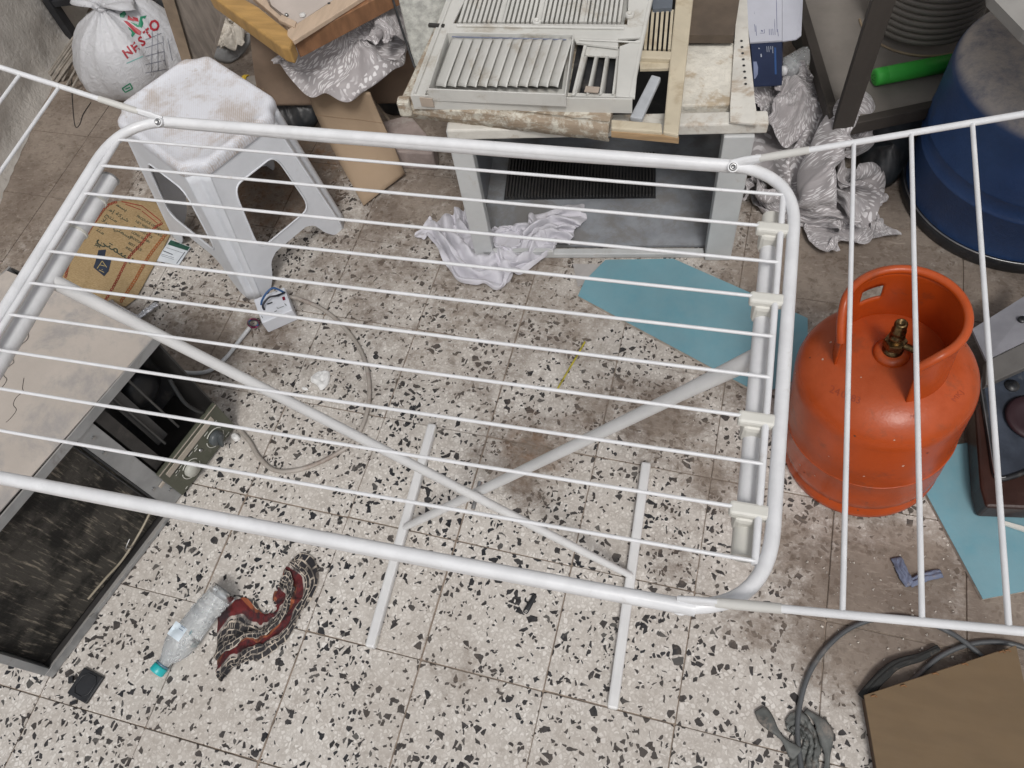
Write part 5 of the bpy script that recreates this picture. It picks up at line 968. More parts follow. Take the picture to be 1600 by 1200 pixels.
9,5,-12,-6,-3,9,-3,-2,-3,-1,2,0,3,-13,11,5,-5,-4,2,0,-7,0,5,3,-22,-5,4,-2,16,-14,15,-1,-5,-6,-15,4,8,-1,0,-6,4,-1,-5,8,3,-1,-10,2,15,-4,5,-5,-12,-14,4,-3,-5,8,1,-3,24,-9,-5,2,-9,-14,1,3,1,-4,-1,1,-6,5,-1,-1,8,-5,15,-3,0,-6,-11,2,13,6,-12,-3,-15,14,9,-5,-3,-13,13,-8,-4,-2,0,3,-1,-2,3,7,-4,1,1,10,-5,9,-19,-14,5,10,-1,2,10,-9,1,-12,-18,-5,0,4,2,10,-5,-2,1,5,3,7,6,-8,-7,3,1,-5,-7,-3,1,2,-2,8,-2,5,-4,0,4,-1,-25,0,14,9,3,4,2,-1,-4,1,4,2,0,-13,-1,1,3,7,-4,-15,7,6,-12,-2,6,-1,7,-5,-9,6,473,-19,-18,-12,-12,-8,2,-16,-9,-24,-22,-22,-19,-13,2,-12,-18,-13,-19,-26,-7,7,-5,-24,3,0,-21,-20,-18,-19,14,-3,-1,-7,6,-4,-10,12,-1,10,1,3,0,-5,-2,-2,2,-3,2,7,-5,-17,-4,8,-7,-10,2,9,-1,4,13,-1,-3,0,-3,4,-3,3,-7,13,4,0,-17,15,-13,6,1,0,3,6,-9,-13,-8,0,-7,11,-3,10,1,-2,7,2,7,1,-6,2,4,-4,5,-22,13,-6,9,3,-5,-8,8,0,7,-2,0,3,-12,-12,2,3,3,-14,2,-1,5,11,4,-1,-1,-3,-4,-11,-6,18,-23,15,6,-13,3,8,-4,11,2,-3,-7,-13,5,8,-4,-11,5,-1,-7,6,-2,3,-10,10,6,-5,-2,5,1,-13,10,-9,12,-3,1,5,5,0,-9,-5,-1,-3,-2,4,9,-11,4,-5,6,-1,-1,-13,10,-13,15,12,-3,-8,-6,10,2,4,4,0,-2,-4,-5,2,-1,-4,-2,5,0,-12,-3,5,2,-2,15,-1,3,5,8,0,-10,-4,4,-2,9,-6,
-1,-1,-4,-3,-1,-5,14,-3,-5,-2,3,4,-5,3,-4,-3,2,5,-8,27,1,13,5,3,-5,-10,5,2,10,-10,-6,-9,-2,15,-7,-6,3,-3,-2,2,2,0,-3,-3,9,4,-4,3,1,-9,29,-17,-20,24,-15,15,-16,24,-30,-5,-1,16,1,-17,3,20,-11,-8,1,2,0,0,1,5,-2,0,-7,13,3,-2,-10,-1,11,-17,15,6,16,-33,3,5,5,-1,-7,17,4,-13,-13,2,4,4,3,-2,1,9,-4,-6,7,-9,11,-2,5,1,-17,17,-5,-7,0,5,7,4,3,-16,-1,-12,1,0,-1,2,6,-1,-2,-1,-1,12,-4,7,-10,-1,0,-1,0,7,6,-21,-2,-9,19,16,-6,-1,-10,2,-9,-10,-5,6,4,7,-6,-2,-1,7,8,-13,0,13,-4,-2,-2,-1,-12,8,-1,-3,8,2,-27,10,15,-5,-4,-5,1,2,-2,-3,0,-5,3,5,8,5,0,-10,3,0,11,0,-15,-4,-11,-9,10,5,-4,-4,26,-26,-1,6,0,-1,0,2,1,-11,3,-1,13,4,-2,-1,1,-4,4,-15,7,2,3,-12,-2,-7,-1,3,8,-7,-4,16,-5,-11,0,-1,-2,7,0,-2,-2,17,-3,-6,4,-5,2,-1,-11,12,-9,-3,-4,5,4,2,-13,-8,7,8,-2,-8,-3,1,-1,3,11,-7,1,6,8,0,-11,-1,-6,1,3,6,5,-17,4,-3,6,-7,-14,4,5,12,-12,6,3,-3,-2,1,1,1,-3,4,4,4,0,-20,-3,0,3,5,1,2,-6,1,1,0,-7,-3,-17,15,9,-3,-4,-2,-3,6,4,-4,-2,-2,-2,-5,2,4,1,-3,-1,1,3,12,-9,-2,-2,4,-12,-7,-8,8,-4,2,-7,-2,1,2,9,-11,-3,4,2,3,-1,9,5,2,-8,0,2,7,-1,-19,2,2,1,-6,-1,3,0,3,10,-11,-4,-5,-2,21,-10,-1,1,0,3,2,8,3,0,-4,-3,-1,-1,-5,
-8,4,-2,1,4,-2,2,2,4,2,-1,2,-2,1,9,-1,-13,4,8,3,2,-1,-2,-2,2,-7,-4,2,0,5,5,5,0,-3,-10,5,2,5,2,-11,-8,1,8,11,0,-12,-1,8,1,-1,-7,-5,-5,14,-9,1,3,2,7,5,4,-7,4,0,1,-5,5,-3,2,1,-10,13,7,-3,-9,-3,-3,12,-4,-2,0,2,-4,-3,10,0,4,6,-1,-10,-5,2,3,0,3,6,-4,2,-5,-2,29,-20,-11,-2,6,-21,7,-14,7,8,7,6,3,-1,-2,7,0,-6,-4,0,0,-4,-2,0,-7,1,-1,-2,0,7,-38,8,4,2,6,13,-8,0,3,7,-1,3,7,-5,-5,-8,1,-2,0,1,2,5,5,-5,0,-2,15,20,28,30,-98,-3,2,9,3,9,14,5,5,22,14,8,13,-2,-2,1,-2,7,9,10,10,8,-2,13,15,19,18,15,7,-7,-52,5,9,1,8,4,11,11,5,-3,1,3,0,7,-4,7,13,7,6,6,1,0,6,6,16,3,-2,-20,-33,-29,0,1,1,-9,-9,3,6,6,4,4,2,1,1,-4,11,3,1,7,-4,-4,2,2,5,4,-13,-10,-15,3,16,20,3,-14,2,4,2,2,-5,9,2,2,-3,9,-1,-1,10,1,2,-4,-10,9,-3,7,-2,0,7,6,6,4,-3,-3,5,1,-12,3,9,4,0,-8,8,-16,20,3,-4,8,-2,-5,2,-10,8,-1,10,-12,7,12,1,9,4,-3,-3,-12,-6,20,2,4,-6,-6,-3,9,-10,7,2,1,11,-3,-12,0,-8,10,9,-2,-16,6,7,5,4,1,0,-3,2,1,-9,15,7,-4,6,-3,2,-10,0,7,0,7,2,-9,5,4,1,2,0,-3,1,-1,5,-5,7,2,0,6,-2,-1,5,-8,7,11,-6,6,-2,1,3,-3,2,1,-5,6,1,-3,1,-7,11,-1,1,1,0,0,-5,4,6,-3,-1,1,
14,-5,4,-4,-3,-5,9,0,1,2,1,1,2,-2,-1,4,-1,8,-3,-6,0,9,-6,0,3,-2,-2,7,0,4,3,3,-1,3,4,-1,-2,7,0,5,3,-1,-11,-2,5,0,8,1,-9,7,9,-3,1,-1,-4,0,5,-3,6,5,-4,6,14,-7,6,1,-6,1,7,1,3,-5,-1,2,-7,8,-6,0,-8,5,15,3,-2,-8,6,3,4,0,-1,3,-2,1,5,3,-5,3,4,-5,-2,8,1,0,5,-3,6,-5,-9,-2,11,4,2,10,-1,6,6,0,-5,4,1,2,6,2,-5,0,2,1,-2,1,2,-2,2,1,4,7,1,-9,-2,6,-5,8,-1,7,-9,13,-19,-4,-6,15,18,-2,0,9,-6,2,4,-3,-9,0,3,3,3,6,5,4,-9,-4,9,-3,-1,-9,0,-22,1,2,21,-12,7,-6,11,-1,0,-8,5,7,4,0,7,1,-1,1,-3,3,5,-14,1,10,1,-11,11,-11,-16,-16,4,5,5,5,3,-7,-14,18,-1,-3,6,3,2,9,2,1,1,-1,-3,-2,1,-2,0,0,-7,5,-10,11,-11,-2,-6,-2,-3,15,-2,7,0,-23,-5,10,1,1,5,4,3,2,0,-4,-4,-8,1,0,-11,-2,13,8,-1,-21,4,-1,-4,-5,9,2,5,-5,5,23,7,2,0,2,0,2,4,-2,-2,3,-9,4,-22,0,17,11,6,0,-9,-7,-10,5,-5,0,-4,0,0,6,4,-7,17,-6,-1,1,1,3,2,3,-1,-10,5,-5,-4,6,5,5,-2,-21,-7,2,9,-3,-2,2,0,-7,1,3,1,6,22,-6,-7,0,-1,-2,0,1,5,10,-1,-10,3,-6,12,-11,-22,9,9,5,-13,-1,2,2,3,0,-7,1,-1,9,90,6,12,-4,-5,8,-14,-3,5,-17,4,-11,1,-1,2,8,9,14,14,12,1,-5,8,-3,20,6,0,1,5,1,5,-11,0,16,-5,-8,10,-7,14,-4,
-9,11,-2,0,10,0,-3,-3,3,3,-7,-1,9,-1,-18,-18,6,12,8,4,17,-4,-12,-6,18,-2,-1,-6,-22,32,-4,3,6,-9,4,7,-1,-3,-6,-2,3,8,-8,15,-15,5,-3,0,-18,-8,26,-8,-10,-10,-10,4,-1,3,-2,0,11,12,0,0,2,-9,-5,5,1,-3,11,4,-20,-10,5,-10,4,9,-9,5,25,-14,-14,-2,4,-12,11,21,6,-31,-3,13,10,0,-15,1,0,7,6,5,-4,-8,-13,-3,-1,1,4,-18,21,12,17,-4,8,-9,-13,15,-9,-4,-7,13,-7,-8,13,2,-16,7,13,0,-3,-11,6,1,4,-13,-5,12,1,-6,9,2,-4,10,16,0,-5,-26,-5,-5,8,20,-16,0,-3,3,5,8,7,-1,0,-3,-16,-3,6,15,-5,3,-14,5,8,-13,-16,26,-16,6,5,3,8,1,-16,-3,5,-5,-7,22,6,-2,-4,-1,-9,-5,-4,-2,12,-12,5,-9,13,4,-7,5,14,-17,-2,6,10,5,-18,4,9,-17,25,-12,-5,5,11,-4,-3,-4,-6,-1,8,-1,-1,0,-8,1,10,-1,-8,4,-8,6,7,-5,12,3,2,-17,15,3,-23,15,3,3,-3,-5,3,-15,5,5,0,-2,-7,7,2,13,-16,-7,2,1,-49,15,-2,10,-10,25,11,12,-15,-7,29,-6,6,-10,-2,0,-9,13,-15,-8,5,-2,-4,1,12,4,-8,10,-2,-9,22,-8,11,-6,-8,-22,11,6,-9,16,-6,6,3,-9,1,4,-6,-9,2,12,-11,8,-1,-16,-3,12,4,-16,10,9,4,2,-2,14,-6,-8,18,-23,25,-1,2,5,-21,0,-6,0,2,-16,1,2,11,-2,15,-6,-7,-5,-3,5,-7,1,10,-22,-7,-10,15,10,-1,22,8,-14,2,-8,-3,-5,2,1,-3,-2,1,-12,3,2,-2,17,3,-9,13,0,-13,1,1,8,-3,6,-1,8,-14,-2,-1,12,-19,-5,6,0,5,-9,-5,7,-6,11,
-10,-4,-5,12,3,2,-7,9,10,-10,7,-3,-11,9,16,-10,0,13,-9,-12,21,-3,-11,11,-13,-12,-1,-1,3,-3,-6,0,-5,2,8,-14,13,-8,-4,7,-18,0,21,-7,4,19,6,1,-13,4,-8,-4,8,-7,-1,-9,-10,2,2,-6,0,-2,-1,-7,12,11,-5,-1,-16,-5,-7,4,11,8,-3,1,0,-5,-9,7,-11,2,7,-14,-6,-2,0,2,5,-1,1,-1,10,5,-2,-6,-24,0,0,-11,8,3,4,-2,-5,-9,1,5,1,-5,11,-2,-17,9,-5,-3,4,1,6,-4,-8,1,2,-5,-16,-12,6,0,5,-12,9,0,-11,2,-2,3,5,-8,2,0,9,-3,0,-11,1,-1,2,-3,-14,-6,4,5,-4,-6,-2,3,1,-1,6,4,5,3,-2,-7,3,8,0,-6,1,1,-14,-1,2,-5,-2,3,-2,-4,-3,1,5,-6,1,-1,-3,2,7,2,5,25,-6,-1,14,0,8,-4,-7,-14,6,-5,-6,6,-1,-1,3,3,12,1,0,-3,-5,-10,-7,-2,15,17,1,10,6,-8,6,-2,-1,2,-9,5,-2,-2,-11,2,5,9,-3,-3,8,3,-4,-1,-4,-1,-3,5,9,17,5,-11,-9,-10,-19,-13,1,14,-9,-3,-5,-3,-1,0,7,0,-2,-4,8,0,-7,5,-7,-5,3,6,7,11,-8,-6,-17,-15,-6,-10,2,3,-2,15,-15,-6,5,-14,-7,12,16,10,-3,-14,1,3,2,-10,-2,4,2,0,-6,-10,-3,-16,11,3,4,8,10,19,-18,-8,24,-5,-25,1,9,7,1,6,3,-1,-2,19,-3,2,2,11,2,1,3,-5,-13,8,-5,22,20,11,1,-19,-6,-3,-23,-5,12,5,-11,14,13,4,0,7,-5,0,3,6,15,-3,3,0,-2,2,8,-8,12,10,3,7,13,13,-3,0,2,12,9,-16,10,0,-3,-4,0,1,3,-19,1,6,-2,-3,-6,-4,-12,-10,7,33,-15,-3,5,5,-5,0,
14,2,9,-10,-12,2,-2,1,-7,2,1,8,-7,-8,3,-11,-4,1,2,-7,-2,19,13,-20,11,-8,-12,-6,3,4,-13,8,5,-2,-6,8,6,-7,-7,5,18,-10,-13,16,-6,-1,-1,-4,-13,1,15,4,0,-9,-1,-7,-1,3,-4,-1,-4,-1,-8,3,0,7,0,6,0,2,5,-15,18,-7,1,4,-13,-11,3,-1,11,10,-4,4,13,-9,-12,1,12,2,13,-17,-2,9,13,5,-13,-10,17,0,-16,9,-15,1,4,-4,1,6,4,4,10,-6,-11,11,-3,-4,5,4,-4,0,-11,8,9,-2,-3,2,-7,12,0,-6,3,-11,6,-2,-2,5,-1,-3,4,14,-14,-5,8,13,-10,0,2,-4,-2,-8,2,-18,-5,14,16,-9,-4,-1,3,-7,11,4,-8,-1,4,-5,8,8,-8,0,-6,14,-5,-10,0,14,-3,0,-3,-3,9,-12,3,-4,-11,7,10,-4,-9,11,1,3,-5,0,-8,13,5,-14,6,0,13,-18,10,-12,9,5,6,-4,-5,0,10,-1,-2,-10,8,3,7,-13,1,1,-2,-3,-7,-4,16,7,-16,3,12,5,-15,18,-15,9,0,-10,-2,0,1,11,6,16,-19,4,-1,-10,-4,8,-4,1,-1,-6,1,6,19,-15,2,17,5,-19,-6,4,-1,12,-1,-9,2,8,2,-12,-9,7,4,-2,-7,0,5,8,2,-5,-5,0,2,9,-4,-5,23,0,-22,5,0,-2,16,-21,-6,18,-1,-12,8,-3,1,-3,-2,-4,10,1,-3,-9,-1,4,1,2,7,0,-7,22,3,-7,-1,-14,11,-12,-3,11,16,-5,-17,-6,1,23,18,-5,5,-11,-22,16,10,1,-4,-21,0,4,-1,20,2,1,-6,-1,-9,15,7,-5,7,3,-16,-22,13,10,-11,-4,11,-3,3,-1,5,-23,0,2,5,12,-22,-2,14,5,-2,0,-7,9,12,2,-12,3,9,5,-15,1,-10,0,7,-2,16,-2,2,0,-13,-2,-9,1,-2,4,
4,1,9,-1,-4,1,15,7,-2,-12,-1,4,4,-19,-5,18,-5,-17,1,1,4,7,2,-3,5,-7,-3,-7,-7,-2,1,15,5,-1,7,9,-6,-22,15,1,3,-1,-4,-2,13,-6,8,-3,-36,1,11,5,-3,-1,1,1,-4,4,3,-11,-2,-6,16,-7,13,-16,-12,12,1,12,-4,-14,6,13,-8,4,0,3,6,-32,-6,11,-1,6,2,6,-4,-5,-10,-10,18,12,-7,3,-11,-7,10,13,7,-5,-7,-5,-9,3,0,-13,7,6,11,0,-10,10,16,3,-2,-1,1,-9,-6,4,-8,0,-6,1,3,18,10,-3,-9,-6,9,2,-20,0,4,1,-13,-2,10,18,
]),
'white': (66, 30, 0.677, 0.240, [
279,-23,6,-17,15,-15,-21,-10,-16,-8,-3,1,-6,-20,-20,-5,-20,-24,-10,-13,4,-12,-9,-22,0,-9,-22,4,5,23,-3,4,-13,11,6,-3,4,3,1,1,-5,0,0,6,-3,-10,3,9,0,-5,1,3,-10,17,0,-3,1,-12,4,-6,9,-3,-9,3,4,3,0,0,-6,10,-3,-3,-3,11,-7,0,1,6,1,1,-7,-2,6,4,-8,4,3,-3,-1,-4,11,-6,3,-6,0,-3,10,-5,8,-6,1,1,-1,-5,6,-1,3,3,2,0,0,0,1,1,-5,-2,3,3,-1,1,2,7,0,-3,-4,3,-3,3,9,-8,3,-3,4,-6,4,1,-1,4,-3,1,4,-2,4,0,3,1,-11,9,-1,-8,15,-5,-3,6,-12,5,-1,-2,1,4,0,-5,-5,6,6,-1,-2,6,-1,3,1,0,-2,-7,8,6,2,-5,-11,11,8,5,1,0,-5,-1,-1,-5,10,2,-4,-3,1,1,1,1,-1,0,4,1,0,-3,-1,0,10,-2,-4,-6,4,-5,12,-2,2,1,-12,0,2,12,2,1,-8,1,0,-2,2,1,3,-1,-2,3,-3,-4,2,11,-10,-6,5,12,-4,-17,12,4,-1,-1,-1,-6,4,6,-1,1,1,-9,5,-1,1,1,-1,-7,2,-2,-3,12,-1,0,-5,3,5,4,-2,1,16,-1,1,-5,1,7,-1,0,-6,4,0,-3,3,-2,1,2,0,-9,5,0,5,0,1,-13,10,-2,4,-1,-3,0,5,7,-1,1,1,3,2,-2,-2,-1,1,0,-5,0,7,1,0,0,-4,1,0,7,0,-3,-1,0,-2,8,3,-3,-1,12,0,4,-4,3,0,0,3,-5,1,-1,-4,6,2,-1,0,2,-6,3,3,0,1,1,-1,-1,-1,5,0,-2,14,-4,2,1,1,-2,-1,0,3,3,-4,-2,-2,3,0,1,0,2,1,-2,4,-4,-1,3,0,-1,3,1,-2,-2,9,-4,8,-4,2,1,1,0,-2,0,
-4,-1,3,1,0,0,0,3,3,-2,1,-5,2,8,-8,5,2,-3,0,-4,-5,10,2,-2,6,-1,-1,0,0,-3,-5,3,1,5,-2,0,1,5,-1,1,0,-1,-1,5,-3,-4,8,-3,-3,2,8,0,1,3,-4,4,0,-2,-3,-3,-1,5,3,-2,1,1,2,1,-2,1,1,-6,3,5,-4,2,4,-3,-1,0,-1,11,-1,3,-3,3,1,-6,-7,-4,4,14,0,-2,1,0,2,-1,1,0,-1,2,-2,1,0,1,2,-4,2,-1,6,3,0,2,-3,6,0,-4,-3,2,4,1,0,1,1,1,2,-2,-2,0,1,5,-1,-5,0,1,-3,-2,-1,7,10,-3,2,-1,4,3,-3,-1,-3,5,5,-1,4,-1,-3,2,-1,-3,4,1,0,0,0,-4,1,-1,-1,-3,4,1,-2,2,8,-1,2,-6,8,-3,3,-2,11,2,1,-3,-6,5,1,0,3,2,-2,0,-2,-7,7,-2,-1,-5,2,4,4,-2,1,7,-1,3,-6,2,2,3,3,1,1,1,-2,-3,8,3,1,1,-4,1,2,3,-3,0,-3,-5,-2,4,8,-5,-7,11,0,-3,0,5,3,2,2,1,-4,2,5,0,1,4,0,3,-4,0,3,0,4,0,-6,1,4,1,9,-2,0,0,4,-3,1,-3,1,-1,8,-3,3,2,0,3,3,0,3,1,-5,5,1,0,0,6,3,1,1,5,6,0,2,-1,4,-2,0,-1,-4,6,-2,4,-1,4,0,0,5,-2,5,1,-11,8,4,3,1,1,5,1,2,2,8,-9,1,0,7,-6,4,6,0,0,-1,6,-2,-4,7,3,-12,7,3,2,2,-3,3,3,0,1,3,5,0,-5,5,-2,2,-14,13,6,-6,-2,9,-3,-3,-2,15,-9,3,4,-2,-2,3,1,5,5,1,0,3,2,3,5,1,-17,-2,11,-5,0,1,3,2,-7,3,0,-3,2,-6,8,9,2,-2,0,0,-1,
9,2,1,1,4,1,2,-1,1,-2,-3,4,7,-3,3,5,-1,-6,0,0,-5,-1,-1,12,2,-3,5,2,1,0,2,3,2,5,-3,3,3,-3,2,2,9,-4,-3,1,5,0,-3,-4,6,-4,4,4,0,-5,-13,-2,19,1,-4,-1,9,3,0,-2,12,-7,-10,11,4,-3,0,5,-1,-3,6,5,-5,-7,-1,1,1,2,7,-3,-2,4,-4,13,-2,0,-13,2,8,-2,4,12,-5,-30,5,29,1,5,-2,4,-1,1,5,-6,-8,3,-2,0,1,11,-8,-3,1,3,-4,10,-12,-4,-1,17,5,-2,-13,7,-10,3,3,-2,3,-7,1,8,-5,5,-5,-5,10,-3,4,3,-7,4,-7,-9,13,-2,-5,-2,1,6,4,3,5,-7,9,0,6,4,3,-5,-8,4,-17,7,8,11,-10,-8,6,6,-1,-1,-5,5,-7,7,3,2,-5,-12,2,1,-4,25,-4,-10,6,3,-14,12,-12,1,14,-14,2,0,-5,3,-5,12,11,-8,7,-9,5,-7,12,1,-3,-10,-15,3,13,17,-1,-6,12,2,1,-21,0,-3,4,5,6,-14,12,-3,-7,1,19,0,-2,-7,-7,1,15,-1,-1,-10,1,-10,18,2,0,-6,7,-2,-5,5,6,-6,-3,2,-5,19,9,-31,13,-7,-14,12,3,10,1,-5,6,7,-3,-10,-10,6,9,-11,1,1,10,-3,3,-8,9,1,-4,-10,0,41,11,-24,-26,14,6,3,-7,1,2,3,-10,3,7,9,-8,1,-4,-19,6,16,14,-4,5,2,-9,-3,4,4,-3,-2,9,22,-25,-16,19,-16,7,5,7,-2,-13,-4,1,20,2,-3,3,-3,0,0,18,-11,6,15,-17,-13,16,52,-19,-14,-26,6,-1,-20,13,18,-10,-3,3,5,5,-9,0,-2,12,-3,-1,0,-4,1,9,-10,-4,7,9,0,-2,31,38,-31,-23,-10,5,-17,-4,4,9,3,-1,1,7,-10,-3,4,6,-2,-2,1,0,-2,
18,-11,-6,-12,13,5,1,-14,1,0,4,0,9,15,-6,2,-10,0,4,-1,-12,13,3,-9,-8,8,1,5,2,-6,-6,6,6,5,-6,4,-3,-31,16,12,12,9,-7,-4,1,-6,7,-3,-6,3,-4,6,1,-11,3,-4,9,4,-8,4,7,-2,3,11,-15,-3,3,13,-45,23,10,25,-3,-12,5,-7,-8,5,-1,-4,3,-6,0,2,2,2,2,-5,7,-1,-11,28,-2,-3,3,-26,14,21,-18,-36,24,7,15,7,-10,-17,14,-9,3,4,1,-9,4,0,2,1,1,1,-1,1,-5,3,2,-12,19,9,-1,-4,19,-16,-28,21,1,12,-25,13,0,-2,-1,-1,4,-3,-1,1,-1,2,-1,9,-2,-6,2,0,8,23,-42,9,8,-6,3,10,-4,-20,20,-12,5,7,3,-11,-6,2,3,4,-5,5,-3,-2,0,6,2,-6,31,2,-9,2,-4,0,5,-19,2,4,-16,-3,-4,6,11,-2,-3,-5,-2,3,-6,15,-10,-6,15,-3,0,3,-1,1,29,-3,1,-2,3,-6,-14,-9,0,-5,18,-5,0,6,-7,-5,3,-2,0,-4,0,-3,1,12,-18,7,5,7,-1,1,22,-28,12,7,1,9,-11,-9,-12,15,7,-3,-3,0,2,3,-5,1,-7,0,2,-1,1,2,0,3,3,0,-1,-6,-2,3,-7,0,24,1,-6,1,7,0,-13,0,3,2,3,-9,-2,3,5,-3,-4,0,4,-4,2,-3,-1,-2,2,5,19,-14,-15,4,16,-1,3,-3,8,-13,5,5,1,-7,-6,2,0,8,2,-8,-1,0,3,0,-1,-4,-1,6,-3,-5,-17,11,2,2,-7,-2,11,10,8,-2,-2,1,-1,-6,-5,7,4,4,0,-9,4,-8,2,0,0,-1,-2,-9,4,4,-2,-2,17,-10,-5,9,7,0,2,1,-2,3,-2,-1,-8,2,1,4,-4,1,1,-6,-5,-2,6,1,-2,-6,-6,9,3,8,0,-1,-3,4,0,7,-3,-1,
0,4,0,-3,1,-8,-8,4,-2,3,0,6,1,-3,-11,3,-5,0,7,-10,25,-13,-14,5,12,1,-15,15,-2,0,4,3,-1,-2,-1,-1,-6,-8,1,2,6,-1,2,-2,-2,-7,4,3,-1,-2,37,-1,3,-4,-10,-3,1,-8,-9,16,-7,10,-1,-3,-4,-2,1,-4,-6,0,-7,2,-5,6,1,-5,-2,10,-2,2,38,7,2,-1,-18,-4,-2,-11,5,-8,12,-19,5,9,4,1,-5,-11,2,3,-2,3,-6,-7,8,-3,-4,-5,2,-1,37,9,3,-2,-11,-10,10,3,-9,-9,-7,-7,-2,6,10,-3,-3,-4,1,-3,4,0,-2,-2,-5,1,-4,-6,-7,-2,9,13,-1,-2,7,-2,0,-1,-1,-2,-9,5,-3,3,-4,1,2,-1,-1,1,2,-4,0,-5,-9,4,-6,6,3,-3,12,3,1,-1,4,1,-1,-1,0,1,-1,0,-4,-7,1,0,5,0,3,0,2,-3,0,-4,0,0,-21,4,5,15,16,4,-1,1,1,0,-6,5,-1,0,-1,0,-2,-6,6,-1,-4,3,1,-3,1,-2,3,1,0,-6,5,-9,3,4,18,2,0,0,1,-1,0,-2,2,-3,1,-3,-5,5,2,2,-1,-3,2,-7,3,2,-3,7,-2,-2,3,-4,-8,-1,18,0,1,1,-2,2,-4,3,-1,0,-2,-7,5,6,-4,5,-1,-4,-13,8,7,0,1,-3,0,2,-2,-3,-6,-3,18,-1,1,-10,4,6,2,-2,-1,-1,3,1,0,0,0,-1,-5,-1,1,6,0,1,1,-3,1,0,-1,-11,4,2,17,-7,-6,1,14,0,-1,1,-3,2,1,2,0,-4,1,-10,4,9,1,1,-3,2,0,2,-1,0,2,-5,-1,-2,15,-7,1,2,3,5,0,-9,0,6,4,2,-2,-7,0,6,3,0,2,-4,0,-1,0,-7,-7,14,-2,-8,10,2,472,-1,-13,12,-2,0,-1,-2,-10,-8,-2,-16,-7,15,-1,-11,-14,-20,-9,3,
5,-5,-5,-26,-23,-15,-28,-16,9,22,-14,7,5,-16,2,-5,2,7,6,-5,1,5,-2,-8,7,4,0,-5,-3,-3,10,-2,-4,8,1,3,3,-9,-6,-4,-3,-11,4,-5,-1,-1,-2,3,4,3,-7,3,2,1,-5,2,1,5,-5,-3,6,-2,3,10,-2,-4,-4,-1,-6,0,-11,-2,-1,-2,-1,-1,6,-5,2,1,-2,1,0,1,-2,0,2,0,-2,1,5,8,3,-5,-1,5,2,-5,-4,0,-14,7,-3,-6,2,-1,-5,5,0,-1,1,4,-2,-2,-2,-1,-1,2,2,2,1,4,2,-4,-3,4,14,5,-6,-22,0,-13,1,0,-3,4,-6,-2,7,3,-4,0,2,-8,0,1,-3,6,13,-5,-7,3,-5,-4,13,1,1,14,5,-4,-13,-2,-1,1,6,-4,1,-6,3,3,-3,5,0,-6,-3,-1,3,17,-10,-4,-3,0,-3,0,9,-2,0,24,-6,0,-14,0,-1,0,7,1,3,-4,-3,-3,0,2,5,-3,-9,3,7,-1,1,2,-14,-1,-2,15,-5,-2,2,12,5,-12,-11,4,2,5,-5,-3,-1,-1,-3,-1,6,-5,3,1,-5,-2,-2,-2,13,-3,-9,-1,4,3,-2,2,-2,2,-1,-1,-5,-8,5,7,-7,8,-5,-6,-6,4,0,-2,5,1,8,-6,-4,-6,3,0,9,-9,-1,-5,11,-6,1,-3,2,3,2,-11,-2,-2,12,0,-3,-3,-4,-2,2,1,-6,0,6,-2,0,3,-5,0,-2,2,-1,-3,3,-1,-2,0,3,4,-3,-3,-7,4,0,9,-1,0,-3,-5,1,0,-7,5,-1,0,-1,3,-8,3,1,-3,1,-1,-1,1,-1,-1,0,0,-6,-1,-8,4,7,5,2,-4,-3,0,2,-8,-1,1,0,0,0,-1,-1,-3,4,-5,-1,1,-1,1,0,-2,-1,-1,-11,1,0,5,5,0,-4,-6,2,4,-2,-3,-2,2,-1,1,0,-4,-1,0,1,-2,-1,8,-13,6,-2,-1,-2,-1,
-2,-1,2,-6,7,-8,-1,0,4,0,-2,-4,1,0,2,-1,-2,0,-2,-1,2,-1,-2,3,-5,-2,4,-2,-2,-2,1,2,0,-8,-3,3,0,1,-4,0,3,-1,-3,0,1,-1,0,-3,0,-2,1,1,-2,0,0,-1,2,-3,0,-3,-3,0,4,-4,-2,3,1,-4,-3,2,-7,1,3,-2,0,2,-2,-3,-2,1,-2,2,0,-1,3,-1,3,-6,1,0,-10,9,0,2,0,-2,3,3,-10,0,-5,0,-1,-2,-1,1,3,-7,-1,1,2,-1,1,-2,2,1,0,-6,-1,15,2,-5,4,5,2,-7,-4,-3,12,-7,-2,-3,-4,-5,-2,1,-5,-3,6,1,0,-2,1,-2,2,0,-1,-5,5,5,4,0,-5,8,-3,-5,-5,7,-5,5,-7,0,-1,-8,-4,1,-1,9,2,-7,-4,1,-2,-5,7,-1,-1,-5,2,5,4,0,2,-13,3,2,4,-7,-1,-3,-1,5,1,-7,-3,-4,6,-1,-2,-2,-3,-2,2,6,-6,-1,4,-7,-3,4,-7,3,-2,5,4,1,-1,-4,-2,-8,4,2,1,1,-4,3,-7,-1,-2,1,-6,3,0,-4,4,-1,-2,10,-6,-5,-4,3,4,2,0,-4,2,-1,-3,3,2,-6,-3,1,4,-2,0,-7,4,0,-10,6,6,14,-16,-1,15,-15,0,-2,-1,2,1,4,-3,-5,-6,3,11,2,-4,-7,2,2,-4,1,-3,9,-2,-2,7,-3,-11,-5,4,1,10,-3,2,-7,-7,16,-4,0,-11,7,-3,1,-6,10,-7,4,6,-1,-5,1,8,2,2,-2,-1,-6,0,-4,2,-3,1,3,0,-7,-7,7,7,-3,-3,0,5,-1,1,-15,9,3,1,2,2,-2,5,-4,2,1,-11,1,4,-3,-3,2,1,3,-2,18,11,-10,-2,3,-7,8,1,6,-6,0,4,6,-5,-5,1,4,5,0,-5,3,-8,-2,-1,0,-1,-1,-4,-5,1,-3,6,-1,-5,-8,12,-5,7,-5,-1,12,
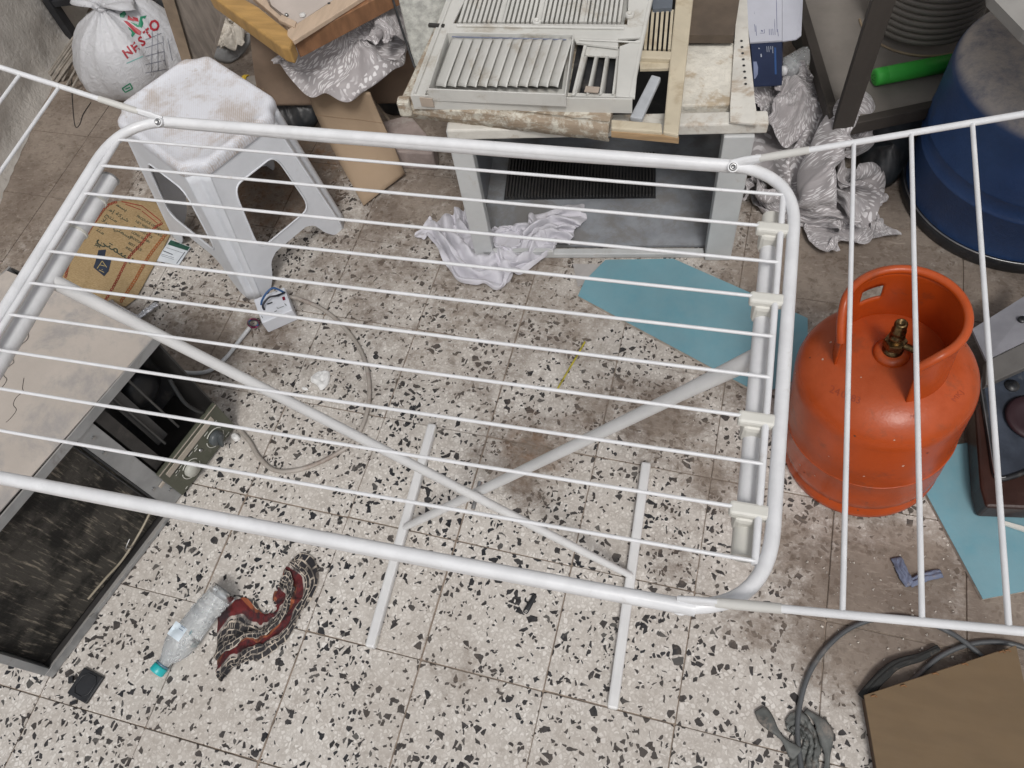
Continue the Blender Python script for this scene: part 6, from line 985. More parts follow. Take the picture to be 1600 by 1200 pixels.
1,-4,1,-1,3,1,0,0,0,-4,-10,11,-2,-8,0,2,-9,2,-2,-4,-6,9,1,0,-3,-1,0,0,1,4,2,-11,3,11,3,-1,-3,-12,-1,0,12,2,6,-13,10,2,-13,6,8,9,-4,2,1,4,-1,-4,3,5,1,-1,-7,-1,-1,10,9,-1,-8,-2,-4,9,-5,4,5,6,-6,-1,-2,14,2,-15,10,-8,3,-7,-4,6,1,1,0,-2,4,4,-4,3,-6,0,0,4,-1,-1,18,-4,1,4,0,2,5,-7,-1,-10,8,-8,-2,5,-6,1,10,0,-1,2,-12,4,3,-2,4,4,-2,-9,6,-1,13,-7,-4,4,7,7,-6,12,-3,-4,-12,20,-4,-4,6,-5,-1,-3,3,-6,15,-16,5,5,2,3,-8,3,4,4,5,0,-3,-5,10,0,1,-5,-2,-2,-4,7,-3,0,7,1,0,-7,-14,1,9,20,-6,-5,-10,-4,9,10,-2,-1,3,-3,2,8,-6,3,5,-10,-2,1,-1,0,5,-2,3,-7,-3,7,-19,-16,12,24,-8,6,1,7,-3,3,-1,-4,-3,-1,5,-1,15,-7,-3,3,-5,2,-1,1,-3,8,-7,1,1,-9,-11,8,-3,-4,17,4,7,-5,5,-6,1,9,-19,5,-4,17,-6,-1,-4,7,4,3,-1,3,-1,-4,1,10,-7,7,-14,3,5,-11,5,7,-8,17,-6,0,-5,4,-6,13,3,-15,17,-1,-8,2,6,6,0,-1,-1,13,-8,-10,14,24,-26,-9,4,1,-2,-10,-5,2,11,4,-1,-9,24,-12,5,3,-2,-4,1,5,-4,9,2,-5,8,-7,8,-6,5,9,68,-69,-20,3,5,-9,25,-14,4,-8,4,-1,7,7,-8,8,-12,6,2,2,1,3,0,6,-3,11,-18,11,-19,5,16,7,-12,4,-8,11,8,-1,-11,0,-4,4,-6,18,-2,-12,-2,2,10,2,-1,1,9,-31,12,-10,23,-2,3,-8,-4,36,-17,-8,6,-7,-1,-2,3,1,9,1,
1,0,-1,-3,-2,2,4,0,0,2,-1,22,-12,3,-30,16,6,-4,19,13,-15,-7,-3,-6,0,6,8,-5,-13,8,10,-12,5,7,-7,2,2,-7,5,-4,4,-1,-6,10,-14,-1,8,11,-2,26,4,-35,1,6,-18,12,9,-4,0,-2,3,0,4,0,-5,0,2,-3,-5,-3,4,1,1,3,1,0,-4,-13,-2,4,33,3,-19,-15,19,2,-14,-1,12,3,0,-1,0,1,-1,-1,1,-3,2,0,8,1,9,-28,8,0,-7,-2,0,11,-3,14,9,0,5,-12,-9,8,3,3,1,-3,0,3,0,-2,0,-4,1,2,21,-28,5,5,10,-9,0,-9,-17,-6,13,8,1,24,-2,-12,2,10,0,7,-14,6,-1,1,-5,1,3,-4,-4,8,5,-2,-1,-13,17,0,2,-20,4,-10,3,22,7,-2,-7,3,6,4,4,-4,-6,0,-1,-3,1,4,-12,9,3,0,-12,35,0,3,-23,-18,-2,32,0,4,-10,-1,-2,5,1,-5,6,6,-4,-4,-1,-5,3,-2,-2,2,4,-9,-1,3,25,-31,3,26,-6,5,-2,-27,11,-5,22,-4,1,-12,3,0,-3,11,1,-7,5,-5,-6,3,-4,-2,8,-8,1,2,13,20,-4,-6,-10,-3,2,7,-3,1,-4,11,-6,-2,-6,1,0,0,-5,-2,5,-3,-6,-1,11,-6,-5,2,2,-1,20,2,0,-19,8,-1,-16,19,-4,11,-5,-4,-1,5,-3,-1,3,-4,-3,1,-1,-5,4,-7,6,3,-7,3,5,-2,13,-6,-4,1,-4,0,3,7,-2,5,-4,-1,0,0,-1,2,1,-4,-1,4,-6,-2,4,3,2,-2,-5,2,3,5,8,11,4,-9,-7,1,4,-1,1,-2,3,-2,-1,1,-3,6,-11,-1,3,2,-4,7,-1,1,-2,-4,-1,2,0,2,-3,14,4,-4,1,7,1,-7,2,-3,4,-4,0,1,-8,1,4,-1,-2,-3,6,-8,-1,-2,15,-1,-5,6,-1,-2,
3,-3,3,5,11,6,1,-14,9,-4,-3,0,-3,-6,7,-8,7,-6,1,-4,-8,12,-4,-3,6,-4,8,-3,-3,-4,29,-11,-10,0,24,-8,-12,6,-2,3,2,-7,1,-6,1,-2,-2,1,3,-4,2,-5,5,1,-19,2,9,-3,-4,4,32,-22,-4,3,13,-3,1,7,-1,0,-20,6,1,-1,-5,-3,0,3,-5,-2,7,-3,0,6,-6,-4,-6,0,1,-3,5,1,5,6,-3,-5,1,0,1,-13,18,-5,2,-8,-5,-1,1,1,2,3,-1,-4,1,-5,7,5,0,-3,3,-5,20,-21,-5,19,-8,0,-2,0,-9,0,7,11,-6,-4,-3,0,1,8,1,-4,2,1,-7,9,0,0,-4,4,1,-3,6,1,8,-9,0,0,1,-11,0,1,2,5,2,-4,1,5,-6,7,-2,-1,-1,-1,-2,13,-3,-3,-7,-4,5,-8,11,1,2,-9,-1,0,3,-9,-3,3,2,0,-1,10,-10,12,-4,2,1,-1,-4,-2,0,0,-8,11,-4,2,-9,1,10,0,2,-4,-4,-2,-1,4,-7,7,-3,0,5,-4,6,-8,1,6,-2,-1,-4,2,1,-6,2,1,-5,8,-13,-2,11,0,-4,2,-12,5,7,-7,0,-1,2,4,-6,2,5,-8,4,2,3,-4,-11,0,9,-10,15,-13,-1,6,2,-12,12,0,-7,-3,-9,15,-4,-2,5,-1,-4,-3,2,2,1,-3,9,-14,-1,3,-3,1,2,-4,2,0,-2,12,-1,-2,10,-2,-10,3,3,-4,2,1,-3,-8,0,9,1,0,4,4,-12,6,-1,3,-14,7,-7,8,-4,1,4,5,-1,3,3,-5,2,-1,8,-9,0,2,-3,-2,-1,6,2,1,-3,0,-1,2,3,4,1,-20,-1,-3,4,11,3,-11,12,-1,45,13,-8,-10,-16,1,1,31,10,9,-36,-6,1,-5,3,-5,-13,-10,-5,16,35,0,-17,-16,-7,5,7,-20,1,-4,2,9,-1,-11,11,-7,-6,0,5,-4,
1,-14,3,19,7,4,-4,-9,-2,-8,-11,10,12,-9,-5,-5,5,24,-8,-4,-4,5,8,-1,-4,-11,2,0,-5,0,7,-7,-3,17,2,5,-2,-12,5,-7,-11,6,14,3,8,-3,-7,6,-3,-6,-1,-5,8,2,-6,1,-6,-1,-2,-2,6,4,1,1,7,-2,-2,-5,6,-1,1,5,1,2,2,2,0,-4,-1,0,-9,4,-3,14,-15,2,3,-4,3,-5,14,7,-6,-8,2,1,0,0,-2,12,-1,0,0,1,-9,-7,-6,15,7,-10,-2,-8,0,15,-11,-3,6,1,15,4,-7,2,0,-15,-1,-2,6,3,7,-1,-1,1,-2,-1,-20,-4,-1,10,8,13,-11,3,4,2,-1,2,7,-2,3,5,-2,-14,-1,-2,-1,2,5,15,-8,-3,4,-3,-3,-4,-4,2,8,3,12,1,-3,-4,3,-3,11,0,1,-3,-4,4,2,-6,-8,-2,4,-2,16,3,-7,-5,4,-5,-4,3,10,5,4,-10,1,10,-1,5,1,0,3,-1,-3,-2,-4,-1,-1,3,-4,-2,0,15,-1,-3,-18,2,4,9,3,2,-1,1,2,-15,-4,5,6,-4,9,-3,-3,0,1,-8,-7,-1,2,3,3,5,12,1,-6,-8,-3,-1,-3,6,3,-3,-5,1,2,-8,-4,7,13,-3,2,-7,-1,1,-3,-7,-4,-3,2,4,3,9,4,-2,-6,-2,-2,-4,5,6,-4,-1,-2,-3,-8,9,2,-5,15,-2,-7,-11,4,0,-6,-4,1,-3,9,6,6,2,-4,-2,-2,-4,2,-2,6,-2,-2,-3,0,-2,0,11,5,-18,3,4,-12,-2,-1,-2,-4,5,13,-3,0,10,2,-5,-7,-2,-3,-2,2,10,-3,-3,0,-4,-3,6,12,-3,0,2,-3,-8,2,2,-3,1,3,10,6,-1,-1,-8,6,-3,-6,-3,-1,0,10,5,-4,-7,-2,-3,4,10,4,-5,-2,8,-12,1,0,3,8,4,3,-2,1,2,-7,0,-9,5,-4,-1,1,9,7,-4,
-2,-6,-4,-1,14,-7,2,3,-5,-2,-8,2,10,-2,1,-1,-1,0,-4,7,-6,-7,0,-1,6,3,5,-2,6,-3,-4,-13,2,8,11,-8,-3,5,-10,-2,10,3,-5,-3,-4,-3,1,-2,-5,-2,12,-4,4,5,2,1,-4,-5,-2,3,-1,-7,0,8,-7,2,0,1,-5,-1,1,10,-6,-6,5,-8,-2,9,-1,1,3,3,0,1,-1,-2,-6,-1,-3,-4,-4,9,6,-2,-2,-2,1,3,3,-19,1,-7,4,-3,1,7,6,4,3,-4,-8,5,-2,-6,-1,0,0,0,-9,0,4,8,1,-3,-2,0,0,1,-5,-2,9,-10,-5,8,5,5,-1,3,-6,-12,-1,-2,3,-2,-3,-1,4,-4,0,7,13,2,-5,-6,-5,4,-1,-2,-2,1,-3,8,1,-3,4,-5,6,-11,-5,2,-5,-4,1,3,2,-2,0,7,7,2,5,-4,-5,-5,2,0,2,-6,4,1,-2,12,-1,-3,-4,7,-3,-13,-4,7,-2,5,5,3,0,3,-2,-2,0,-3,1,2,-6,-3,-2,4,0,8,-4,-1,2,-4,5,-4,-8,-1,13,4,2,4,-8,8,-1,-1,1,-3,-7,3,-3,-4,-4,1,-5,-2,20,0,1,-4,4,-1,-1,-2,-2,0,5,4,-4,3,9,-14,5,5,-9,6,-4,-11,10,-4,3,-4,-7,-5,4,4,5,10,-3,-5,9,1,-1,4,-6,8,2,3,-13,6,-4,-4,6,-8,-1,1,-3,2,-6,6,1,8,3,-13,5,10,-1,-1,-2,-2,5,1,-3,7,5,-6,0,-8,9,0,-3,1,-13,-3,8,5,-7,-1,4,13,3,3,2,0,-3,-3,-4,-5,-2,4,0,3,3,-1,2,0,-5,1,-2,0,-10,8,4,6,8,-6,4,-4,-7,6,9,-1,-6,6,-3,-4,-6,-3,2,-16,0,-1,6,-2,-5,2,0,-2,5,-5,12,-6,1,7,-2,-4,-6,-2,-3,7,1,1,-15,9,6,4,4,-12,-2,-10,-3,-1,
-2,4,4,-5,0,-1,4,3,-7,6,-1,-4,-5,1,-6,0,11,-20,-9,-1,14,-1,5,10,-7,-2,0,22,-11,-3,-1,-1,-1,1,4,4,1,-5,-8,3,-5,-4,0,1,-1,4,-3,5,0,0,-12,-5,5,-4,2,15,8,0,11,4,-4,-5,0,9,16,-3,-2,-11,-5,-4,12,-2,-3,-6,16,11,0,2,-2,-10,-2,-5,-7,5,5,5,-7,13,2,12,0,-3,0,9,3,3,-6,-2,-8,-4,10,4,-8,-1,13,0,5,3,1,1,-5,10,-1,0,-3,-3,0,-15,-2,13,2,0,-3,12,-14,17,-8,8,1,2,-16,12,8,-6,-14,7,9,-1,-8,1,2,2,5,-5,-2,-1,-12,10,-1,-1,6,-7,3,5,-4,-5,4,0,14,2,1,-12,-6,4,-10,-2,8,-7,2,-9,8,-2,9,3,-11,-2,13,-12,-7,-6,4,0,1,-6,10,-11,-2,-4,7,3,5,0,6,-1,-15,-1,-1,-3,-7,0,2,2,4,1,0,-8,-1,3,-1,-8,3,-3,-4,9,-3,4,-1,-10,-12,17,4,-6,-4,-1,14,-21,0,21,0,-7,-10,3,-3,0,-8,1,-8,6,-3,1,1,-5,11,-5,-4,0,-12,4,-6,1,10,5,14,-8,2,0,-14,6,8,-4,7,-6,-3,-6,9,4,-14,4,-2,-3,-7,5,-3,6,-1,-4,-6,-3,8,-2,1,4,-8,23,-4,-4,1,-15,11,8,5,4,-9,-1,-1,4,2,-1,3,-5,-4,4,-11,6,9,-6,10,-7,4,-7,-7,3,-7,7,2,1,3,12,-14,8,-2,7,-1,-2,-10,-3,11,1,2,-2,15,-31,11,-1,13,-5,-12,9,11,-5,-2,-7,2,-13,-1,1,0,11,15,-11,3,-2,-1,0,2,-11,5,2,6,-3,7,-2,14,-12,-16,16,3,-16,-5,-1,4,4,3,-4,-11,6,5,-11,10,11,-7,-6,6,-3,-4,1,-1,0,4,1,7,4,-9,8,-12,-6,6,16,-20,1,
0,6,0,9,6,-7,-3,-3,-17,6,-1,-2,4,4,3,-2,-3,9,4,1,-19,27,-11,1,-5,-14,22,18,-6,-18,8,0,0,5,-4,2,-7,2,-5,-6,4,12,-4,3,3,4,-5,-4,2,4,-1,-7,-5,-1,6,-1,-6,4,12,7,-13,11,11,-11,-3,2,2,-13,-3,6,10,4,-4,-2,2,1,-1,1,-8,-4,-1,8,-4,-10,7,1,-5,-3,19,11,-12,-21,3,8,0,1,12,-13,6,2,0,0,-3,-4,0,7,-4,-2,-6,-4,2,10,16,-12,-8,7,-23,-5,6,2,15,-2,-19,-3,18,5,-12,6,7,-9,5,-2,-2,-1,4,-2,2,-7,-4,2,17,-17,5,7,3,-5,4,-12,-23,8,25,-2,-4,-6,-12,8,0,13,-11,9,1,-14,1,-4,18,-9,-8,4,2,2,-22,12,-6,4,-3,22,14,-10,9,-1,-15,-13,10,-13,19,8,-4,-9,2,0,3,2,-11,4,-12,8,3,-3,8,0,-2,-9,-5,-9,0,8,17,14,13,-5,-29,2,4,3,8,-3,0,-4,-3,7,-6,-5,1,0,11,-2,0,-2,1,1,-26,13,1,-12,19,1,-3,22,-11,-10,-1,9,-11,16,-6,1,5,-13,3,-2,-1,-1,11,4,-12,10,4,-4,0,-5,5,-3,-4,18,2,-10,-8,8,3,-9,-2,-4,-2,10,7,-2,-7,-4,3,-3,9,2,-1,0,-6,1,7,-6,-7,1,5,7,6,1,-13,4,5,-5,-6,0,-4,-1,7,-3,-3,0,-4,0,4,10,0,4,-7,-5,0,-8,7,8,-7,-5,19,-16,-3,-6,20,0,-6,-2,-3,-2,0,0,1,-1,0,-2,-2,7,5,-1,-4,1,-5,-4,2,-4,-4,3,2,4,-4,-10,3,6,-10,0,11,7,-1,-2,-1,-1,1,0,-10,3,6,15,-2,-6,-2,-7,4,-1,0,0,3,-2,-2,5,-17,-7,4,2,-3,5,6,-3,9,-1,-1,4,2,-6,6,2,7,4,-4,-7,
-8,6,-4,0,7,1,1,0,-2,-4,-5,11,-1,2,-20,-3,-5,1,0,9,4,4,2,3,8,0,-4,-11,-3,7,0,-6,4,7,-4,6,2,-1,-1,-2,13,7,-12,-12,15,-7,-23,11,11,-4,10,3,-1,-2,0,-5,-5,-9,-4,5,12,5,-1,-5,0,2,-2,0,4,-2,20,5,-15,-12,1,-3,3,1,-2,12,-4,-2,4,-8,-2,-4,-4,-1,10,5,-2,-5,7,1,-5,-2,-3,0,1,-1,4,-7,15,-4,-12,2,6,0,-1,0,-2,-4,-5,-2,-4,1,5,7,6,-4,-2,4,-4,0,-2,-4,8,-4,-2,5,-9,0,14,2,-2,-2,1,-2,1,-4,3,1,-10,2,0,5,4,0,-4,-4,-2,-3,1,6,1,10,2,-5,1,3,2,-8,5,8,-3,-5,8,-7,-2,-3,4,4,1,-13,9,4,3,0,-7,-7,-5,-1,5,5,1,4,-7,14,3,0,-11,3,2,11,-4,0,-4,2,-7,-1,4,0,-2,5,5,4,-5,-2,-6,-8,0,14,10,0,-1,-7,-6,4,9,3,-9,1,-1,8,0,0,3,-9,-3,0,-2,3,3,7,2,-3,-5,0,-4,1,6,2,6,0,-4,-8,2,-4,-6,24,-7,-1,-2,-6,19,1,-3,-10,-2,0,6,4,2,-2,-3,-6,2,-5,23,-7,-6,2,1,1,-1,0,-6,-4,9,-2,1,-8,-11,4,17,-9,-5,1,5,6,4,-6,-2,-2,-4,-7,8,13,-13,10,-8,3,1,0,-2,-3,7,-7,0,4,-7,5,-7,0,11,-5,-4,1,2,7,-1,-4,6,-6,-15,19,4,4,-12,7,-2,-13,0,3,8,9,-24,4,0,3,
]),
'scarf': (56, 26, 0.377, 0.150, [
315,-9,-4,-9,-3,-7,-12,-5,1,1,1,7,5,0,-3,-5,-8,-5,6,-4,0,-3,9,-1,-17,0,4,-9,7,4,-6,-2,7,1,-9,2,0,2,3,4,3,-6,4,-5,-7,10,3,-3,-15,4,11,-11,0,7,-11,4,5,1,3,-4,2,-9,4,4,-1,0,2,2,-1,2,0,1,0,-4,0,-10,1,6,-3,8,4,1,-3,2,-8,2,3,3,1,-3,3,-5,-1,1,0,7,1,-4,-4,0,3,1,0,-1,11,-1,-1,-4,6,-3,-2,0,3,2,0,-3,0,0,-5,3,5,2,-3,-2,-1,-1,-3,2,4,3,14,-4,0,-2,-1,3,3,-1,-1,0,-1,0,-3,0,-1,-1,1,0,1,-3,4,-2,-3,-5,7,8,16,-2,-2,-1,-1,4,0,-2,1,0,-10,3,2,-5,3,0,-1,1,-1,-2,-4,3,-9,3,-2,9,14,-1,-4,2,3,-4,2,0,-2,0,-1,-4,-2,7,-3,1,-2,0,-1,0,1,-8,6,2,1,-20,20,-4,0,1,-1,-4,0,0,-2,4,-1,-6,2,-4,0,4,-4,0,0,0,-7,1,-2,10,-1,-4,13,1,-1,0,-5,4,-2,0,4,-8,3,-1,-1,-4,-4,0,7,-2,0,-2,2,2,2,-4,-10,14,19,0,-1,-2,-5,6,-6,3,-6,-2,5,-4,-7,-2,5,-7,-1,2,5,-3,2,3,0,-6,-2,-1,16,5,0,-4,3,-10,3,-1,-2,-1,-1,2,-6,-1,0,5,-9,-3,4,2,-4,5,-2,-6,4,5,8,-1,9,-2,-3,-2,4,-6,-5,3,-9,6,-5,3,-1,6,2,-2,-7,5,3,-6,3,-2,1,1,1,-4,2,1,1,-4,9,-7,0,-5,3,-6,11,-2,-4,-3,11,2,-2,-6,4,-5,2,4,3,0,-5,-2,0,6,-3,7,-3,0,1,-2,4,-4,2,0,2,-10,5,6,2,-1,-9,0,5,0,4,-14,-4,3,-11,3,4,3,0,6,-1,0,
-8,7,-7,-1,6,6,-3,-2,-4,2,-5,3,0,2,0,-2,-8,0,4,-7,4,-3,7,5,2,0,-6,-6,3,5,-8,12,2,-1,-2,-5,4,1,-2,4,-1,1,-11,6,9,1,-5,-6,-4,2,1,3,4,-5,-3,0,8,-8,3,3,0,3,-3,2,2,-4,2,-1,-17,15,-5,0,0,-3,-1,4,2,3,6,1,-6,1,-5,5,-3,-3,6,-2,0,1,-5,3,0,5,-4,-6,4,-1,0,8,-8,1,2,3,6,0,1,-6,-1,3,1,0,-5,3,1,2,-2,-3,-6,9,-3,-9,6,3,2,-1,-1,-7,2,3,4,2,0,0,-1,-2,0,-3,1,3,-2,-1,7,-1,-7,-2,-3,-2,-6,-1,2,9,-5,-4,-3,4,5,5,-2,0,3,2,-10,-3,2,-1,2,6,-3,6,-3,-5,-6,0,-5,5,-4,6,-2,0,0,-1,3,-1,4,-1,-5,-4,7,-2,-1,1,5,-3,0,2,5,-5,-8,-1,-2,-4,4,-2,7,11,-1,-11,-4,7,-1,3,0,-7,4,4,-1,-2,5,-5,1,-4,8,-2,-13,0,1,3,1,-6,5,-3,6,0,-3,1,1,4,3,-6,0,3,0,2,-5,3,0,-2,5,5,-17,6,2,4,-1,-3,2,0,-4,4,-9,6,2,-2,3,7,-9,4,1,0,-1,2,-1,0,-3,11,-4,-8,3,0,1,2,-1,0,-1,-1,-2,0,0,3,-3,6,-3,0,2,1,0,-4,6,-1,-2,-1,-2,-5,-7,1,1,-1,5,1,-1,-1,1,-2,4,-3,0,-2,4,-2,1,2,2,-2,-3,4,0,-3,-10,5,0,-9,3,0,1,0,1,3,7,-10,0,0,0,-3,4,0,0,1,1,2,1,-4,0,1,-11,1,0,-1,-2,11,-5,3,-1,-3,0,0,-4,5,3,-6,1,-1,0,2,0,3,1,1,-5,-2,-8,0,1,-1,-2,-2,9,-6,1,1,-3,-1,2,-2,1,6,-6,0,2,0,
0,0,0,2,1,-3,-10,3,-2,2,-2,-5,3,4,0,-2,-2,3,-1,3,-2,0,-2,2,3,-3,2,-2,1,4,-1,-3,-16,2,4,3,10,-5,-11,3,0,2,-2,3,-4,0,6,-3,1,1,-2,2,-2,4,-2,0,2,-3,-18,5,-4,5,-2,3,1,-2,3,0,-1,3,1,-3,0,3,6,-4,-4,3,1,-1,1,-4,2,1,-13,-2,7,-3,-1,0,0,0,3,-2,12,-11,7,-4,-3,3,0,4,-3,-4,5,2,-4,2,-2,-2,-12,-2,3,4,-2,-2,1,1,1,3,-7,4,1,0,-1,3,-1,-5,6,-4,3,1,1,-4,1,1,-11,-1,-1,-1,2,1,-1,0,0,3,-1,4,-1,4,-4,-1,-2,0,-1,3,1,-2,-1,1,0,0,-4,1,-6,0,-3,4,-3,3,-3,1,2,-1,0,2,1,-2,-4,0,-1,3,-3,4,-1,3,-5,2,-8,-1,7,-5,-1,-2,4,-3,2,-4,2,-1,0,-1,3,-3,1,-1,-1,-1,0,0,2,-2,1,0,-3,-6,-1,6,-1,-4,0,1,-2,0,-2,3,-1,1,2,-4,-1,0,0,-1,0,1,3,-1,-1,-1,-7,7,-5,-2,-1,-3,2,3,-2,-1,-3,0,4,-2,-2,1,-2,-3,1,-1,-1,1,0,0,2,-1,-6,1,1,-3,4,-2,-1,-5,3,1,-4,4,2,-4,-5,2,-2,-1,-2,1,0,0,2,-2,0,-1,-3,-3,0,-1,0,7,-8,-4,-1,2,6,1,-7,2,-3,-1,1,-3,1,1,-1,1,1,2,-4,0,-5,6,4,-5,-5,-2,-1,-2,-1,2,8,-5,-6,0,0,-2,1,1,-2,-1,0,-1,-2,1,0,0,-7,0,2,2,2,-4,0,0,-5,2,1,-4,1,-2,1,-1,1,4,-1,-3,-1,0,-2,1,0,2,-6,-3,1,1,1,3,-3,2,0,-5,0,-2,2,-1,6,2,-7,3,0,1,0,-6,0,-2,4,-1,1,-7,-5,3,
0,-2,3,-2,5,-5,-3,1,1,3,-2,1,2,-3,3,-2,1,1,-4,-1,2,-3,-8,3,-5,0,-3,3,2,-1,-3,6,-2,-2,1,-1,2,0,2,-4,3,1,-2,-1,2,2,-4,-1,-12,6,-2,-3,-1,5,-4,3,-1,1,-2,-1,1,1,2,-2,1,4,-4,0,-2,2,0,-2,0,0,-9,-2,7,-4,0,0,1,3,-1,-2,0,2,-4,4,-2,0,0,1,1,1,-4,0,0,5,-3,-3,-4,-8,1,7,-2,-3,1,-1,5,-3,-2,2,2,-3,0,2,0,1,1,-1,2,-5,0,-3,4,3,-3,-6,-4,5,4,-4,-2,1,1,2,2,-1,-1,-3,0,5,2,0,0,0,-2,0,-3,-2,3,1,-5,1,-3,-4,4,4,2,-1,-4,2,-2,3,-4,1,-1,-3,1,-1,2,1,1,-3,2,-1,-2,4,-6,1,0,-3,-2,3,1,4,-2,-2,-4,5,0,-1,1,-5,0,0,0,1,0,2,-2,3,-3,-1,2,-1,-5,-2,-1,-4,7,0,2,-2,-3,-1,3,0,3,4,-5,-2,-3,-1,0,3,0,-3,1,-2,-3,1,-2,-3,1,4,-5,-1,7,-2,8,-15,8,-1,-5,5,4,-3,-3,-2,-1,-1,1,1,-2,4,428,-12,-12,1,-5,-14,-10,-8,-7,-2,4,8,-8,-4,-10,-14,3,-3,-8,-6,-11,-3,-6,-4,-1,-2,-7,2,5,-3,0,8,-8,0,0,-3,-5,2,15,-4,0,5,-13,2,1,-3,11,-11,-2,-2,-3,-2,0,-5,-4,1,1,4,2,-6,1,0,-2,3,0,3,4,-5,3,-2,-1,2,-7,6,-3,-2,-3,-4,6,-6,0,-2,-2,5,4,-2,-6,-2,3,3,2,-1,-6,-1,-2,5,-1,0,-6,2,1,4,0,-7,0,3,6,-7,-3,-4,2,2,3,-3,0,-3,-2,2,3,5,0,-5,3,-3,0,-5,-1,1,2,2,1,2,-8,1,4,-5,2,4,-3,0,1,-3,-4,1,
0,2,0,-3,2,2,-1,3,-3,-1,1,8,-1,3,-3,-5,-3,7,0,0,1,1,-8,-3,3,1,3,-2,-2,3,-1,2,0,0,5,-7,1,0,-2,0,-2,2,3,-7,0,1,-1,0,-2,-1,-1,8,-1,-2,2,-1,-5,2,0,0,1,3,2,1,-6,-2,-1,8,-4,-2,2,-1,-2,1,0,-1,5,-3,3,3,-4,0,4,-3,4,-6,2,4,-8,4,-10,0,6,-4,1,-2,9,-5,0,0,-3,5,-3,-2,0,1,4,-6,3,0,-2,3,4,-5,1,5,-19,6,5,-2,4,6,-15,3,15,1,-1,-8,-3,-1,0,0,2,3,-1,2,3,3,-3,-5,5,-2,-25,4,3,2,0,1,4,2,-7,4,12,2,-9,-1,6,1,-3,-1,1,2,0,2,-3,4,3,-5,-23,3,1,0,-1,5,2,-1,4,-1,3,-3,8,-3,-2,4,4,-3,-3,5,-1,-4,1,8,1,-6,-20,4,-6,4,1,-2,4,4,-3,6,-1,3,-1,0,-1,2,2,5,-1,-5,2,-1,-1,1,4,0,-7,-6,-1,-2,6,-4,3,1,0,0,3,-2,0,6,-4,1,1,-1,3,0,-3,4,-4,-2,1,5,-21,4,4,-3,0,8,-5,7,4,-4,0,-3,-2,4,3,-1,-4,1,1,0,7,-2,5,-1,-6,0,-21,4,2,5,-2,5,-2,0,0,3,-2,3,-4,1,4,-4,0,4,-1,1,-3,2,1,2,-1,1,-19,4,2,-1,2,-1,5,-1,6,-2,0,-5,6,-1,-3,2,1,-3,5,-4,6,-2,0,-1,1,2,1,-16,0,2,2,0,0,0,1,1,1,1,-1,-3,3,0,1,3,-2,2,0,1,4,-1,-3,-1,-13,3,1,5,-5,-1,0,-1,-1,2,0,4,-3,-1,-1,0,1,0,3,2,-1,2,-4,5,7,-9,-20,4,-1,2,3,-1,1,0,1,2,-4,1,2,-1,-1,2,-1,0,3,2,1,1,5,-4,
2,5,-21,2,5,-1,3,-4,2,5,-1,0,-2,0,2,1,0,-2,4,0,0,1,0,-1,4,0,1,4,-21,1,3,1,2,-3,11,-5,-3,2,-3,2,4,2,2,1,-5,6,-3,0,-2,3,0,6,-4,0,-22,8,0,0,-1,4,-4,3,0,-1,4,-5,2,1,0,4,-2,0,0,2,-1,7,-2,1,-1,-2,-16,2,5,1,-2,4,-5,5,-6,0,2,-2,-1,3,0,0,0,0,2,0,6,-1,4,3,-6,4,-8,-3,-3,3,-1,-2,6,-4,9,-4,4,-6,1,-1,3,-6,6,-5,3,0,7,-2,-1,1,2,-4,-3,-2,-3,0,2,5,-11,0,4,-1,-1,3,2,-1,0,-2,1,-1,-1,2,2,4,3,-4,0,0,-9,3,5,-5,3,-1,-6,3,-1,0,-2,7,-2,-2,-1,2,-2,2,0,1,2,5,-3,4,2,-8,-7,0,-2,4,-2,-1,5,-2,-5,2,-2,1,-1,1,0,9,-5,-3,2,0,0,2,0,-3,6,2,-1,-4,1,0,1,-8,5,-4,2,1,0,-2,1,-3,3,5,-1,-2,-1,0,-1,2,0,-2,3,8,-9,6,5,-5,0,3,-10,4,3,-3,9,-1,-8,8,-4,-7,12,-7,0,1,-1,-2,2,4,-2,6,-9,0,0,6,-2,1,-2,-3,0,9,-2,-4,6,-5,1,7,-1,0,-5,2,1,-1,5,2,-8,-2,-7,-2,-2,0,2,-1,4,-1,1,-2,5,0,5,-8,4,-6,6,9,-6,-2,-3,1,3,0,5,-5,-7,-1,4,3,0,5,-8,-2,0,1,-1,0,0,11,-3,3,-14,5,7,-4,1,0,0,2,-2,-5,-10,6,-2,2,1,1,1,-4,1,1,-5,6,-3,0,5,-2,2,-8,4,4,0,2,-3,-2,7,-4,8,-8,1,-6,-3,3,-1,6,-5,0,9,-7,7,-3,-2,-1,-6,8,-6,3,-4,3,5,1,-1,10,-4,5,-4,1,-1,-5,9,-1,
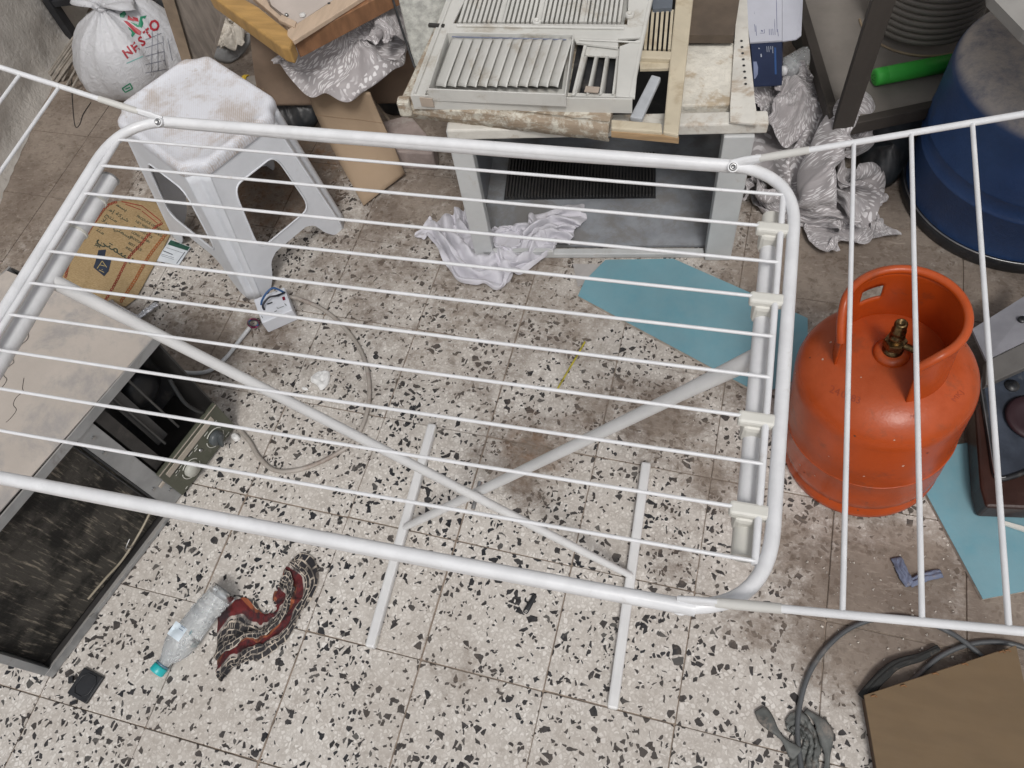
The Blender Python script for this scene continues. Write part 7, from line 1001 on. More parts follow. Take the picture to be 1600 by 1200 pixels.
2,2,-4,5,-8,5,-2,0,-1,0,-3,1,8,-1,-5,1,3,3,-4,-5,1,1,3,4,0,2,1,1,-6,0,1,-3,-1,2,0,8,-1,-3,3,2,-5,-1,-1,11,8,-5,-9,0,1,1,1,6,1,-3,-3,1,-1,3,-3,0,3,-8,12,-1,-4,1,5,-2,1,3,-4,4,0,-9,3,1,2,3,1,-4,10,-4,-4,-2,5,-2,1,-5,0,5,4,-5,0,3,4,-1,-6,-2,1,2,-1,0,7,-2,-3,1,3,-2,0,2,0,-7,4,3,-3,2,1,4,0,-2,-1,2,6,-4,-2,-1,-1,-3,5,4,2,-8,-5,2,1,0,1,-5,3,8,-5,3,2,2,5,-5,-3,-1,-7,5,0,0,-2,-1,3,1,-1,0,-5,-1,2,-3,1,2,3,3,5,0,1,-1,-9,6,-1,2,-4,-4,0,2,-1,7,-1,-3,0,2,-12,4,4,0,-2,12,-3,-3,6,0,-1,-3,-1,2,2,-1,-1,0,-7,2,2,-3,3,0,-1,-2,-1,-1,1,3,2,2,-1,4,-1,-1,1,-5,3,-1,4,-9,-1,-3,-1,2,-2,-2,1,2,-4,4,-2,-1,-1,1,0,-1,11,-5,0,0,-1,3,2,-3,-6,4,-9,4,2,0,-1,2,-1,-2,-1,1,2,-3,2,1,-1,-1,3,3,-2,0,0,-1,-3,-2,-1,5,3,-9,4,3,-2,0,-3,-4,7,-2,-1,1,-2,0,0,1,3,0,-1,3,1,-6,2,-7,3,0,-1,-2,6,-7,1,-3,3,1,-4,0,3,3,-4,-2,1,4,1,-2,3,-2,-2,1,-6,9,-2,-3,-6,0,-3,0,0,0,-2,3,1,4,0,-5,2,0,5,1,-6,4,1,-2,-4,5,-4,1,2,2,-11,14,-8,-7,1,2,2,1,0,3,2,-3,-3,1,-1,0,3,-1,-2,0,2,-1,7,-3,-3,-5,-10,2,4,-5,1,2,0,3,3,0,-1,1,-5,-2,1,-3,0,0,
2,-1,2,2,-1,2,0,-6,-7,-4,4,2,0,-2,1,-1,-1,0,5,-3,-1,2,-1,2,-1,-1,1,1,0,-1,1,-2,3,9,-4,-4,6,7,-8,1,-4,-1,-3,0,5,-3,3,-3,0,4,1,-1,-2,-1,-1,2,2,-2,2,0,-13,3,-1,11,4,-7,-5,-2,3,-5,5,6,-1,-5,-2,-4,0,4,1,-1,-1,1,2,2,-2,2,-5,2,2,-5,4,-5,0,-3,0,1,1,6,9,-10,-6,-1,-1,1,0,0,-2,4,6,2,-6,-2,4,16,12,1,-7,-4,-2,-8,7,3,16,-3,5,-6,4,0,-15,-4,3,0,7,-15,-4,-7,2,17,4,-10,4,8,3,-3,-3,-3,-7,5,-3,-1,3,11,-9,-5,3,-7,-2,4,7,9,0,2,-10,-12,8,-9,-3,1,9,-4,-1,3,-9,-4,0,8,-5,3,8,-4,-6,-1,1,5,2,-3,11,3,-1,-19,6,0,-7,-1,-5,1,-3,3,6,-3,-1,-2,7,-5,-2,3,8,-1,-5,0,-6,0,4,-2,0,9,0,2,-2,-7,0,1,3,3,-5,5,-1,-1,1,6,-9,-3,10,-1,7,-3,-17,5,-2,0,3,0,-2,-1,2,-1,-7,4,4,2,4,-9,-2,7,-1,0,2,8,-10,5,-11,-3,11,5,-5,-1,2,-3,-4,-1,0,4,5,-6,2,5,-5,1,0,1,-3,-4,13,-2,-1,-1,0,-11,-2,17,-1,-1,-5,0,-4,-1,-4,2,10,3,-4,-7,12,-3,-8,2,3,6,-5,3,-3,-7,2,5,4,-15,8,8,-1,-2,-2,5,-9,5,-1,12,-10,-7,-1,12,-4,4,2,2,-3,-12,2,-2,10,4,1,-12,-2,3,1,6,2,-3,8,-12,-7,4,0,15,-5,-4,10,-2,2,-3,1,-1,-7,5,-11,4,3,4,0,-7,6,-2,0,5,10,-5,0,-20,13,-1,11,1,-9,2,3,-7,-5,2,1,4,-2,-7,-2,9,-2,0,4,-5,-4,9,
1,1,-8,11,-7,-5,-2,-5,13,-1,-4,2,-6,-2,11,-1,-1,-4,-3,10,1,-2,-4,1,0,-3,4,0,5,5,-6,-10,-4,10,-5,1,-5,2,6,2,-5,3,1,3,0,-2,-3,5,-6,1,4,-5,2,10,-3,-7,0,6,-10,-6,6,1,6,-8,6,1,-3,-6,4,-1,9,-10,3,1,-5,-1,-9,10,-3,4,5,-11,-3,-1,10,0,2,1,3,0,-8,-1,1,3,-4,3,-8,1,3,-2,2,-3,3,-4,-6,-2,2,3,5,8,3,-3,-6,1,-1,2,-5,-3,-1,0,5,3,-4,-4,1,-3,4,4,0,-4,-3,-1,6,11,-3,-5,2,5,-4,-3,-2,-4,4,-1,0,-1,4,-5,7,0,-4,-2,-1,4,-3,5,10,0,-9,2,-6,-5,-7,3,8,-3,0,8,-6,-1,6,4,-2,1,-13,7,1,3,-1,-3,4,-3,-3,0,2,-5,1,-3,5,3,3,3,-5,2,1,0,-1,1,-7,3,6,-7,-3,5,0,-2,-5,6,-6,-5,3,-2,14,-1,0,1,2,-1,1,-4,-1,2,-3,-4,6,-7,0,8,-5,0,4,-2,4,-5,4,2,-12,-2,15,-2,-1,0,-2,-2,-2,0,0,-1,2,-1,3,6,-12,9,-2,-5,5,-2,-2,2,2,-4,10,-8,1,7,-8,-1,-3,4,-4,-2,7,2,-2,2,-1,1,-3,2,5,-5,-1,0,3,2,-2,-7,-1,4,-12,10,8,2,-6,2,5,-2,-3,-3,5,3,-5,1,-4,-1,3,1,-5,1,-2,-7,-3,11,-5,0,3,8,3,-6,3,-4,0,-4,2,-1,2,-4,4,2,1,-10,5,3,-3,2,0,-2,-7,3,1,11,-8,-7,2,0,2,-1,1,0,-2,4,-2,-2,3,6,6,-13,-1,5,0,0,-1,5,5,1,-1,-6,4,-13,-3,4,3,-5,4,2,3,1,-5,1,-3,0,11,-2,-4,-4,2,1,13,-12,6,3,2,1,-12,3,-4,-5,2,2,
-3,10,-2,1,-1,-1,-1,-5,-3,8,5,-1,-2,-3,-1,8,-2,2,3,-4,-3,-5,-3,5,-1,7,-10,-3,11,-1,-3,-1,3,1,1,-1,-1,3,-3,2,-5,5,7,-4,-6,1,-2,5,-2,-2,2,1,2,-8,2,1,2,1,-1,2,-2,3,-3,1,1,0,-8,7,-4,0,3,-4,8,-4,8,-3,-6,0,7,-5,-8,6,2,-1,-2,3,5,-11,-2,5,5,-4,4,-8,-6,-1,3,2,3,5,-8,3,-1,-2,6,8,-4,-5,3,4,-2,-9,2,7,-3,-8,2,5,5,-2,-10,-5,4,4,1,-2,6,-7,1,0,-3,12,3,1,-3,-1,-4,1,-7,7,5,3,-7,-3,-3,4,1,1,0,2,-2,0,-6,5,-6,0,2,2,8,-4,0,-3,-3,-3,8,5,-2,-3,0,-3,-4,0,5,6,2,0,-2,-7,5,-11,5,5,-2,-5,5,3,-4,-1,1,-7,2,0,-1,4,1,1,2,-2,11,-6,0,-2,-1,-1,1,1,0,-1,4,-2,-5,0,-1,-1,5,0,-6,-3,3,-3,3,7,-4,7,-6,6,-2,2,-1,3,-11,12,-3,-2,-7,3,2,-3,2,-1,-6,7,11,-2,-1,-3,1,-8,6,-8,0,-2,5,-3,-2,3,0,-3,5,3,-1,-11,-1,2,5,3,1,1,-10,5,4,0,-1,1,1,4,-2,-2,-4,5,1,1,1,-7,4,-4,7,-1,-11,-2,8,2,1,-5,2,-5,1,2,0,2,-6,5,9,-1,-5,4,-1,-3,6,-4,-5,2,-1,2,-3,5,-10,3,6,-3,5,-5,-7,8,-1,3,6,-5,1,4,0,-5,-3,0,2,6,-6,-1,-5,8,4,-5,0,-5,1,9,-11,11,-11,-6,11,3,1,3,-3,1,0,-4,1,-5,5,5,-2,-1,1,-6,8,-1,-3,0,-6,3,2,-2,5,-7,-4,13,-4,0,0,-1,-4,1,1,2,-1,5,4,3,3,-1,-8,0,-2,4,-1,-5,9,-7,
7,0,-5,-7,-3,0,1,0,3,-10,4,5,-2,2,8,-1,-4,-7,1,0,1,2,1,2,-3,-3,6,6,-5,-4,3,3,0,-9,4,7,-3,-3,2,1,-3,0,-1,-1,-5,-3,3,2,4,-1,-5,7,-1,1,2,-3,3,-2,-1,-1,-8,3,7,7,-2,-2,-1,-3,-4,3,-3,2,2,6,-1,-6,-3,5,-2,-3,7,-6,3,-3,-3,7,-7,-7,5,11,1,-8,0,-2,-5,1,6,0,3,-8,10,6,0,-13,-6,8,-3,7,0,-3,4,-7,0,9,7,-14,0,6,-3,-2,7,5,-5,-3,-3,-2,-2,1,7,7,-6,-7,-1,8,-7,4,-2,4,0,4,2,-7,-3,-3,6,7,3,-4,-3,-2,0,0,7,-3,-9,10,5,-8,-4,0,-2,-2,0,5,2,7,-8,2,-4,4,0,-1,-2,-3,-2,1,8,3,-14,4,0,-3,7,5,-2,-9,-1,4,4,-2,1,0,-7,9,1,-7,-2,-2,-1,-3,8,7,-8,3,3,-4,-2,-8,2,0,5,8,2,-3,-3,4,6,-4,1,-9,6,2,-4,-4,-1,5,7,0,-2,-8,0,2,8,-7,-7,9,-2,-1,8,-9,1,-3,10,-5,3,1,-12,-3,2,0,7,-1,1,-2,-3,0,-4,0,-1,10,-4,-1,13,-12,10,-9,-4,3,-3,-5,0,1,4,-6,2,2,3,8,-4,-2,1,0,5,2,1,-9,7,-5,-1,6,12,-6,-11,1,3,6,-8,-3,1,1,2,-3,-2,3,-1,7,5,1,-4,-1,-1,-6,1,11,-4,-3,5,3,-2,-13,-1,9,-4,-1,1,5,-6,-2,-2,0,1,2,2,3,-1,-4,2,1,-2,-1,1,2,13,0,-3,-5,-12,1,7,1,7,-7,-6,0,-2,-2,6,-2,-3,0,0,1,3,2,-8,0,5,-4,
]),
}
def unpack(n):
    ns, nt_, lr, wr, data = CLOTH[n]
    g = np.array(data, dtype=np.int64).reshape(3, ns, nt_).transpose(1, 2, 0)
    return g.cumsum(0).cumsum(1)/2000.0, ns, nt_, lr, wr
def baked(n, cx, cy, z0, rot=0, sx=1, sy=1, sz=1, tilt=(0, 0), shift=0):
    g, ns, nt_, lr, wr = unpack(n); c = (g.reshape(-1, 3).min(0)+g.reshape(-1, 3).max(0))/2; zm = g[..., 2].min()
    cr, sr = math.cos(math.radians(rot)), math.sin(math.radians(rot)); P = []; uv = []
    for i in range(ns):
        row = []
        for j in range(nt_):
            x, y, z = (g[i, j, 0]-c[0])*sx, (g[i, j, 1]-c[1])*sy, (g[i, j, 2]-zm)*sz
            X, Y = x*cr-y*sr, x*sr+y*cr
            row.append(V(cx+X, cy+Y, z0+z+X*tilt[0]+Y*tilt[1])); uv.append((lr*i/(ns-1)+shift, wr*j/(nt_-1)))
        P.append(row)
    return P, uv, False
SQ = at(1240, 172, .13)
clothobj('satin_cloth', [baked('satin_r', 1.138, 1.368, .002, 0, 1.04, 1.12, 1.0), baked('satin_l', 1.235, 1.235, .001, 200, .62, .62, .35, (0, 0), .4), baked('satin_l', SQ.x, SQ.y, .085, 20, .58, .62, 1.0, (0, .1), .6)], SATIN, 'heap of crumpled silver-grey satin cloth on the floor right of the cabinet', 'cloth', sub=2)
q = at(540, 88, .30)
clothobj('satin_cloth', [baked('satin_l', q.x, q.y, .255, 0, .92, .86, 1.05, (0, .05)), baked('satin_l', q.x+.105, q.y+.09, .315, 80, .6, .6, .9, (.0, .15), .3)], SATIN, 'silver-grey satin cloth with pale feather strokes draped over cardboard behind the stool', 'cloth', sub=2)
# white cloth
WCL = mat('lilac_white_cotton', (.58, .57, .615), .85, var=.08, scale=14, dirt=.10, dcol=(.36, .32, .3), dscale=14, bump=.25, bscale=220, sheen=.2)
WQ = at(772, 369, .03)
clothobj('white_cloth', [baked('white', WQ.x, WQ.y, .001, 0, .97, 1.0, 1.1)], WCL, 'twisted lilac-white cotton cloth trailing out over the front rail of the cabinet', 'cloth', sub=2)
# scarf
SCF = scarfmat()
qa = at(404, 962, .02)
clothobj('scarf', [baked('scarf', qa.x, qa.y+.004, .001, 6, .90, 1.30, .55)], SCF, 'crumpled red, black and cream patterned scarf on the floor beside the clear bottle', 'scarf', sub=2)
# blue rag scrap and grey strips
RB = mat('faded_blue_rag', (.13, .15, .22), .8, var=.2, dirt=.3, dcol=(.25, .21, .18), dscale=30)
p1 = ribbon([(1400, 872, .002), (1410, 895, .003), (1422, 915, .003)], lambda f: .010, .008, 1.2, 2)
p2 = ribbon([(1420, 912, .003), (1445, 902, .003), (1470, 896, .002)], lambda f: .008, .007, 2.2, 2)
clothobj('blue_rag', [(*p1, False), (*p2, False)], RB, 'small dusty blue rag scrap on the floor below the gas cylinder', 'rag')
GR = mat('dark_grey_torn_tape', (.10, .105, .10), .55, var=.35, scale=30, dirt=.4, dcol=(.26, .22, .19), dscale=35)
pcs = []
for k, sp_ in enumerate([[(1186, 1108, .002), (1205, 1135, .006), (1232, 1165, .008), (1245, 1180, .006)], [(1240, 1160, .005), (1262, 1140, .014), (1285, 1130, .008)], [(1258, 1110, .003), (1285, 1135, .010), (1292, 1175, .005), (1290, 1215, .002)],
                         [(1228, 1190, .004), (1255, 1180, .014), (1285, 1165, .008)], [(1225, 1215, .004), (1245, 1180, .012), (1262, 1210, .006)], [(1262, 1150, .006), (1300, 1158, .003)], [(1268, 1205, .004), (1285, 1225, .004)]]):
    pcs.append((*ribbon(sp_, lambda f, k=k: .009+.005*math.sin(f*9+k*2), .003, k*1.7, 1, nt=6), False))
TQ = at(1256, 1168, .01)
pcs = pcs[:1]+[pcs[2], (*[baked('scarf', TQ.x, TQ.y, .001, 70, .5, .42, .28)][0],)]
clothobj('torn_tape', pcs, GR, 'tangle of dark grey torn tape under the hose at the bottom edge', 'tape')

# ================================================================== CARDBOARD and other junk behind
CARD = mat('brown_cardboard', (.34, .25, .17), .85, var=.06, scale=8, dirt=.08, dcol=(.24, .17, .11), bump=.12, bscale=60)
def sheet(name, Lp, Rp, m_, label, cat, th=.005, creases=()):
    A_ = spline([at(*q) for q in Lp], 6); B_ = spline([at(*q) for q in Rp], 6); P = []
    for a_, b_ in zip(A_, B_):
        row = []
        for k in range(9):
            q = a_.lerp(b_, k/8); row.append(q+V(0, 0, .002*nz(q, 12)))
        P.append(row)
    t = thing(name, label, cat, base_of([q for r_ in P for q in r_]))
    MB().grid(P).build('sheet_face', m_, t, solid=th)
    for f in creases:
        i = int(f*(len(P)-1)); MB().tube([q+V(0, 0, .0006) for q in P[i]], .0011, 5).build('crease', mat('crease_card', (.27, .19, .12), .9), t)
    return t
sheet('cardboard_flap', [(470, 116, .26), (489, 170, .17), (519, 232, .09), (568, 321, .008)], [(577, 146, .26), (594, 185, .18), (616, 232, .10), (633, 272, .015)], CARD,
      'long strip of brown cardboard sloping to the floor between stool and cabinet', 'cardboard', creases=(.42, .66))
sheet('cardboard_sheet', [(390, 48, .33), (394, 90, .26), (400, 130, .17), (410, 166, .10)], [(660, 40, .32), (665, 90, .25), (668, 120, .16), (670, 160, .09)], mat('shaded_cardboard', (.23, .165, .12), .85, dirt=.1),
      'large brown cardboard sheet leaning beneath the satin cloth behind the stool', 'cardboard')
cf = MB()
for k in range(12):
    y = 118+k*4; cf.tube([at(399+k*.4, y, .18-k*.006), at(411+k*.2, y+1, .18-k*.006)], .0020, 6)
cf = cf.build('corrugated_edge', CARD); tag(cf, 'torn corrugated cardboard edge beside the yellow lid behind the stool', 'cardboard')
yl = thing('yellow_lidded_jar', 'small dusty jar with a yellow lid lying behind the stool', 'jar', at(392, 135, .0))
ax = (at(398, 132, .08)-at(384, 132, .08)).normalized(); c = at(384, 131, .08); rm_ = Matrix.Translation(c) @ ax.to_track_quat('Z', 'Y').to_matrix().to_4x4()
MB().lathe([(0, -.004), (.024, -.004), (.026, -.001), (.026, .010), (.023, .011)], rm_, 28).build('lid', mat('yellow_plastic', (.50, .33, .02), .45, dirt=.2), yl)
MB().lathe([(.021, .011), (.023, .02), (.023, .07), (.018, .078), (0, .078)], rm_, 28).build('jar_body', mat('dusty_grey_glass', (.20, .18, .16), .4), yl)
# dark heaps added to fill in the blackness of the deep clutter
BK = mat('shade_filler_black', (.022, .026, .03), .35, var=.4, scale=20, dust=.3, ducol=(.16, .14, .13))
p1 = heap([(405, 170, .03), (440, 158, .05), (500, 160, .05), (500, 200, .02), (460, 215, .0), (425, 205, .0)], .05, 4, 16, .5, 2, na=90, nr=24)
clothobj('shade_filler_heap', [(*p1, True)], BK, 'black heap filling in the shade under the cardboard sheet behind the stool', 'bag')
p1 = heap([(585, 160, .03), (620, 150, .05), (660, 150, .05), (672, 172, .03), (640, 185, .01), (600, 180, .01)], .04, 6, 16, .5, 2, na=70, nr=18)
clothobj('shade_filler_heap', [(*p1, True)], BK, 'black heap filling in the shade behind the whitewashed block next to the cabinet', 'bag')
p1 = heap([(232, -20, .1), (262, 0, .1), (285, 60, .0), (282, 80, .0), (255, 60, .0), (245, 20, .05)], .04, 6, 16, .5, 2, na=70, nr=18)
clothobj('shade_filler_heap', [(*p1, True)], BK, 'black heap filling in the shade between the white carrier bag and the timber panel', 'bag')
st = MB().tube([at(578, 150, .12), at(622, 205, .03), at(626, 214, .01)], .004, 7).build('thin_stick', mat('weathered_stick', (.27, .22, .17), .9), None)
tag(st, 'thin wooden stick leaning against the right edge of the cardboard strip', 'stick')
# whitewashed block
BRK = mat('whitewashed_block', (.34, .28, .26), .9, var=.15, scale=18, dirt=.3, dcol=(.5, .47, .43), dscale=12, bump=.6)
bk = thing('concrete_block', 'whitewashed concrete block on the floor left of the cabinet post', 'block', at(640, 225, 0))
bt = [at(597, 190, .065), at(640, 178, .065), at(680, 225, .065), at(676, 240, .065), at(603, 236, .065)]
MB().slab(bt, .0645).build('block_body', BRK, bk, bevel=.005)
# grey-white foam panel standing by the cabinet
FO = mat('weathered_foam_panel', (.40, .40, .37), .9, var=.25, scale=60, dirt=.3, dcol=(.14, .13, .11), dscale=26, bump=1.0, bscale=110)
fp = thing('weathered_panel', 'grey pitted foam panel standing upright between the satin cloth and the cabinet', 'panel', at(655, 120, .1))
MB().slab([at(616, -30, .44), at(700, -30, .44), at(702, 16, .42), at(672, 62, .38), at(655, 104, .36), at(646, 100, .36)], .06).build('foam_core', FO, fp, bevel=.003)
MB().tube([at(608, -20, .445), at(626, 40, .41), at(641, 84, .375), at(648, 105, .355)], .003, 6).build('dark_edge_trim', BLACK, fp)
# upturned wooden frame
WY = mat('varnished_yellow_wood', (.42, .25, .085), .45, var=.18, scale=9, stretch=(1, 6, 1), dirt=.1, dcol=(.22, .12, .05), bump=.1)
WPk = mat('pale_bare_wood', (.50, .38, .28), .7, var=.1, scale=9, stretch=(6, 1, 1), bump=.15)
wf = thing('wooden_frame', 'upturned varnished wooden frame with pale backing board at the top behind the stool', 'wooden frame', at(450, 60, .36))
ZF = .46
slabq([(322, -12), (362, -14), (404, 10), (449, 46), (457, 62), (452, 76), (438, 72)], ZF, .045).build('outer_rail', WY, wf, bevel=.006)
slabq([(449, 46), (448, 56), (458, 64), (600, -26), (560, -26)], ZF, .012).build('pale_rail', WPk, wf, bevel=.002)
slabq([(459, 65), (466, 62), (625, -22), (602, -26)], ZF-.013, .045).build('side_rail', mat('brown_wood', (.24, .12, .06), .6, var=.2, stretch=(5, 1, 1)), wf, bevel=.002)
slabq([(385, -14), (400, 0), (447, 40), (452, 36), (422, 10), (410, -14)], ZF-.006, .018).build('inner_rail', WPk, wf, bevel=.002)
bb = slabq([(412, -26), (424, 8), (450, 28), (462, 38), (560, -26)], ZF-.02, .006); bb.build('backing_board', mat('pinkish_board', (.50, .44, .40), .8, var=.05), wf)
slabq([(440, 22), (463, 33), (460, 42), (434, 30)], ZF+.004, .012).build('corner_block', WPk, wf, bevel=.002)
q = at(473, 24, ZF-.018); MB().lathe([(.008, 0), (.007, .004), (0, .005)], Matrix.Translation(q), 14).build('felt_pad', mat('white_felt', (.66, .65, .63), .9), wf)
q = at(448, 24, ZF-.018); MB().lathe([(.005, 0), (.004, .004), (0, .005)], Matrix.Translation(q), 10).build('screw', STEEL, wf)
q = at(514, 5, ZF+.0005); MB().lathe([(.004, 0), (0, .0004)], Matrix.Translation(q), 12).build('dowel_hole', BLACK, wf)
# pale lip under the frame
# timber panel leaning behind bag
tpn = thing('plywood_sheet', 'grey weathered plywood panel with a timber edge strip leaning behind the stool', 'panel', at(300, 90, .0))
PW = mat('weathered_plywood', (.22, .19, .165), .8, var=.3, scale=7, stretch=(6, 1.2, 1), dirt=.2, dcol=(.1, .09, .085), dscale=8, bump=.2)
MB().slab([at(263, -20, .40), at(356, -20, .40), at(350, 20, .34), at(328, 96, .16), at(298, 96, .16)], .012).build('plywood', PW, tpn)
MB().slab([at(246, -20, .408), at(264, -20, .408), at(298, 96, .168), at(284, 96, .168)], .02).build('edge_strip', mat('brown_strip', (.26, .20, .145), .8, var=.2), tpn, bevel=.002)
# crumpled packaging
PPR = mat('crumpled_cream_paper', (.52, .48, .42), .8, var=.15, dirt=.3, dcol=(.33, .27, .21), dscale=20)
PQ = at(362, 58, .07)
clothobj('crumpled_paper', [baked('satin_l', PQ.x, PQ.y, .05, 60, .33, .25, .5, (0, .25))], PPR, 'crumpled cream paper packaging lying beyond the back corner of the stool', 'paper')
p1 = heap([(396, 48, .06), (392, 75, .02), (372, 96, .0), (350, 100, .0), (330, 90, .02), (340, 80, .03), (370, 70, .05)], .02, 5, 18, 2.2, 3, na=90, nr=20, lift=.002)
clothobj('grey_plastic_film', [(*p1, True)], mat('grey_film', (.22, .22, .22), .35, var=.2), 'grey plastic film under the crumpled cream paper', 'plastic film')

# metal shelf frame top-left with scraps
BI = mat('black_iron', (.025, .026, .03), .5, var=.3, dirt=.1)
mf = thing('iron_stand', 'black iron angle stand against the plastered wall at the top left', 'stand', V(-1.30, 1.68, 0))
def post(x, y, z0, z1, hw, name, par, m_): return MB().bx(x-hw, x+hw, y-hw, y+hw, z0, z1).build(name, m_, par, bevel=.001)
b0 = at(118, 62, 0)
post(b0.x, b0.y, 0, .55, .015, 'post', mf, BI)
e = b0+V(.30, .08, 0)
MB().box((b0+e)/2+V(0, 0, .14), (e-b0)/2, V(0, .012, 0), V(0, 0, .010)).build('cross_bar', BI, mf)
b1 = b0+V(.02, .32, 0); post(b1.x, b1.y, 0, .55, .015, 'post', mf, BI)
MB().box((b0+b1)/2+V(0, 0, .14), (b1-b0)/2, V(.012, 0, 0), V(0, 0, .010)).build('cross_bar', BI, mf)
MB().bx(b0.x+.015, b0.x+.32, b0.y+.02, b0.y+.30, .14, .15).build('shelf_plate', mat('rusty_plate', (.13, .10, .08), .8), mf)
for k, (x, y, c_, rz) in enumerate(((.08, .10, (.50, .45, .38), .9), (.19, .08, (.34, .23, .13), .2), (.23, .15, (.42, .33, .24), -.4))):
    u_ = V(math.cos(rz), math.sin(rz), 0); o = MB().box(V(b0.x+x, b0.y+y, .166), u_*.07, V(-u_.y, u_.x, 0)*.022, V(0, 0, .009)).build('wood_scrap', mat('scrap%d' % k, c_, .85, var=.2, dirt=.2), bevel=.002)
    tag(o, ['pale offcut of wood on the iron stand', 'brown offcut of wood on the iron stand', 'tan offcut of wood at the back of the iron stand'][k], 'wood offcut')
# bundle of thin rods leaning against the wall
ROD = mat('dusty_rods', (.30, .27, .235), .75, var=.25, scale=30, dirt=.25, dcol=(.12, .1, .09), dscale=30)
for k in range(9):
    t = k/8; p0 = at(70+t*34+random.uniform(-2, 2), 124+t*6+(10 if k > 6 else 0), .004); p1 = at(143+t*18, 20+t*32, .20-.05*t+random.uniform(-.01, .01))
    if k > 5: p0 = at(98+(k-6)*6, 126+(k-6)*8, .004); p1 = at(134+(k-6)*7, 60+(k-6)*9, .12)
    o = MB().tube([p0, p0.lerp(p1, .5)+V(0, 0, .002), p1+(p1-p0)*.15], .0038, 7).build('thin_rod', ROD)
    tag(o, 'thin dusty grey rod in the bundle between the plastered wall and the carrier bag', 'rod', 'bundle of thin rods by the wall')
# thin wires on the floor there
o = MB().tube(spline([at(111, 115, .004), at(113, 160, .003), at(117, 196, .002), at(124, 195, .002), at(130, 178, .003), at(142, 160, .002)], 6), .0011, 5).build('loose_wire', BLACK)
tag(o, 'thin bent black wire lying in front of the white carrier bag', 'wire')

# ================================================================== WHITE CARRIER BAG
BAGM, nt_, p_ = newmat('thin_white_polythene')
gn = nt_.nodes.new('ShaderNodeNewGeometry'); nn_ = noisef(nt_, gn.outputs['Position'], 12, 5, .6)
L(nt_, mixc(nt_, nn_, (.42, .42, .44), (.66, .67, .70)), p_.inputs['Base Color']); p_.inputs['Roughness'].default_value = .4
p_.inputs['Subsurface Weight'].default_value = .15; p_.inputs['Subsurface Radius'].default_value = (.02, .02, .02)
b_ = nt_.nodes.new('ShaderNodeBump'); b_.inputs['Strength'].default_value = .9; b_.inputs['Distance'].default_value = .006
L(nt_, noisef(nt_, gn.outputs['Position'], 26, 6, .62, 1.6), b_.inputs['Height']); L(nt_, b_.outputs[0], p_.inputs['Normal'])
bc = V(-.965, 1.52, 0)
bag = thing('carrier_bag', 'full white plastic carrier bag, knotted, printed in red and green, behind the stool', 'carrier bag', bc)
def bagring(c, rx, ry, z, n=140, k=.0):
    row = []
    for i in range(n):
        t = 2*math.pi*i/n; pl = 1+(k+.006)*(.7*math.sin(t*9+z*9+3*noise.noise(V(t, z*6, 1)))+.6*abs(math.sin(t*11+1.3+z*4)))+.09*noise.noise(V(math.cos(t)*1.6, math.sin(t)*1.6, z*9))+.035*(1-2*abs(noise.noise(V(math.cos(t)*4, math.sin(t)*4, z*22))))
        row.append(V(c.x+rx*pl*math.cos(t), c.y+ry*pl*math.sin(t), z))
    return row
prof_ = [(.0, .10, .085, .0), (.004, .128, .11, .0), (.025, .15, .13, .01), (.06, .162, .142, .01), (.10, .160, .142, .015), (.14, .148, .132, .02), (.18, .122, .11, .04), (.205, .095, .085, .08), (.225, .062, .055, .14), (.242, .034, .03, .2), (.252, .019, .018, .22), (.26, .016, .016, .2), (.27, .022, .02, .2)]
Rg = [bagring(bc+V(.03*(z/.27)+.0, -.0*(z/.27), 0), rx, ry, z, k=kk) for z, rx, ry, kk in prof_]
bmB = MB().grid(Rg, closed=True); bmB.f = [tuple(reversed(f)) for f in bmB.f]
bmB.build('bag_body', BAGM, bag); 
kc = bc+V(.03, 0, .262)
MB().tube([kc+V(.014*math.cos(t), .014*math.sin(t), .006*math.sin(2*t)) for t in [2*math.pi*k/16 for k in range(16)]], .008, 8, closed=True).build('knot', BAGM, bag)
# handle ears
for sgn, dirv in ((1, V(.9, .55, .25)), (-1, V(-.75, .5, .3))):
    P = []; dv_ = dirv.normalized(); sdv = dv_.cross(V(0, 0, 1)).normalized()
    for i in range(12):
        f = i/11; wv = .012+.05*math.sin(f*2.2); row = []
        for k in range(13):
            s_ = k/12*2-1; row.append(kc+dv_*.10*f+sdv*wv*s_+V(0, 0, .03*f-.06*f*f+.006*math.sin(s_*9+f*3)))
        P.append(row)
    MB().grid(P).build('handle', BAGM, bag, solid=.0005)
# second lobe (full part behind, striped box showing through)
bc2 = bc+V(.115, .055, 0)
Rg2 = [bagring(bc2+V(-.06*(z/.30), .0, 0), rx, ry, z, k=.02) for z, rx, ry in ((.0, .06, .055), (.01, .085, .08), (.06, .10, .09), (.12, .100, .088), (.18, .088, .076), (.23, .066, .058), (.26, .04, .036), (.275, .0, .0))]
bm2 = MB().grid(Rg2, closed=True); bm2.f = [tuple(reversed(f)) for f in bm2.f]
bm2.build('bag_side', BAGM, bag)
allb = MB(); allb.v = bmB.v+bm2.v; allb.f = bmB.f+[tuple(i+len(bmB.v) for i in f) for f in bm2.f]; bb_ = allb.bvh()
RED = mat('red_print', (.36, .02, .035), .45, var=.2); GRN = mat('green_print', (.02, .22, .12), .45, var=.2); TEA = mat('teal_print', (.18, .40, .38), .5)
tp = []
for ch_, x, y, sx_ in (('N', 198, 92, 15), ('E', 211, 83, 15), ('S', 222, 73, 15), ('T', 231, 62, 15), ('O', 239, 52, 17)):
    tp += textpx(ch_, x, y, sx_*.92, -sx_*.82, -sx_*.78, -sx_*1.1, .035)
project(bb_, tp, .0012).build('red_lettering', RED, bag)
lr = [poly([(200, 24), (215, 28), (217, 34), (199, 31)]), poly([(193, 32), (199, 33), (221, 49), (219, 56), (211, 52)])]
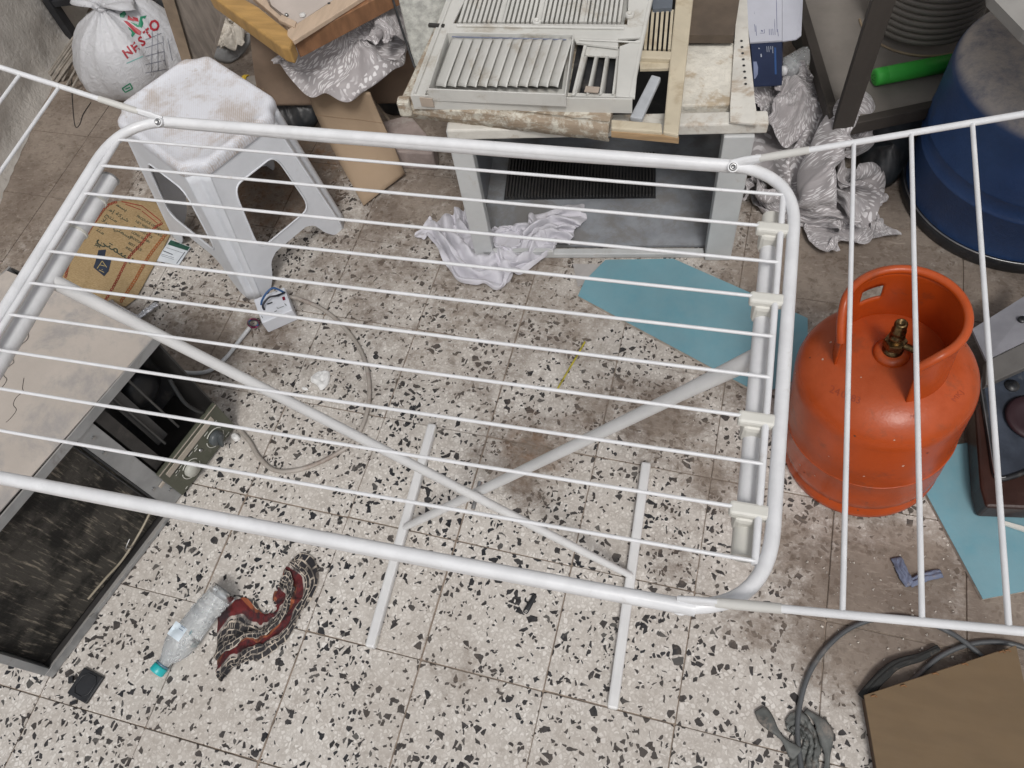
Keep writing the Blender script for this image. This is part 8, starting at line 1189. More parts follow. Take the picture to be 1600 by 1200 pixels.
lg_ = [poly([(219, 26), (229, 24), (221, 44), (216, 40)]), poly([(203, 34), (214, 38), (219, 43), (214, 42)]), poly([(200, 42), (212, 52), (206, 59)]), poly([(187, 22), (194, 17), (198, 22), (193, 28), (188, 27)])]
project(bb_, lr, .0012).build('red_emblem', RED, bag); project(bb_, lg_, .0012).build('green_emblem', GRN, bag)
project(bb_, [line(198, 99, 223, 88, 1.6, 6)], .0012).build('teal_print_line', TEA, bag)
project(bb_, [line(191, 138, 203, 130, 2), line(203, 130, 207, 138, 2), line(207, 138, 196, 144, 2), line(196, 144, 191, 138, 2), line(196, 139, 203, 136, 2)], .0012).build('green_badge', GRN, bag)
gl = [line(227+0*k, 62+k*13, 252+k*2, 52+k*13+k, 1.1, 5) for k in range(5)]+[line(238+k*8, 48+k*4, 236+k*11, 118-k*8, 1.0, 8) for k in range(4)]
project(bb_, gl, .0011).build('grey_print_lines', mat('grey_print', (.24, .25, .29), .6), bag)

# ================================================================== BURLAP RICE SACK
JUT = weave('woven_jute', (.29, .20, .095), (.42, .305, .165))
jp = [(84, 418), (112, 360), (160, 318), (192, 308), (238, 311), (268, 338), (264, 366), (232, 428), (203, 476), (172, 476), (130, 462), (100, 455)]
jp = [(84, 418), (118, 362), (158, 322), (176, 312), (238, 309), (262, 322), (272, 350), (262, 372), (232, 428), (204, 478), (170, 476), (120, 458), (88, 440)]
jO = chaikin([at(x, y, .008) for x, y in jp], 1, True)
jc = sum(jO, V(0, 0, 0))/len(jO)
P = []
for j in range(20):
    r_ = j/19; P.append([V(*(jc.lerp(q, r_)).to_tuple()[:2], .008+.014*(1-r_**3.2)**.6+.0016*nz(q.lerp(jc, 1-r_), 14)) if r_ < 1 else V(q.x, q.y, .004) for q in jO])
jm = MB().grid(P, closed=True); js = thing('jute_sack', 'flat jute rice sack with dark lettering and red stitching, left of the stool', 'sack', V(jc.x, jc.y, 0))
jm.build('sack_cloth', JUT, js); jb = jm.bvh()
DK = mat('dark_green_black_print', (.025, .04, .03), .8, var=.3); RD2 = mat('dark_red_stitch', (.26, .03, .02), .8, var=.2); NV = mat('navy_print', (.02, .03, .055), .7, var=.3)
# rows of red chain stitch: closed loops lying on the cloth
def chain(path, n, size, nm='red_stitching', m_=None, parent=None, bvh=None):
    pts = spline([V(x, y, 0) for x, y in path], 10); Ls = [0]
    for i in range(1, len(pts)): Ls.append(Ls[-1]+(pts[i]-pts[i-1]).length)
    mb = MB()
    for k in range(n):
        d = Ls[-1]*k/(n-1); i = max(j for j in range(len(Ls)) if Ls[j] <= d+1e-6); i = min(i, len(pts)-2)
        q = pts[i].lerp(pts[i+1], (d-Ls[i])/max(1e-6, Ls[i+1]-Ls[i])); tn = (pts[i+1]-pts[i]).normalized()
        an = math.atan2(tn.y, tn.x)+random.uniform(-.6, .6); lp = []
        for a_ in [2*math.pi*j/9 for j in range(9)]:
            x = q.x+size*(1.1*math.cos(a_)*math.cos(an)-.7*math.sin(a_)*math.sin(an)); y = q.y+size*(1.1*math.cos(a_)*math.sin(an)+.7*math.sin(a_)*math.cos(an))
            h = bvh.ray_cast(Vector(CP.tolist()), ray(x, y)); 
            if h[0] is None: break
            lp.append(h[0]+V(0, 0, .001))
        if len(lp) == 9: mb.tube(lp, .0011, 5, closed=True)
    return mb.build(nm, m_ or RD2, parent or js)
chain([(103, 432), (112, 400), (135, 368), (150, 345), (168, 322), (185, 315)], 34, 2.0, bvh=jb)
chain([(166, 468), (182, 440), (200, 405), (222, 380), (240, 358), (252, 350)], 34, 2.0, bvh=jb)
chain([(190, 470), (210, 440), (232, 402), (258, 368)], 30, 2.6, m_=mat('orange_stitch', (.34, .10, .03), .8), bvh=jb)
project(jb, [line(190, 315, 222, 322, 1.4, 5), line(222, 322, 252, 346, 1.4, 5), line(196, 319, 220, 328, 1.2, 5), line(222, 330, 246, 349, 1.2, 5)]).build('red_border_print', RD2, js)
tp = []
ar = lambda s: ''.join(reversed(s))
big = '\ufe91\ufeb4\ufee4\ufe98\ufef2'      # joined forms
tp += textpx(ar(big), 151, 376, 20, 12.5, 9, -14)
tp += textpx(ar('\ufe83\ufe91\ufeee'), 148, 382, 8, 5.5, 5, -8)
for k, (s_, x, y, z_) in enumerate((('\ufe83\ufead\ufeaf', 152, 352, 1), ('\ufe91\ufeb4\ufee4\ufe98\ufef2 \ufeb3\ufef4\ufefc', 158, 345, 1), ('\ufee3\ufee8\ufe98\ufe9e', 164, 337, 1), ('\ufeb7\ufeae\ufedb\ufe94 \ufe87\ufee3', 170, 329, 1), ('\ufe91\ufeb4\ufee4', 181, 321, 1), ('\ufee3\ufee8\ufe98', 150, 360, 1))):
    tp += textpx(ar(s_), x, y, 9.5, 6.0, 4.4, -6.6)
for k, (s_, x, y) in enumerate((('PRODUCE OF INDIA', 213, 339), ('NET WEIGHT 40 KG', 211, 347), ('BASMATI RICE', 208, 356), ('LONG GRAIN', 205, 364), ('PRODUCT', 202, 371), ('BEST RICE', 200, 381), ('INDIA', 196, 388))):
    tp += textpx(s_, x, y, 4.6, 2.7, 3.0, -4.6)
project(jb, tp).build('dark_lettering', DK, js)
project(jb, [poly([(154, 391), (166, 390), (164, 401), (151, 406), (149, 410)]), poly([(152, 402), (174, 407), (170, 424), (163, 432), (146, 418)])]).build('navy_emblem', NV, js)
project(jb, [line(160, 408, 152, 420, 1, 2), line(160, 408, 167, 418, 1, 2), line(155, 422, 163, 426, 1, 2), line(156, 414, 164, 416, 1, 2), line(160, 421, 160, 421.9, 1.4, 1)], .001).build('gold_emblem', mat('gold_print', (.42, .33, .14), .7), js)
# paper tag
tg = thing('paper_label', 'small white and green printed paper label between the jute sack and the stool', 'label', at(270, 395, 0))
tm_ = MB().slab([at(x, y, .003) for x, y in ((266, 374), (298, 386), (279, 414), (243, 407))], .002); tm_.build('card', mat('printed_white_paper', (.62, .66, .70), .6), tg); tbv = tm_.bvh()
project(tbv, [poly([(267, 375), (297, 386.5), (293, 392), (262, 382)])]).build('green_band', mat('dark_green_print', (.02, .08, .055), .5), tg)
project(tbv, [poly([(274, 376), (285, 380), (282, 385), (271, 381)])], .001).build('white_patch', mat('white_print', (.7, .7, .7), .6), tg)
project(tbv, [line(275+k*1.7, 378+k*.5, 273+k*1.7, 381+k*.5, .7, 1) for k in range(6)], .0014).build('bar_marks', DK, tg)
project(tbv, [line(255, 392, 270, 398, 1.2, 2)]+[line(260+k*.2, 387+k*0, 286, 395.5, .5, 3) for k in range(1)]+[line(252, 400+k*2.6-3, 272, 406+k*2.6-3, .5, 3) for k in range(2)]+[line(289, 394, 276, 412, 1, 3)]).build('print_lines', NV, tg)
# foil strips
FOIL = mat('crinkled_foil', (.62, .63, .66), .22, .9, var=.2, scale=60, bump=1.0, bscale=120)
for k, (pp, lb) in enumerate(([[(171, 472, .012), (188, 484, .018), (215, 499, .010)], 'strip of crinkled silver foil nearest the jute sack'], [[(216, 498, .010), (230, 487, .016), (247, 475, .010)], 'strip of crinkled silver foil pointing toward the stool'])):
    p1 = ribbon(pp, lambda f: .009, .008, k*3.3, 3, nt=10); clothobj('foil_strip', [(*p1, False)], FOIL, lb, 'foil')

# ================================================================== SOCKET BOX + CABLE
WB = mat('white_socket_plastic', (.68, .70, .75), .4, var=.04, dirt=.04)
bt4 = [at(*q, .045) for q in ((396, 468), (444, 448), (457, 484), (409, 505))]
sb_ = thing('socket_box', 'white surface socket box with loose blue and black wires, at the foot of the stool', 'socket box', V(sum(q.x for q in bt4)/4, sum(q.y for q in bt4)/4, 0))
sm_ = MB().slab(bt4, .044); sm_.build('box_body', WB, sb_, bevel=.003); sv = sm_.bvh()
def wpt(x, y, z): return at(x, y, z)
MB().tube(spline([at(408, 476, .048), at(410, 468, .062), at(418, 456, .075), at(428, 450, .075), at(444, 457, .05)], 6), .0026, 8).build('blue_wire', mat('blue_wire', (.03, .10, .26), .4), sb_)
MB().tube(spline([at(413, 484, .047), at(411, 477, .058), at(420, 465, .066), at(432, 462, .062), at(445, 457, .05)], 6), .0026, 8).build('black_wire', mat('black_wire', (.012, .012, .02), .4), sb_)
project(sv, [poly([(441, 465), (445, 464), (446.5, 469), (442.5, 470.5)])], .0022).build('red_indicator', mat('red_indicator', (.2, .005, .03), .3), sb_)
project(sv, [line(418, 476, 426, 473, 2, 2)], .002).build('slot', BLACK, sb_)
project(sv, [line(433, 480, 434, 483, .7, 2), line(434, 483, 444, 479, .9, 2), line(429, 488, 433, 486, 1.2, 2), line(431, 457, 434, 455, 1, 1), line(434, 464, 438, 463, 1, 1), line(409, 494, 411, 498, 1, 2), line(445, 475, 448, 478, 1.3, 2)], .002).build('printed_marks', mat('grey_marks', (.2, .22, .22), .6), sb_)['kind'] = 'stuff'
for k, (cc, rr_) in enumerate((((.30, .03, .10), 8), ((.03, .08, .22), 7), ((.05, .10, .10), 6), ((.10, .01, .04), 7))):
    pts = [at(396+rr_*math.cos(t)*(1+.1*k), 505+rr_*.9*math.sin(t), .012+.006*math.sin(t*2+k)+.003*k) for t in [2*math.pi*j/14 for j in range(14)]]
    MB().tube(chaikin(pts, 1, True), .0021, 7, closed=True).build('wire_coil', mat('wire%d' % k, cc, .4), sb_)
CBL = mat('dirty_white_cable', (.38, .345, .31), .55, var=.15, scale=12, dirt=.4, dcol=(.20, .14, .11), dscale=9)
zc = .0065
cab1 = MB().tube(spline([at(268, 570, zc+.01), at(290, 582, zc), at(325, 580, zc), at(352, 560, zc), at(372, 535, zc), at(390, 512, .012)], 8), .0052, 10).build('white_cable', mat('clean_grey_cable', (.52, .53, .54), .45, dirt=.1), None)
tag(cab1, 'short grey-white cable running from the air conditioner to the socket box', 'cable')
cab2 = MB().tube(spline([at(444, 463, .02), at(470, 468, .012), at(510, 487, zc), at(545, 520, zc), at(567, 555, zc), at(577, 600, zc), at(573, 645, zc), at(553, 688, zc), at(515, 715, zc), at(470, 733, zc), at(430, 735, zc), at(405, 715, zc), at(390, 690, zc), at(372, 670, zc), at(358, 660, .012)], 8), .0052, 10).build('looped_cable', CBL, None)
tag(cab2, 'dirty white cable looping over the tiles from socket box round to the air conditioner', 'cable')
# plaster crumbs
PL = mat('white_plaster', (.76, .76, .75), .9, var=.05, bump=.4)
def lump(name, pts, H, label, seed, parent=None):
    P, uv = heap([(x, y, .001) for x, y in pts], H, seed, 22, .6, 1.4, na=48, nr=12, lift=.001, curl=.001)
    return clothobj(name, [(P, uv, True)], PL, label, 'plaster', solid=0)
lump('plaster_lump', [(482, 595), (492, 581), (516, 579), (517, 592), (512, 604), (502, 613), (496, 602)], .012, 'flat splash of white plaster on the tiles inside the cable loop', 2)
lump('plaster_lump', [(361, 684), (366, 677), (375, 680), (377, 687), (368, 691)], .012, 'small white plaster crumb beside the corner of the air conditioner', 5)
lump('plaster_lump', [(470, 608), (476, 604), (483, 608), (478, 611)], .004, 'tiny white plaster flake just left of the plaster splash', 6)
# small debris as ground litter
deb = MB(); rr = random.Random(5)
for k in range(420):
    if k < 60: x, y = rr.gauss(525, 18), rr.gauss(598, 12)
    elif k < 200: x, y = rr.uniform(1250, 1560), rr.uniform(840, 1110)
    elif k < 300: x, y = rr.uniform(350, 640), rr.uniform(100, 330)
    else: x, y = rr.uniform(0, 1500), rr.uniform(200, 1180)
    q = at(x, y, .0012); s_ = rr.uniform(.0008, .0026)*(1.4 if k < 200 else 1)
    vs = [q+V(s_*math.cos(t+rr.random())*rr.uniform(.5, 1.3), s_*math.sin(t+rr.random())*rr.uniform(.5, 1.3), 0) for t in (0, 1.5, 3, 4.6)]
    deb.add(vs+[q+V(0, 0, s_*.7)], [(0, 1, 4), (1, 2, 4), (2, 3, 4), (3, 0, 4)])
tag(deb.build('floor_litter', mat('pale_crumbs', (.5, .46, .41), .9, var=.4, scale=200), origin=(0, 0, 0)), 'scattered pale crumbs and grit on the tiles', 'litter', kind='stuff')
# yellow wire
YW = mat('yellow_tie', (.42, .36, .04), .5, var=.3, scale=60)
o = MB().tube([at(869, 611, .003), at(886, 582, .004), at(898, 562, .004), at(914, 534, .003)], .0022, 7).build('yellow_tie', YW); tag(o, 'short yellow plastic tie lying on a tile near the centre', 'cable tie')

# ================================================================== BOTTLE + small black parts
CLR = clearmat('clear_plastic')
ba, bb2 = at(248, 1046, .03), at(348, 925, .032)
bd = (bb2-ba).normalized(); Ln = (bb2-ba).length
bot = thing('clear_bottle', 'crushed clear plastic water bottle with a turquoise cap lying on the tiles', 'bottle', V((ba.x+bb2.x)/2, (ba.y+bb2.y)/2, 0))
bm_ = Matrix.Translation(ba) @ bd.to_track_quat('Z', 'Y').to_matrix().to_4x4()
pf = [(.0125, .008), (.0125, .018), (.014, .022), (.022, .035), (.029, .05), (.031, .062), (.031, .075), (.0285, .082), (.0285, .12), (.0305, .128)]
for k in range(4): z0 = .134+k*.013; pf += [(.031, z0), (.0285, z0+.005), (.0305, z0+.010)]
pf += [(.031, .19), (.031, Ln-.012), (.028, Ln-.003), (.02, Ln), (.0, Ln-.004)]
mb = MB().lathe(pf, Matrix.Identity(4), 40)
for i, q in enumerate(mb.v):
    k = 1-.16*max(0, min(1, (q.z-.09)/.05))*abs(math.sin(math.atan2(q.y, q.x)*1.5+q.z*20)); k *= 1+.06*nz(q, 45, 2)
    mb.v[i] = bm_ @ V(q.x*k, q.y*k, q.z)
mb.build('bottle_body', CLR, bot); btv = mb.bvh()
MB().lathe([(0, -.008), (.0145, -.008), (.0155, -.006), (.0155, .006), (.0148, .008), (.0128, .0085)], bm_, 30).build('cap', mat('turquoise_cap', (.02, .42, .44), .35), bot)
MB().lathe([(.0145, .0095), (.0155, .0105), (.0145, .0125)], bm_, 30).build('cap_ring', mat('blue_neck_ring', (.1, .2, .28), .3), bot)
lbp = project(btv, [poly([(262, 990), (274, 970), (291, 982), (280, 1003)])], .0008)
lb = MB()
for i in range(1): pass
PR_ = []
for i in range(7):
    row = []
    for j in range(7):
        x = 261+(292-276)*0+ i/6*18+j/6*14-0; y = 990+i/6*13-j/6*20
        h = btv.ray_cast(Vector(CP.tolist()), ray(x, y)); row.append(h[0]+h[1]*(.0008 if h[1].dot(ray(x, y)) < 0 else -.0008) if h[0] else at(x, y, .06))
    PR_.append(row)
lbm = MB().grid(PR_); lbm.build('bottle_label', mat('pale_blue_label', (.60, .68, .74), .5), bot); lbb = lbm.bvh()
project(lbb, textpx('Oasis'[:0]+'\ufe97\ufee3\ufeae', 276, 999, 12, -17, -10, -7)+[line(280, 982, 286, 986, .8, 2), line(283, 978, 289, 982, .8, 2)], .0007).build('label_print', mat('navy_label_print', (.02, .07, .2), .5), bot)
project(btv, [line(303+k*1.5, 996+k*1.0, 299+k*1.5, 1002+k*1.0, .8, 2) for k in range(8)], .0008).build('bar_marks', BLACK, bot)
project(btv, [line(297+k*2.2, 1012-k*.2, 303+k*2.2, 1003-k*.2, .6, 3) for k in range(5)]+[line(296, 992, 300, 985, 2.2, 2)], .0008).build('small_print', mat('teal_small_print', (.1, .18, .2), .5), bot)

pl = thing('black_socket_plate', 'small rectangular black plastic cover plate lying in front of the air conditioner', 'plate', at(135, 1070, 0))
pq = [(131, 1042), (162, 1058), (134, 1100), (104, 1083)]
MB().slab([at(x, y, .008) for x, y in pq], .007).build('plate_body', BLACK, pl, bevel=.002)
MB().tube([at(x, y, .009) for x, y in chaikin([Vector((134, 1049)), Vector((155, 1060)), Vector((133, 1092)), Vector((111, 1080))], 1, True)], .0011, 6, closed=True).build('raised_border', BLACK, pl)
MB().box(at(111, 1062, .004), V(.004, .002, 0), V(-.003, .006, 0), V(0, 0, .003)).build('lug', BLACK, pl); MB().box(at(115, 1098, .004), V(.006, .003, 0), V(-.001, .003, 0), V(0, 0, .003)).build('lug', BLACK, pl)
cp_ = thing('black_clip', 'small black plastic clip with a hole at one end lying near the foot bars', 'clip', at(828, 944, 0))
q0, q1 = at(820, 958, .005), at(836, 930, .005); d = (q1-q0)/2
MB().tube([q0, q0.lerp(q1, .1), q0.lerp(q1, .5), q1], [.004, .0058, .0055, .0045], 10, flat=(1, .6)).build('clip_body', BLACK, cp_)
MB().tube([at(822, 955, .0085)+V(.0022*math.cos(t), .0022*math.sin(t), 0) for t in [k*.785 for k in range(8)]], .0008, 5, closed=True).build('eyelet', mat('pale_eyelet', (.5, .48, .45), .5), cp_)

# ================================================================== HOSES AND BOARD bottom right
HS = mat('black_grey_hose', (.085, .09, .095), .45, var=.2, scale=12, dirt=.25, dcol=(.2, .18, .16))
h1 = [(1262, 1260), (1252, 1200), (1246, 1140), (1252, 1090), (1268, 1045), (1298, 1005), (1335, 978), (1385, 964), (1435, 968), (1478, 985), (1510, 1005), (1545, 1035)]
o = MB().tube(spline([at(x, y, .006+(.007 if i > 9 else 0)) for i, (x, y) in enumerate(h1)], 10), .0048, 10).build('dark_hose', HS); tag(o, 'dark grey hose curving in an open loop left of the brown hardboard', 'hose')
h2 = [(1405, 1085), (1440, 1050), (1470, 1025), (1510, 1008), (1555, 1003), (1600, 1012), (1660, 1040)]
o = MB().tube(spline([at(x, y, .006) for x, y in h2], 10), .0048, 10).build('dark_hose', HS); tag(o, 'dark grey hose emerging behind the brown hardboard toward the right', 'hose')
HB = mat('brown_hardboard', (.150, .100, .052), .7, var=.06, scale=5, stretch=(2, 9, 1), bump=.1)
bx_ = thing('hardboard_drawer', 'brown hardboard sheet stapled on a shallow frame at the bottom right corner', 'hardboard box', at(1480, 1140, 0))
hp = [at(*q, .032) for q in ((1350, 1086), (1588, 1008), (1640, 1250), (1378, 1250))]
MB().slab(hp, .005).build('hardboard_sheet', HB, bx_, bevel=.001)
MB().slab([q-V(0, 0, .0052)+V(.004 if i in (0, 3) else -.004, -.004, 0) for i, q in enumerate(hp)], .0255).build('drawer_sides', mat('dark_wood_sides', (.09, .05, .03), .7), bx_)
for (x, y) in ((1361, 1088), (1407, 1072), (1457, 1053), (1503, 1038), (1561, 1019), (1570, 1017)):
    q = at(x, y, .033); MB().tube([q, q+V(.006, .003, .0015), q+V(.010, .001, 0)], .0014, 5).build('staple', mat('rusty_staple', (.24, .12, .05), .6, .3), bx_)

# ================================================================== SHELF with coil, green bottle
SHW = mat('weathered_dark_timber', (.05, .042, .036), .75, var=.25, scale=6, stretch=(1, 1, .2), dirt=.15, dcol=(.17, .14, .12))  # timber and board colours lowered to carry the shade from above
SHB = mat('grey_chipboard', (.21, .19, .17), .8, var=.1, scale=10, dirt=.2, dcol=(.18, .15, .13))
sh = thing('timber_shelf', 'low dark timber shelf with a grey board, holding a coil of hose', 'shelf', at(1310, 197, 0))
zs = .20
SP = [at(1313, 190, zs), at(1440, 163, zs), at(1500, 150, zs), at(1600, -60, zs), at(1240, -60, zs)]
MB().slab([SP[0], SP[2], SP[3], SP[4]], .008).build('shelf_board', SHB, sh)
def beam(a_, b_, wv, hv, name, m_, par):
    d = (b_-a_)/2; n = V(-d.y, d.x, 0).normalized()*wv/2
    return MB().box((a_+b_)/2, d, n, V(0, 0, hv/2)).build(name, m_, par, bevel=.002)
beam(SP[0]+V(0, -.012, -.012), SP[2]+V(0, -.012, -.012), .022, .036, 'front_rail', SHW, sh)
beam(SP[0]+V(-.014, .01, -.012), SP[4]+V(-.014, 0, -.012), .024, .036, 'side_rail', SHW, sh)
pz = at(1318, 192, zs); MB().bx(pz.x-.022, pz.x+.022, pz.y-.018, pz.y+.018, 0, .85).build('post', SHW, sh, bevel=.002)
pz2 = SP[2]; MB().bx(pz2.x+.08, pz2.x+.12, pz2.y-.02, pz2.y+.02, 0, .85).build('post', SHW, sh, bevel=.002)
beam(V(pz.x, pz.y, .62), V(pz.x-.05, pz.y+.6, .62), .03, .04, 'upper_rail', SHW, sh)
# hose coil
HC = mat('beige_ribbed_hose', (.19, .175, .155), .5, var=.1, scale=10, dust=.25)  # hose colour lowered along with the shelf to carry its shade
q = at(1440, 76, zs+.008); rc_ = .128; cc = V(q.x, q.y+rc_, 0); pts = []
for k in range(9*48+1):
    t = k/48*2*math.pi; pts.append(V(cc.x+rc_*math.cos(t), cc.y+rc_*math.sin(t), zs+.012+.0165*k/48))
o = MB().tube(pts, .0078, 10).build('hose_coil', HC); tag(o, 'neat coil of beige hose stacked on the grey shelf board', 'hose')
o = MB().tube([V(cc.x+(rc_+.022)*math.cos(t), cc.y+.0+(rc_+.02)*math.sin(t), zs+.003) for t in [3.3+2.9*k/30 for k in range(31)]], .003, 6).build('thin_tan_cable', mat('tan_cable', (.34, .26, .17), .6)); tag(o, 'thin tan cable curving round the foot of the hose coil', 'cable')
# green bottle
GN = mat('bright_green_plastic', (.05, .46, .06), .5, var=.06, dirt=.04, bump=.08)
g0_, g1_ = at(1366, 121, zs+.022), at(1475, 100, zs+.022); gd = (g1_-g0_).normalized(); Lg = (g1_-g0_).length+.03
gt = thing('green_tube', 'bright green plastic tube lying on the grey shelf board', 'tube', V(g0_.x, g0_.y, zs))
gm = Matrix.Translation(g0_) @ gd.to_track_quat('Z', 'Y').to_matrix().to_4x4()
MB().lathe([(0, -.001), (.014, -.001), (.019, .001), (.0205, .005), (.0205, .026), (.0198, .028)], gm, 32).build('end_cap', GN, gt)
MB().lathe([(.0198, .028), (.0203, .030), (.0205, .06), (.0205, Lg), (0, Lg)], gm, 32).build('tube_body', GN, gt)
hb = MB()
for k in range(5):
    t = k*1.257; q = gm @ V(.007*math.cos(t), .007*math.sin(t), -.0016); hb.tube([q, q-gd*.0006], .0014, 8)
hb.build('cap_holes', mat('dark_green', (.01, .1, .015), .6), gt)
# pale panel upper right, stretched far out of view to shade tank and shelf
o = slabq([(1548, -6), (1500, -420), (2300, -700), (2300, 420), (1760, 170), (1600, 48)], .66, .02).build('pale_panel', mat('pale_grey_panel', (.30, .29, .275), .7, var=.06)); tag(o, 'pale grey panel above the blue tank in the top right corner, stretched out of view to shade tank and shelf', 'panel')
# boxes beside cabinet
bxn = thing('product_carton', 'white and navy printed carton standing between the cabinet and the dark shelf', 'carton', at(1205, 120, 0))
wm = MB().slab([at(*q) for q in ((1160, -30, .36), (1222, -30, .36), (1222, 63, .30), (1172, 66, .30))], .004); wm.build('lid_flap', mat('white_card', (.46, .47, .53), .6, var=.04), bxn); wv_ = wm.bvh()
wm2 = MB().slab([at(*q) for q in ((1222.5, -30, .36), (1256, -30, .36), (1252, 55, .302), (1244, 61, .30), (1222.5, 64, .30))], .003); wm2.build('side_flap', mat('white_card', (.46, .47, .53), .6), bxn)
nm = MB().slab([at(*q) for q in ((1173, 67, .296), (1222, 65, .296), (1222, 132, .20), (1178, 134, .20))], .004); nm.build('printed_front', mat('navy_card', (.018, .03, .075), .4, var=.1), bxn, bevel=.001); nv_ = nm.bvh()
MB().slab([at(*q) for q in ((1222, -20, .33), (1224, 60, .27), (1223, 130, .17), (1180, 132, .17), (1175, 60, .27), (1165, -20, .33))], .16).build('carton_body', mat('dark_card', (.05, .05, .07), .7), bxn)
ln = []
for k, (x, y0, y1) in enumerate(((1178, 5, 22), (1181.5, 2, 20), (1201, 5, 55), (1204, 20, 55), (1207, 40, 55), (1210, 30, 55), (1213, 0, 50), (1215, 46, 57), (1179, 38, 50), (1181, 40, 56))):
    ln.append(line(x, y0, x+1, y1, .8, 3))
for k in range(4): ln += [line(1187, 5+k*13, 1194, 5+k*13, .7, 2), line(1194, 5+k*13, 1194.5, 13+k*13, .7, 2), line(1187.5, 13+k*13, 1194.5, 13+k*13, .7, 2), line(1189, 9+k*13, 1192, 10+k*13, 2, 2)]
project(wv_, ln, .0008).build('printed_lines', mat('blue_grey_print', (.09, .1, .2), .6), bxn)
project(nv_, [line(1211, 74, 1212, 116, 3, 4)], .0008).build('blue_wordmark', mat('royal_blue_print', (.03, .09, .26), .5), bxn)
project(nv_, [line(1198, 72, 1198.6, 81, .8, 2), line(1201, 72, 1201.6, 81, .8, 2), line(1204, 72, 1204.6, 77, .8, 2), line(1207, 72, 1207.6, 83, .9, 2), line(1185, 75, 1187, 76, 1.6, 1), line(1189, 84, 1189.5, 89, 2, 2)], .0008).build('white_print', mat('pale_print', (.4, .44, .52), .5), bxn)
project(nv_, [poly([(1177, 96), (1182, 96), (1184.5, 105), (1184, 116), (1180, 123), (1178, 123)])], .0008).build('lilac_disc', mat('lilac_print', (.22, .26, .40), .5), bxn)
# clear bottle in the gap
c0_, c1_ = at(1228, 108, .20), at(1262, 88, .17); cd = (c1_-c0_).normalized(); cm = Matrix.Translation(c0_) @ cd.to_track_quat('Z', 'Y').to_matrix().to_4x4()
b2 = thing('clear_bottle', 'clear ribbed plastic bottle wedged above the satin heap, right of the navy carton', 'bottle', V(c0_.x, c0_.y, .12))
pf = [(.01, -.012), (.01, -.004), (.02, .008)]
for k in range(5): pf += [(.028, .012+k*.014), (.025, .018+k*.014)]
pf += [(.028, .085), (.027, .10), (.018, .106), (0, .104)]
MB().lathe(pf, cm, 32).build('bottle_body', CLR, b2)
MB().lathe([(0, -.02), (.0115, -.02), (.012, -.006), (.0, -.006)], cm, 20).build('cap', mat('white_cap', (.6, .6, .62), .4), b2)
# dark crate further back
o = slabq([(1240, -30), (1290, -30), (1296, 60), (1262, 40), (1248, 20)], .10, .10).build('grey_crate', mat('dark_grey_plastic', (.06, .062, .06), .6)); tag(o, 'dark grey crate in the gap behind the carton', 'crate')

# ================================================================== COOKER at right edge
HBm = mat('dark_brown_enamel', (.035, .013, .009), .35, var=.2, dirt=.2, dcol=(.10, .07, .05))
hb_ = thing('tabletop_cooker', 'old dark brown enamelled cooker with a glass lid, standing on teal board', 'cooker', at(1600, 800, .011))
zt = .07
MB().slab([at(x, y, zt) for x, y in ((1524, 640), (1540, 606), (1720, 500), (1760, 800), (1542, 792), (1533, 760))], zt-.014).build('body', HBm, hb_, bevel=.006)
rp_ = roundpoly([at(x, y, zt+.003) for x, y in ((1531, 588), (1640, 515), (1720, 690), (1590, 742), (1556, 752))], .035, 6)
MB().tube(rp_, .0055, 10, closed=True).build('glass_rim', BLACK, hb_)
GLs = mat('dusty_smoked_glass', (.05, .06, .08), .10, var=.3, dirt=.15, dcol=(.2, .2, .2), dscale=20)
MB().add([q+V(0, 0, -.001) for q in rp_], [tuple(range(len(rp_)))]).build('glass_panel', GLs, hb_)
MB().tube([q+V(-.003, .0, .005) for q in rp_[28:]+rp_[:10]], .0014, 6).build('chrome_strip', STEEL, hb_)
MB().lathe([(.048, 0), (.052, .006), (.046, .01), (.03, .01), (.02, .006), (0, .006)], Matrix.Translation(at(1612, 655, zt+.003)), 32).build('burner', mat('maroon_ring', (.03, .012, .016), .5), hb_)
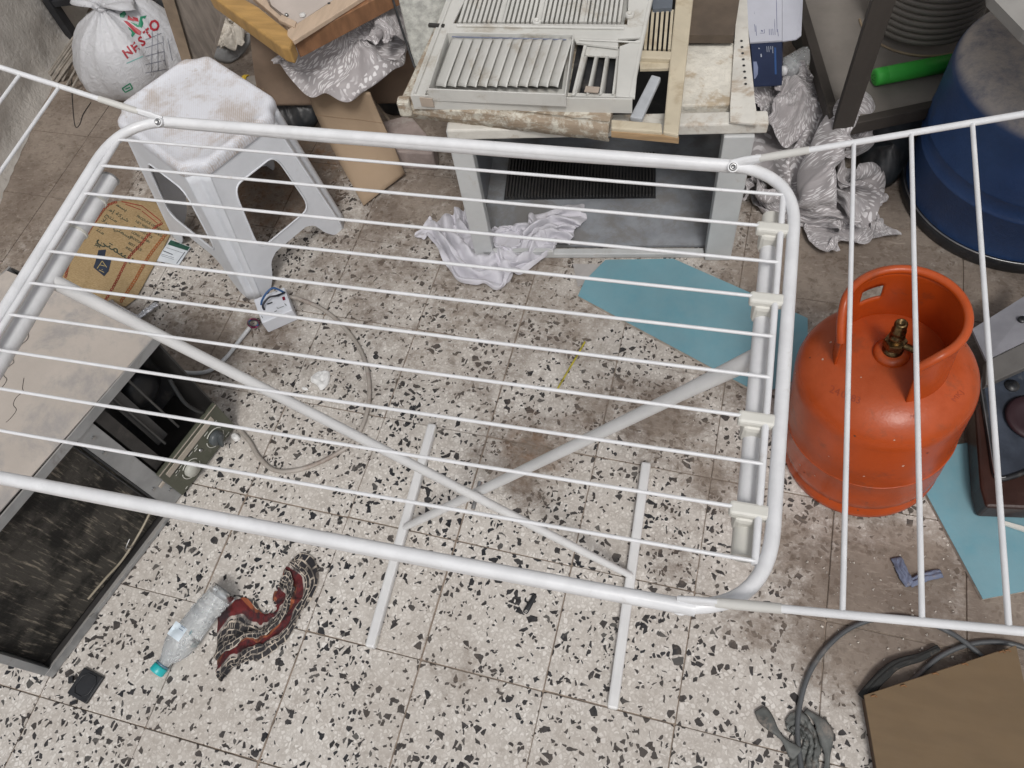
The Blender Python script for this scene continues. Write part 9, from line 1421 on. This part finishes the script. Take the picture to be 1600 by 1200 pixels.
MB().lathe([(.014, 0), (.014, .003), (0, .004)], Matrix.Translation(at(1581, 603, zt+.003)), 16).build('dark_spot', BLACK, hb_)
slabq([(1563, 812), (1620, 828), (1620, 836), (1566, 818)], .02, .006).build('white_bracket', WHITE2, hb_)
ps = thing('grey_trim_panel', 'pale grey metal strip leaning behind the brown cooker at the right edge', 'metal strip', at(1570, 520, .0))
MB().slab([at(*q) for q in ((1519, 514, .12), (1640, 438, .12), (1660, 505, .15), (1541, 563, .15))], .006).build('pale_strip', mat('pale_lilac_metal', (.30, .30, .33), .5, dirt=.12, dcol=(.15, .14, .14)), ps)
MB().slab([at(*q) for q in ((1541, 564, .15), (1660, 506, .15), (1668, 545, .14), (1540, 602, .14))], .02).build('dark_channel', mat('grey_channel', (.10, .095, .09), .5), ps, bevel=.002)
q = at(1597, 500, .138); MB().lathe([(.009, 0), (.008, .004), (0, .004)], Matrix.Translation(q), 12).build('black_knob', BLACK, ps)
# small scrap of translucent sheet by the teal board
o = slabq([(895, 412), (938, 413), (925, 440), (903, 448)], .002, .0012).build('grey_film_scrap', mat('grey_film2', (.40, .38, .37), .6, var=.12)); tag(o, 'scrap of greyish film half under the left corner of the teal board', 'film')

# dark heap and strip added for the shade under shelf and beside hardboard
p1 = heap([(1335, 205, .16), (1440, 185, .16), (1470, 200, .12), (1420, 260, .02), (1385, 300, .0), (1350, 290, .0), (1335, 240, .02)], .05, 4, 12, .9, 2, na=110, nr=26)
clothobj('shade_filler_heap', [(*p1, True)], BK, 'large black heap filling in the shade under the timber shelf beside the blue tank', 'bag')
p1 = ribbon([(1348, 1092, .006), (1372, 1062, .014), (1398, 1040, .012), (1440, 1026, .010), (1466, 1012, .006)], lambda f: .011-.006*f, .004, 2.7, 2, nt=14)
clothobj('hardboard_shade_strip', [(*p1, False)], mat('shade_strip_black', (.02, .021, .02), .8, var=.3, dirt=.2, dcol=(.14, .12, .1), dscale=40), 'dark strip standing in for the shadow along the upper edge of the brown hardboard', 'rag')
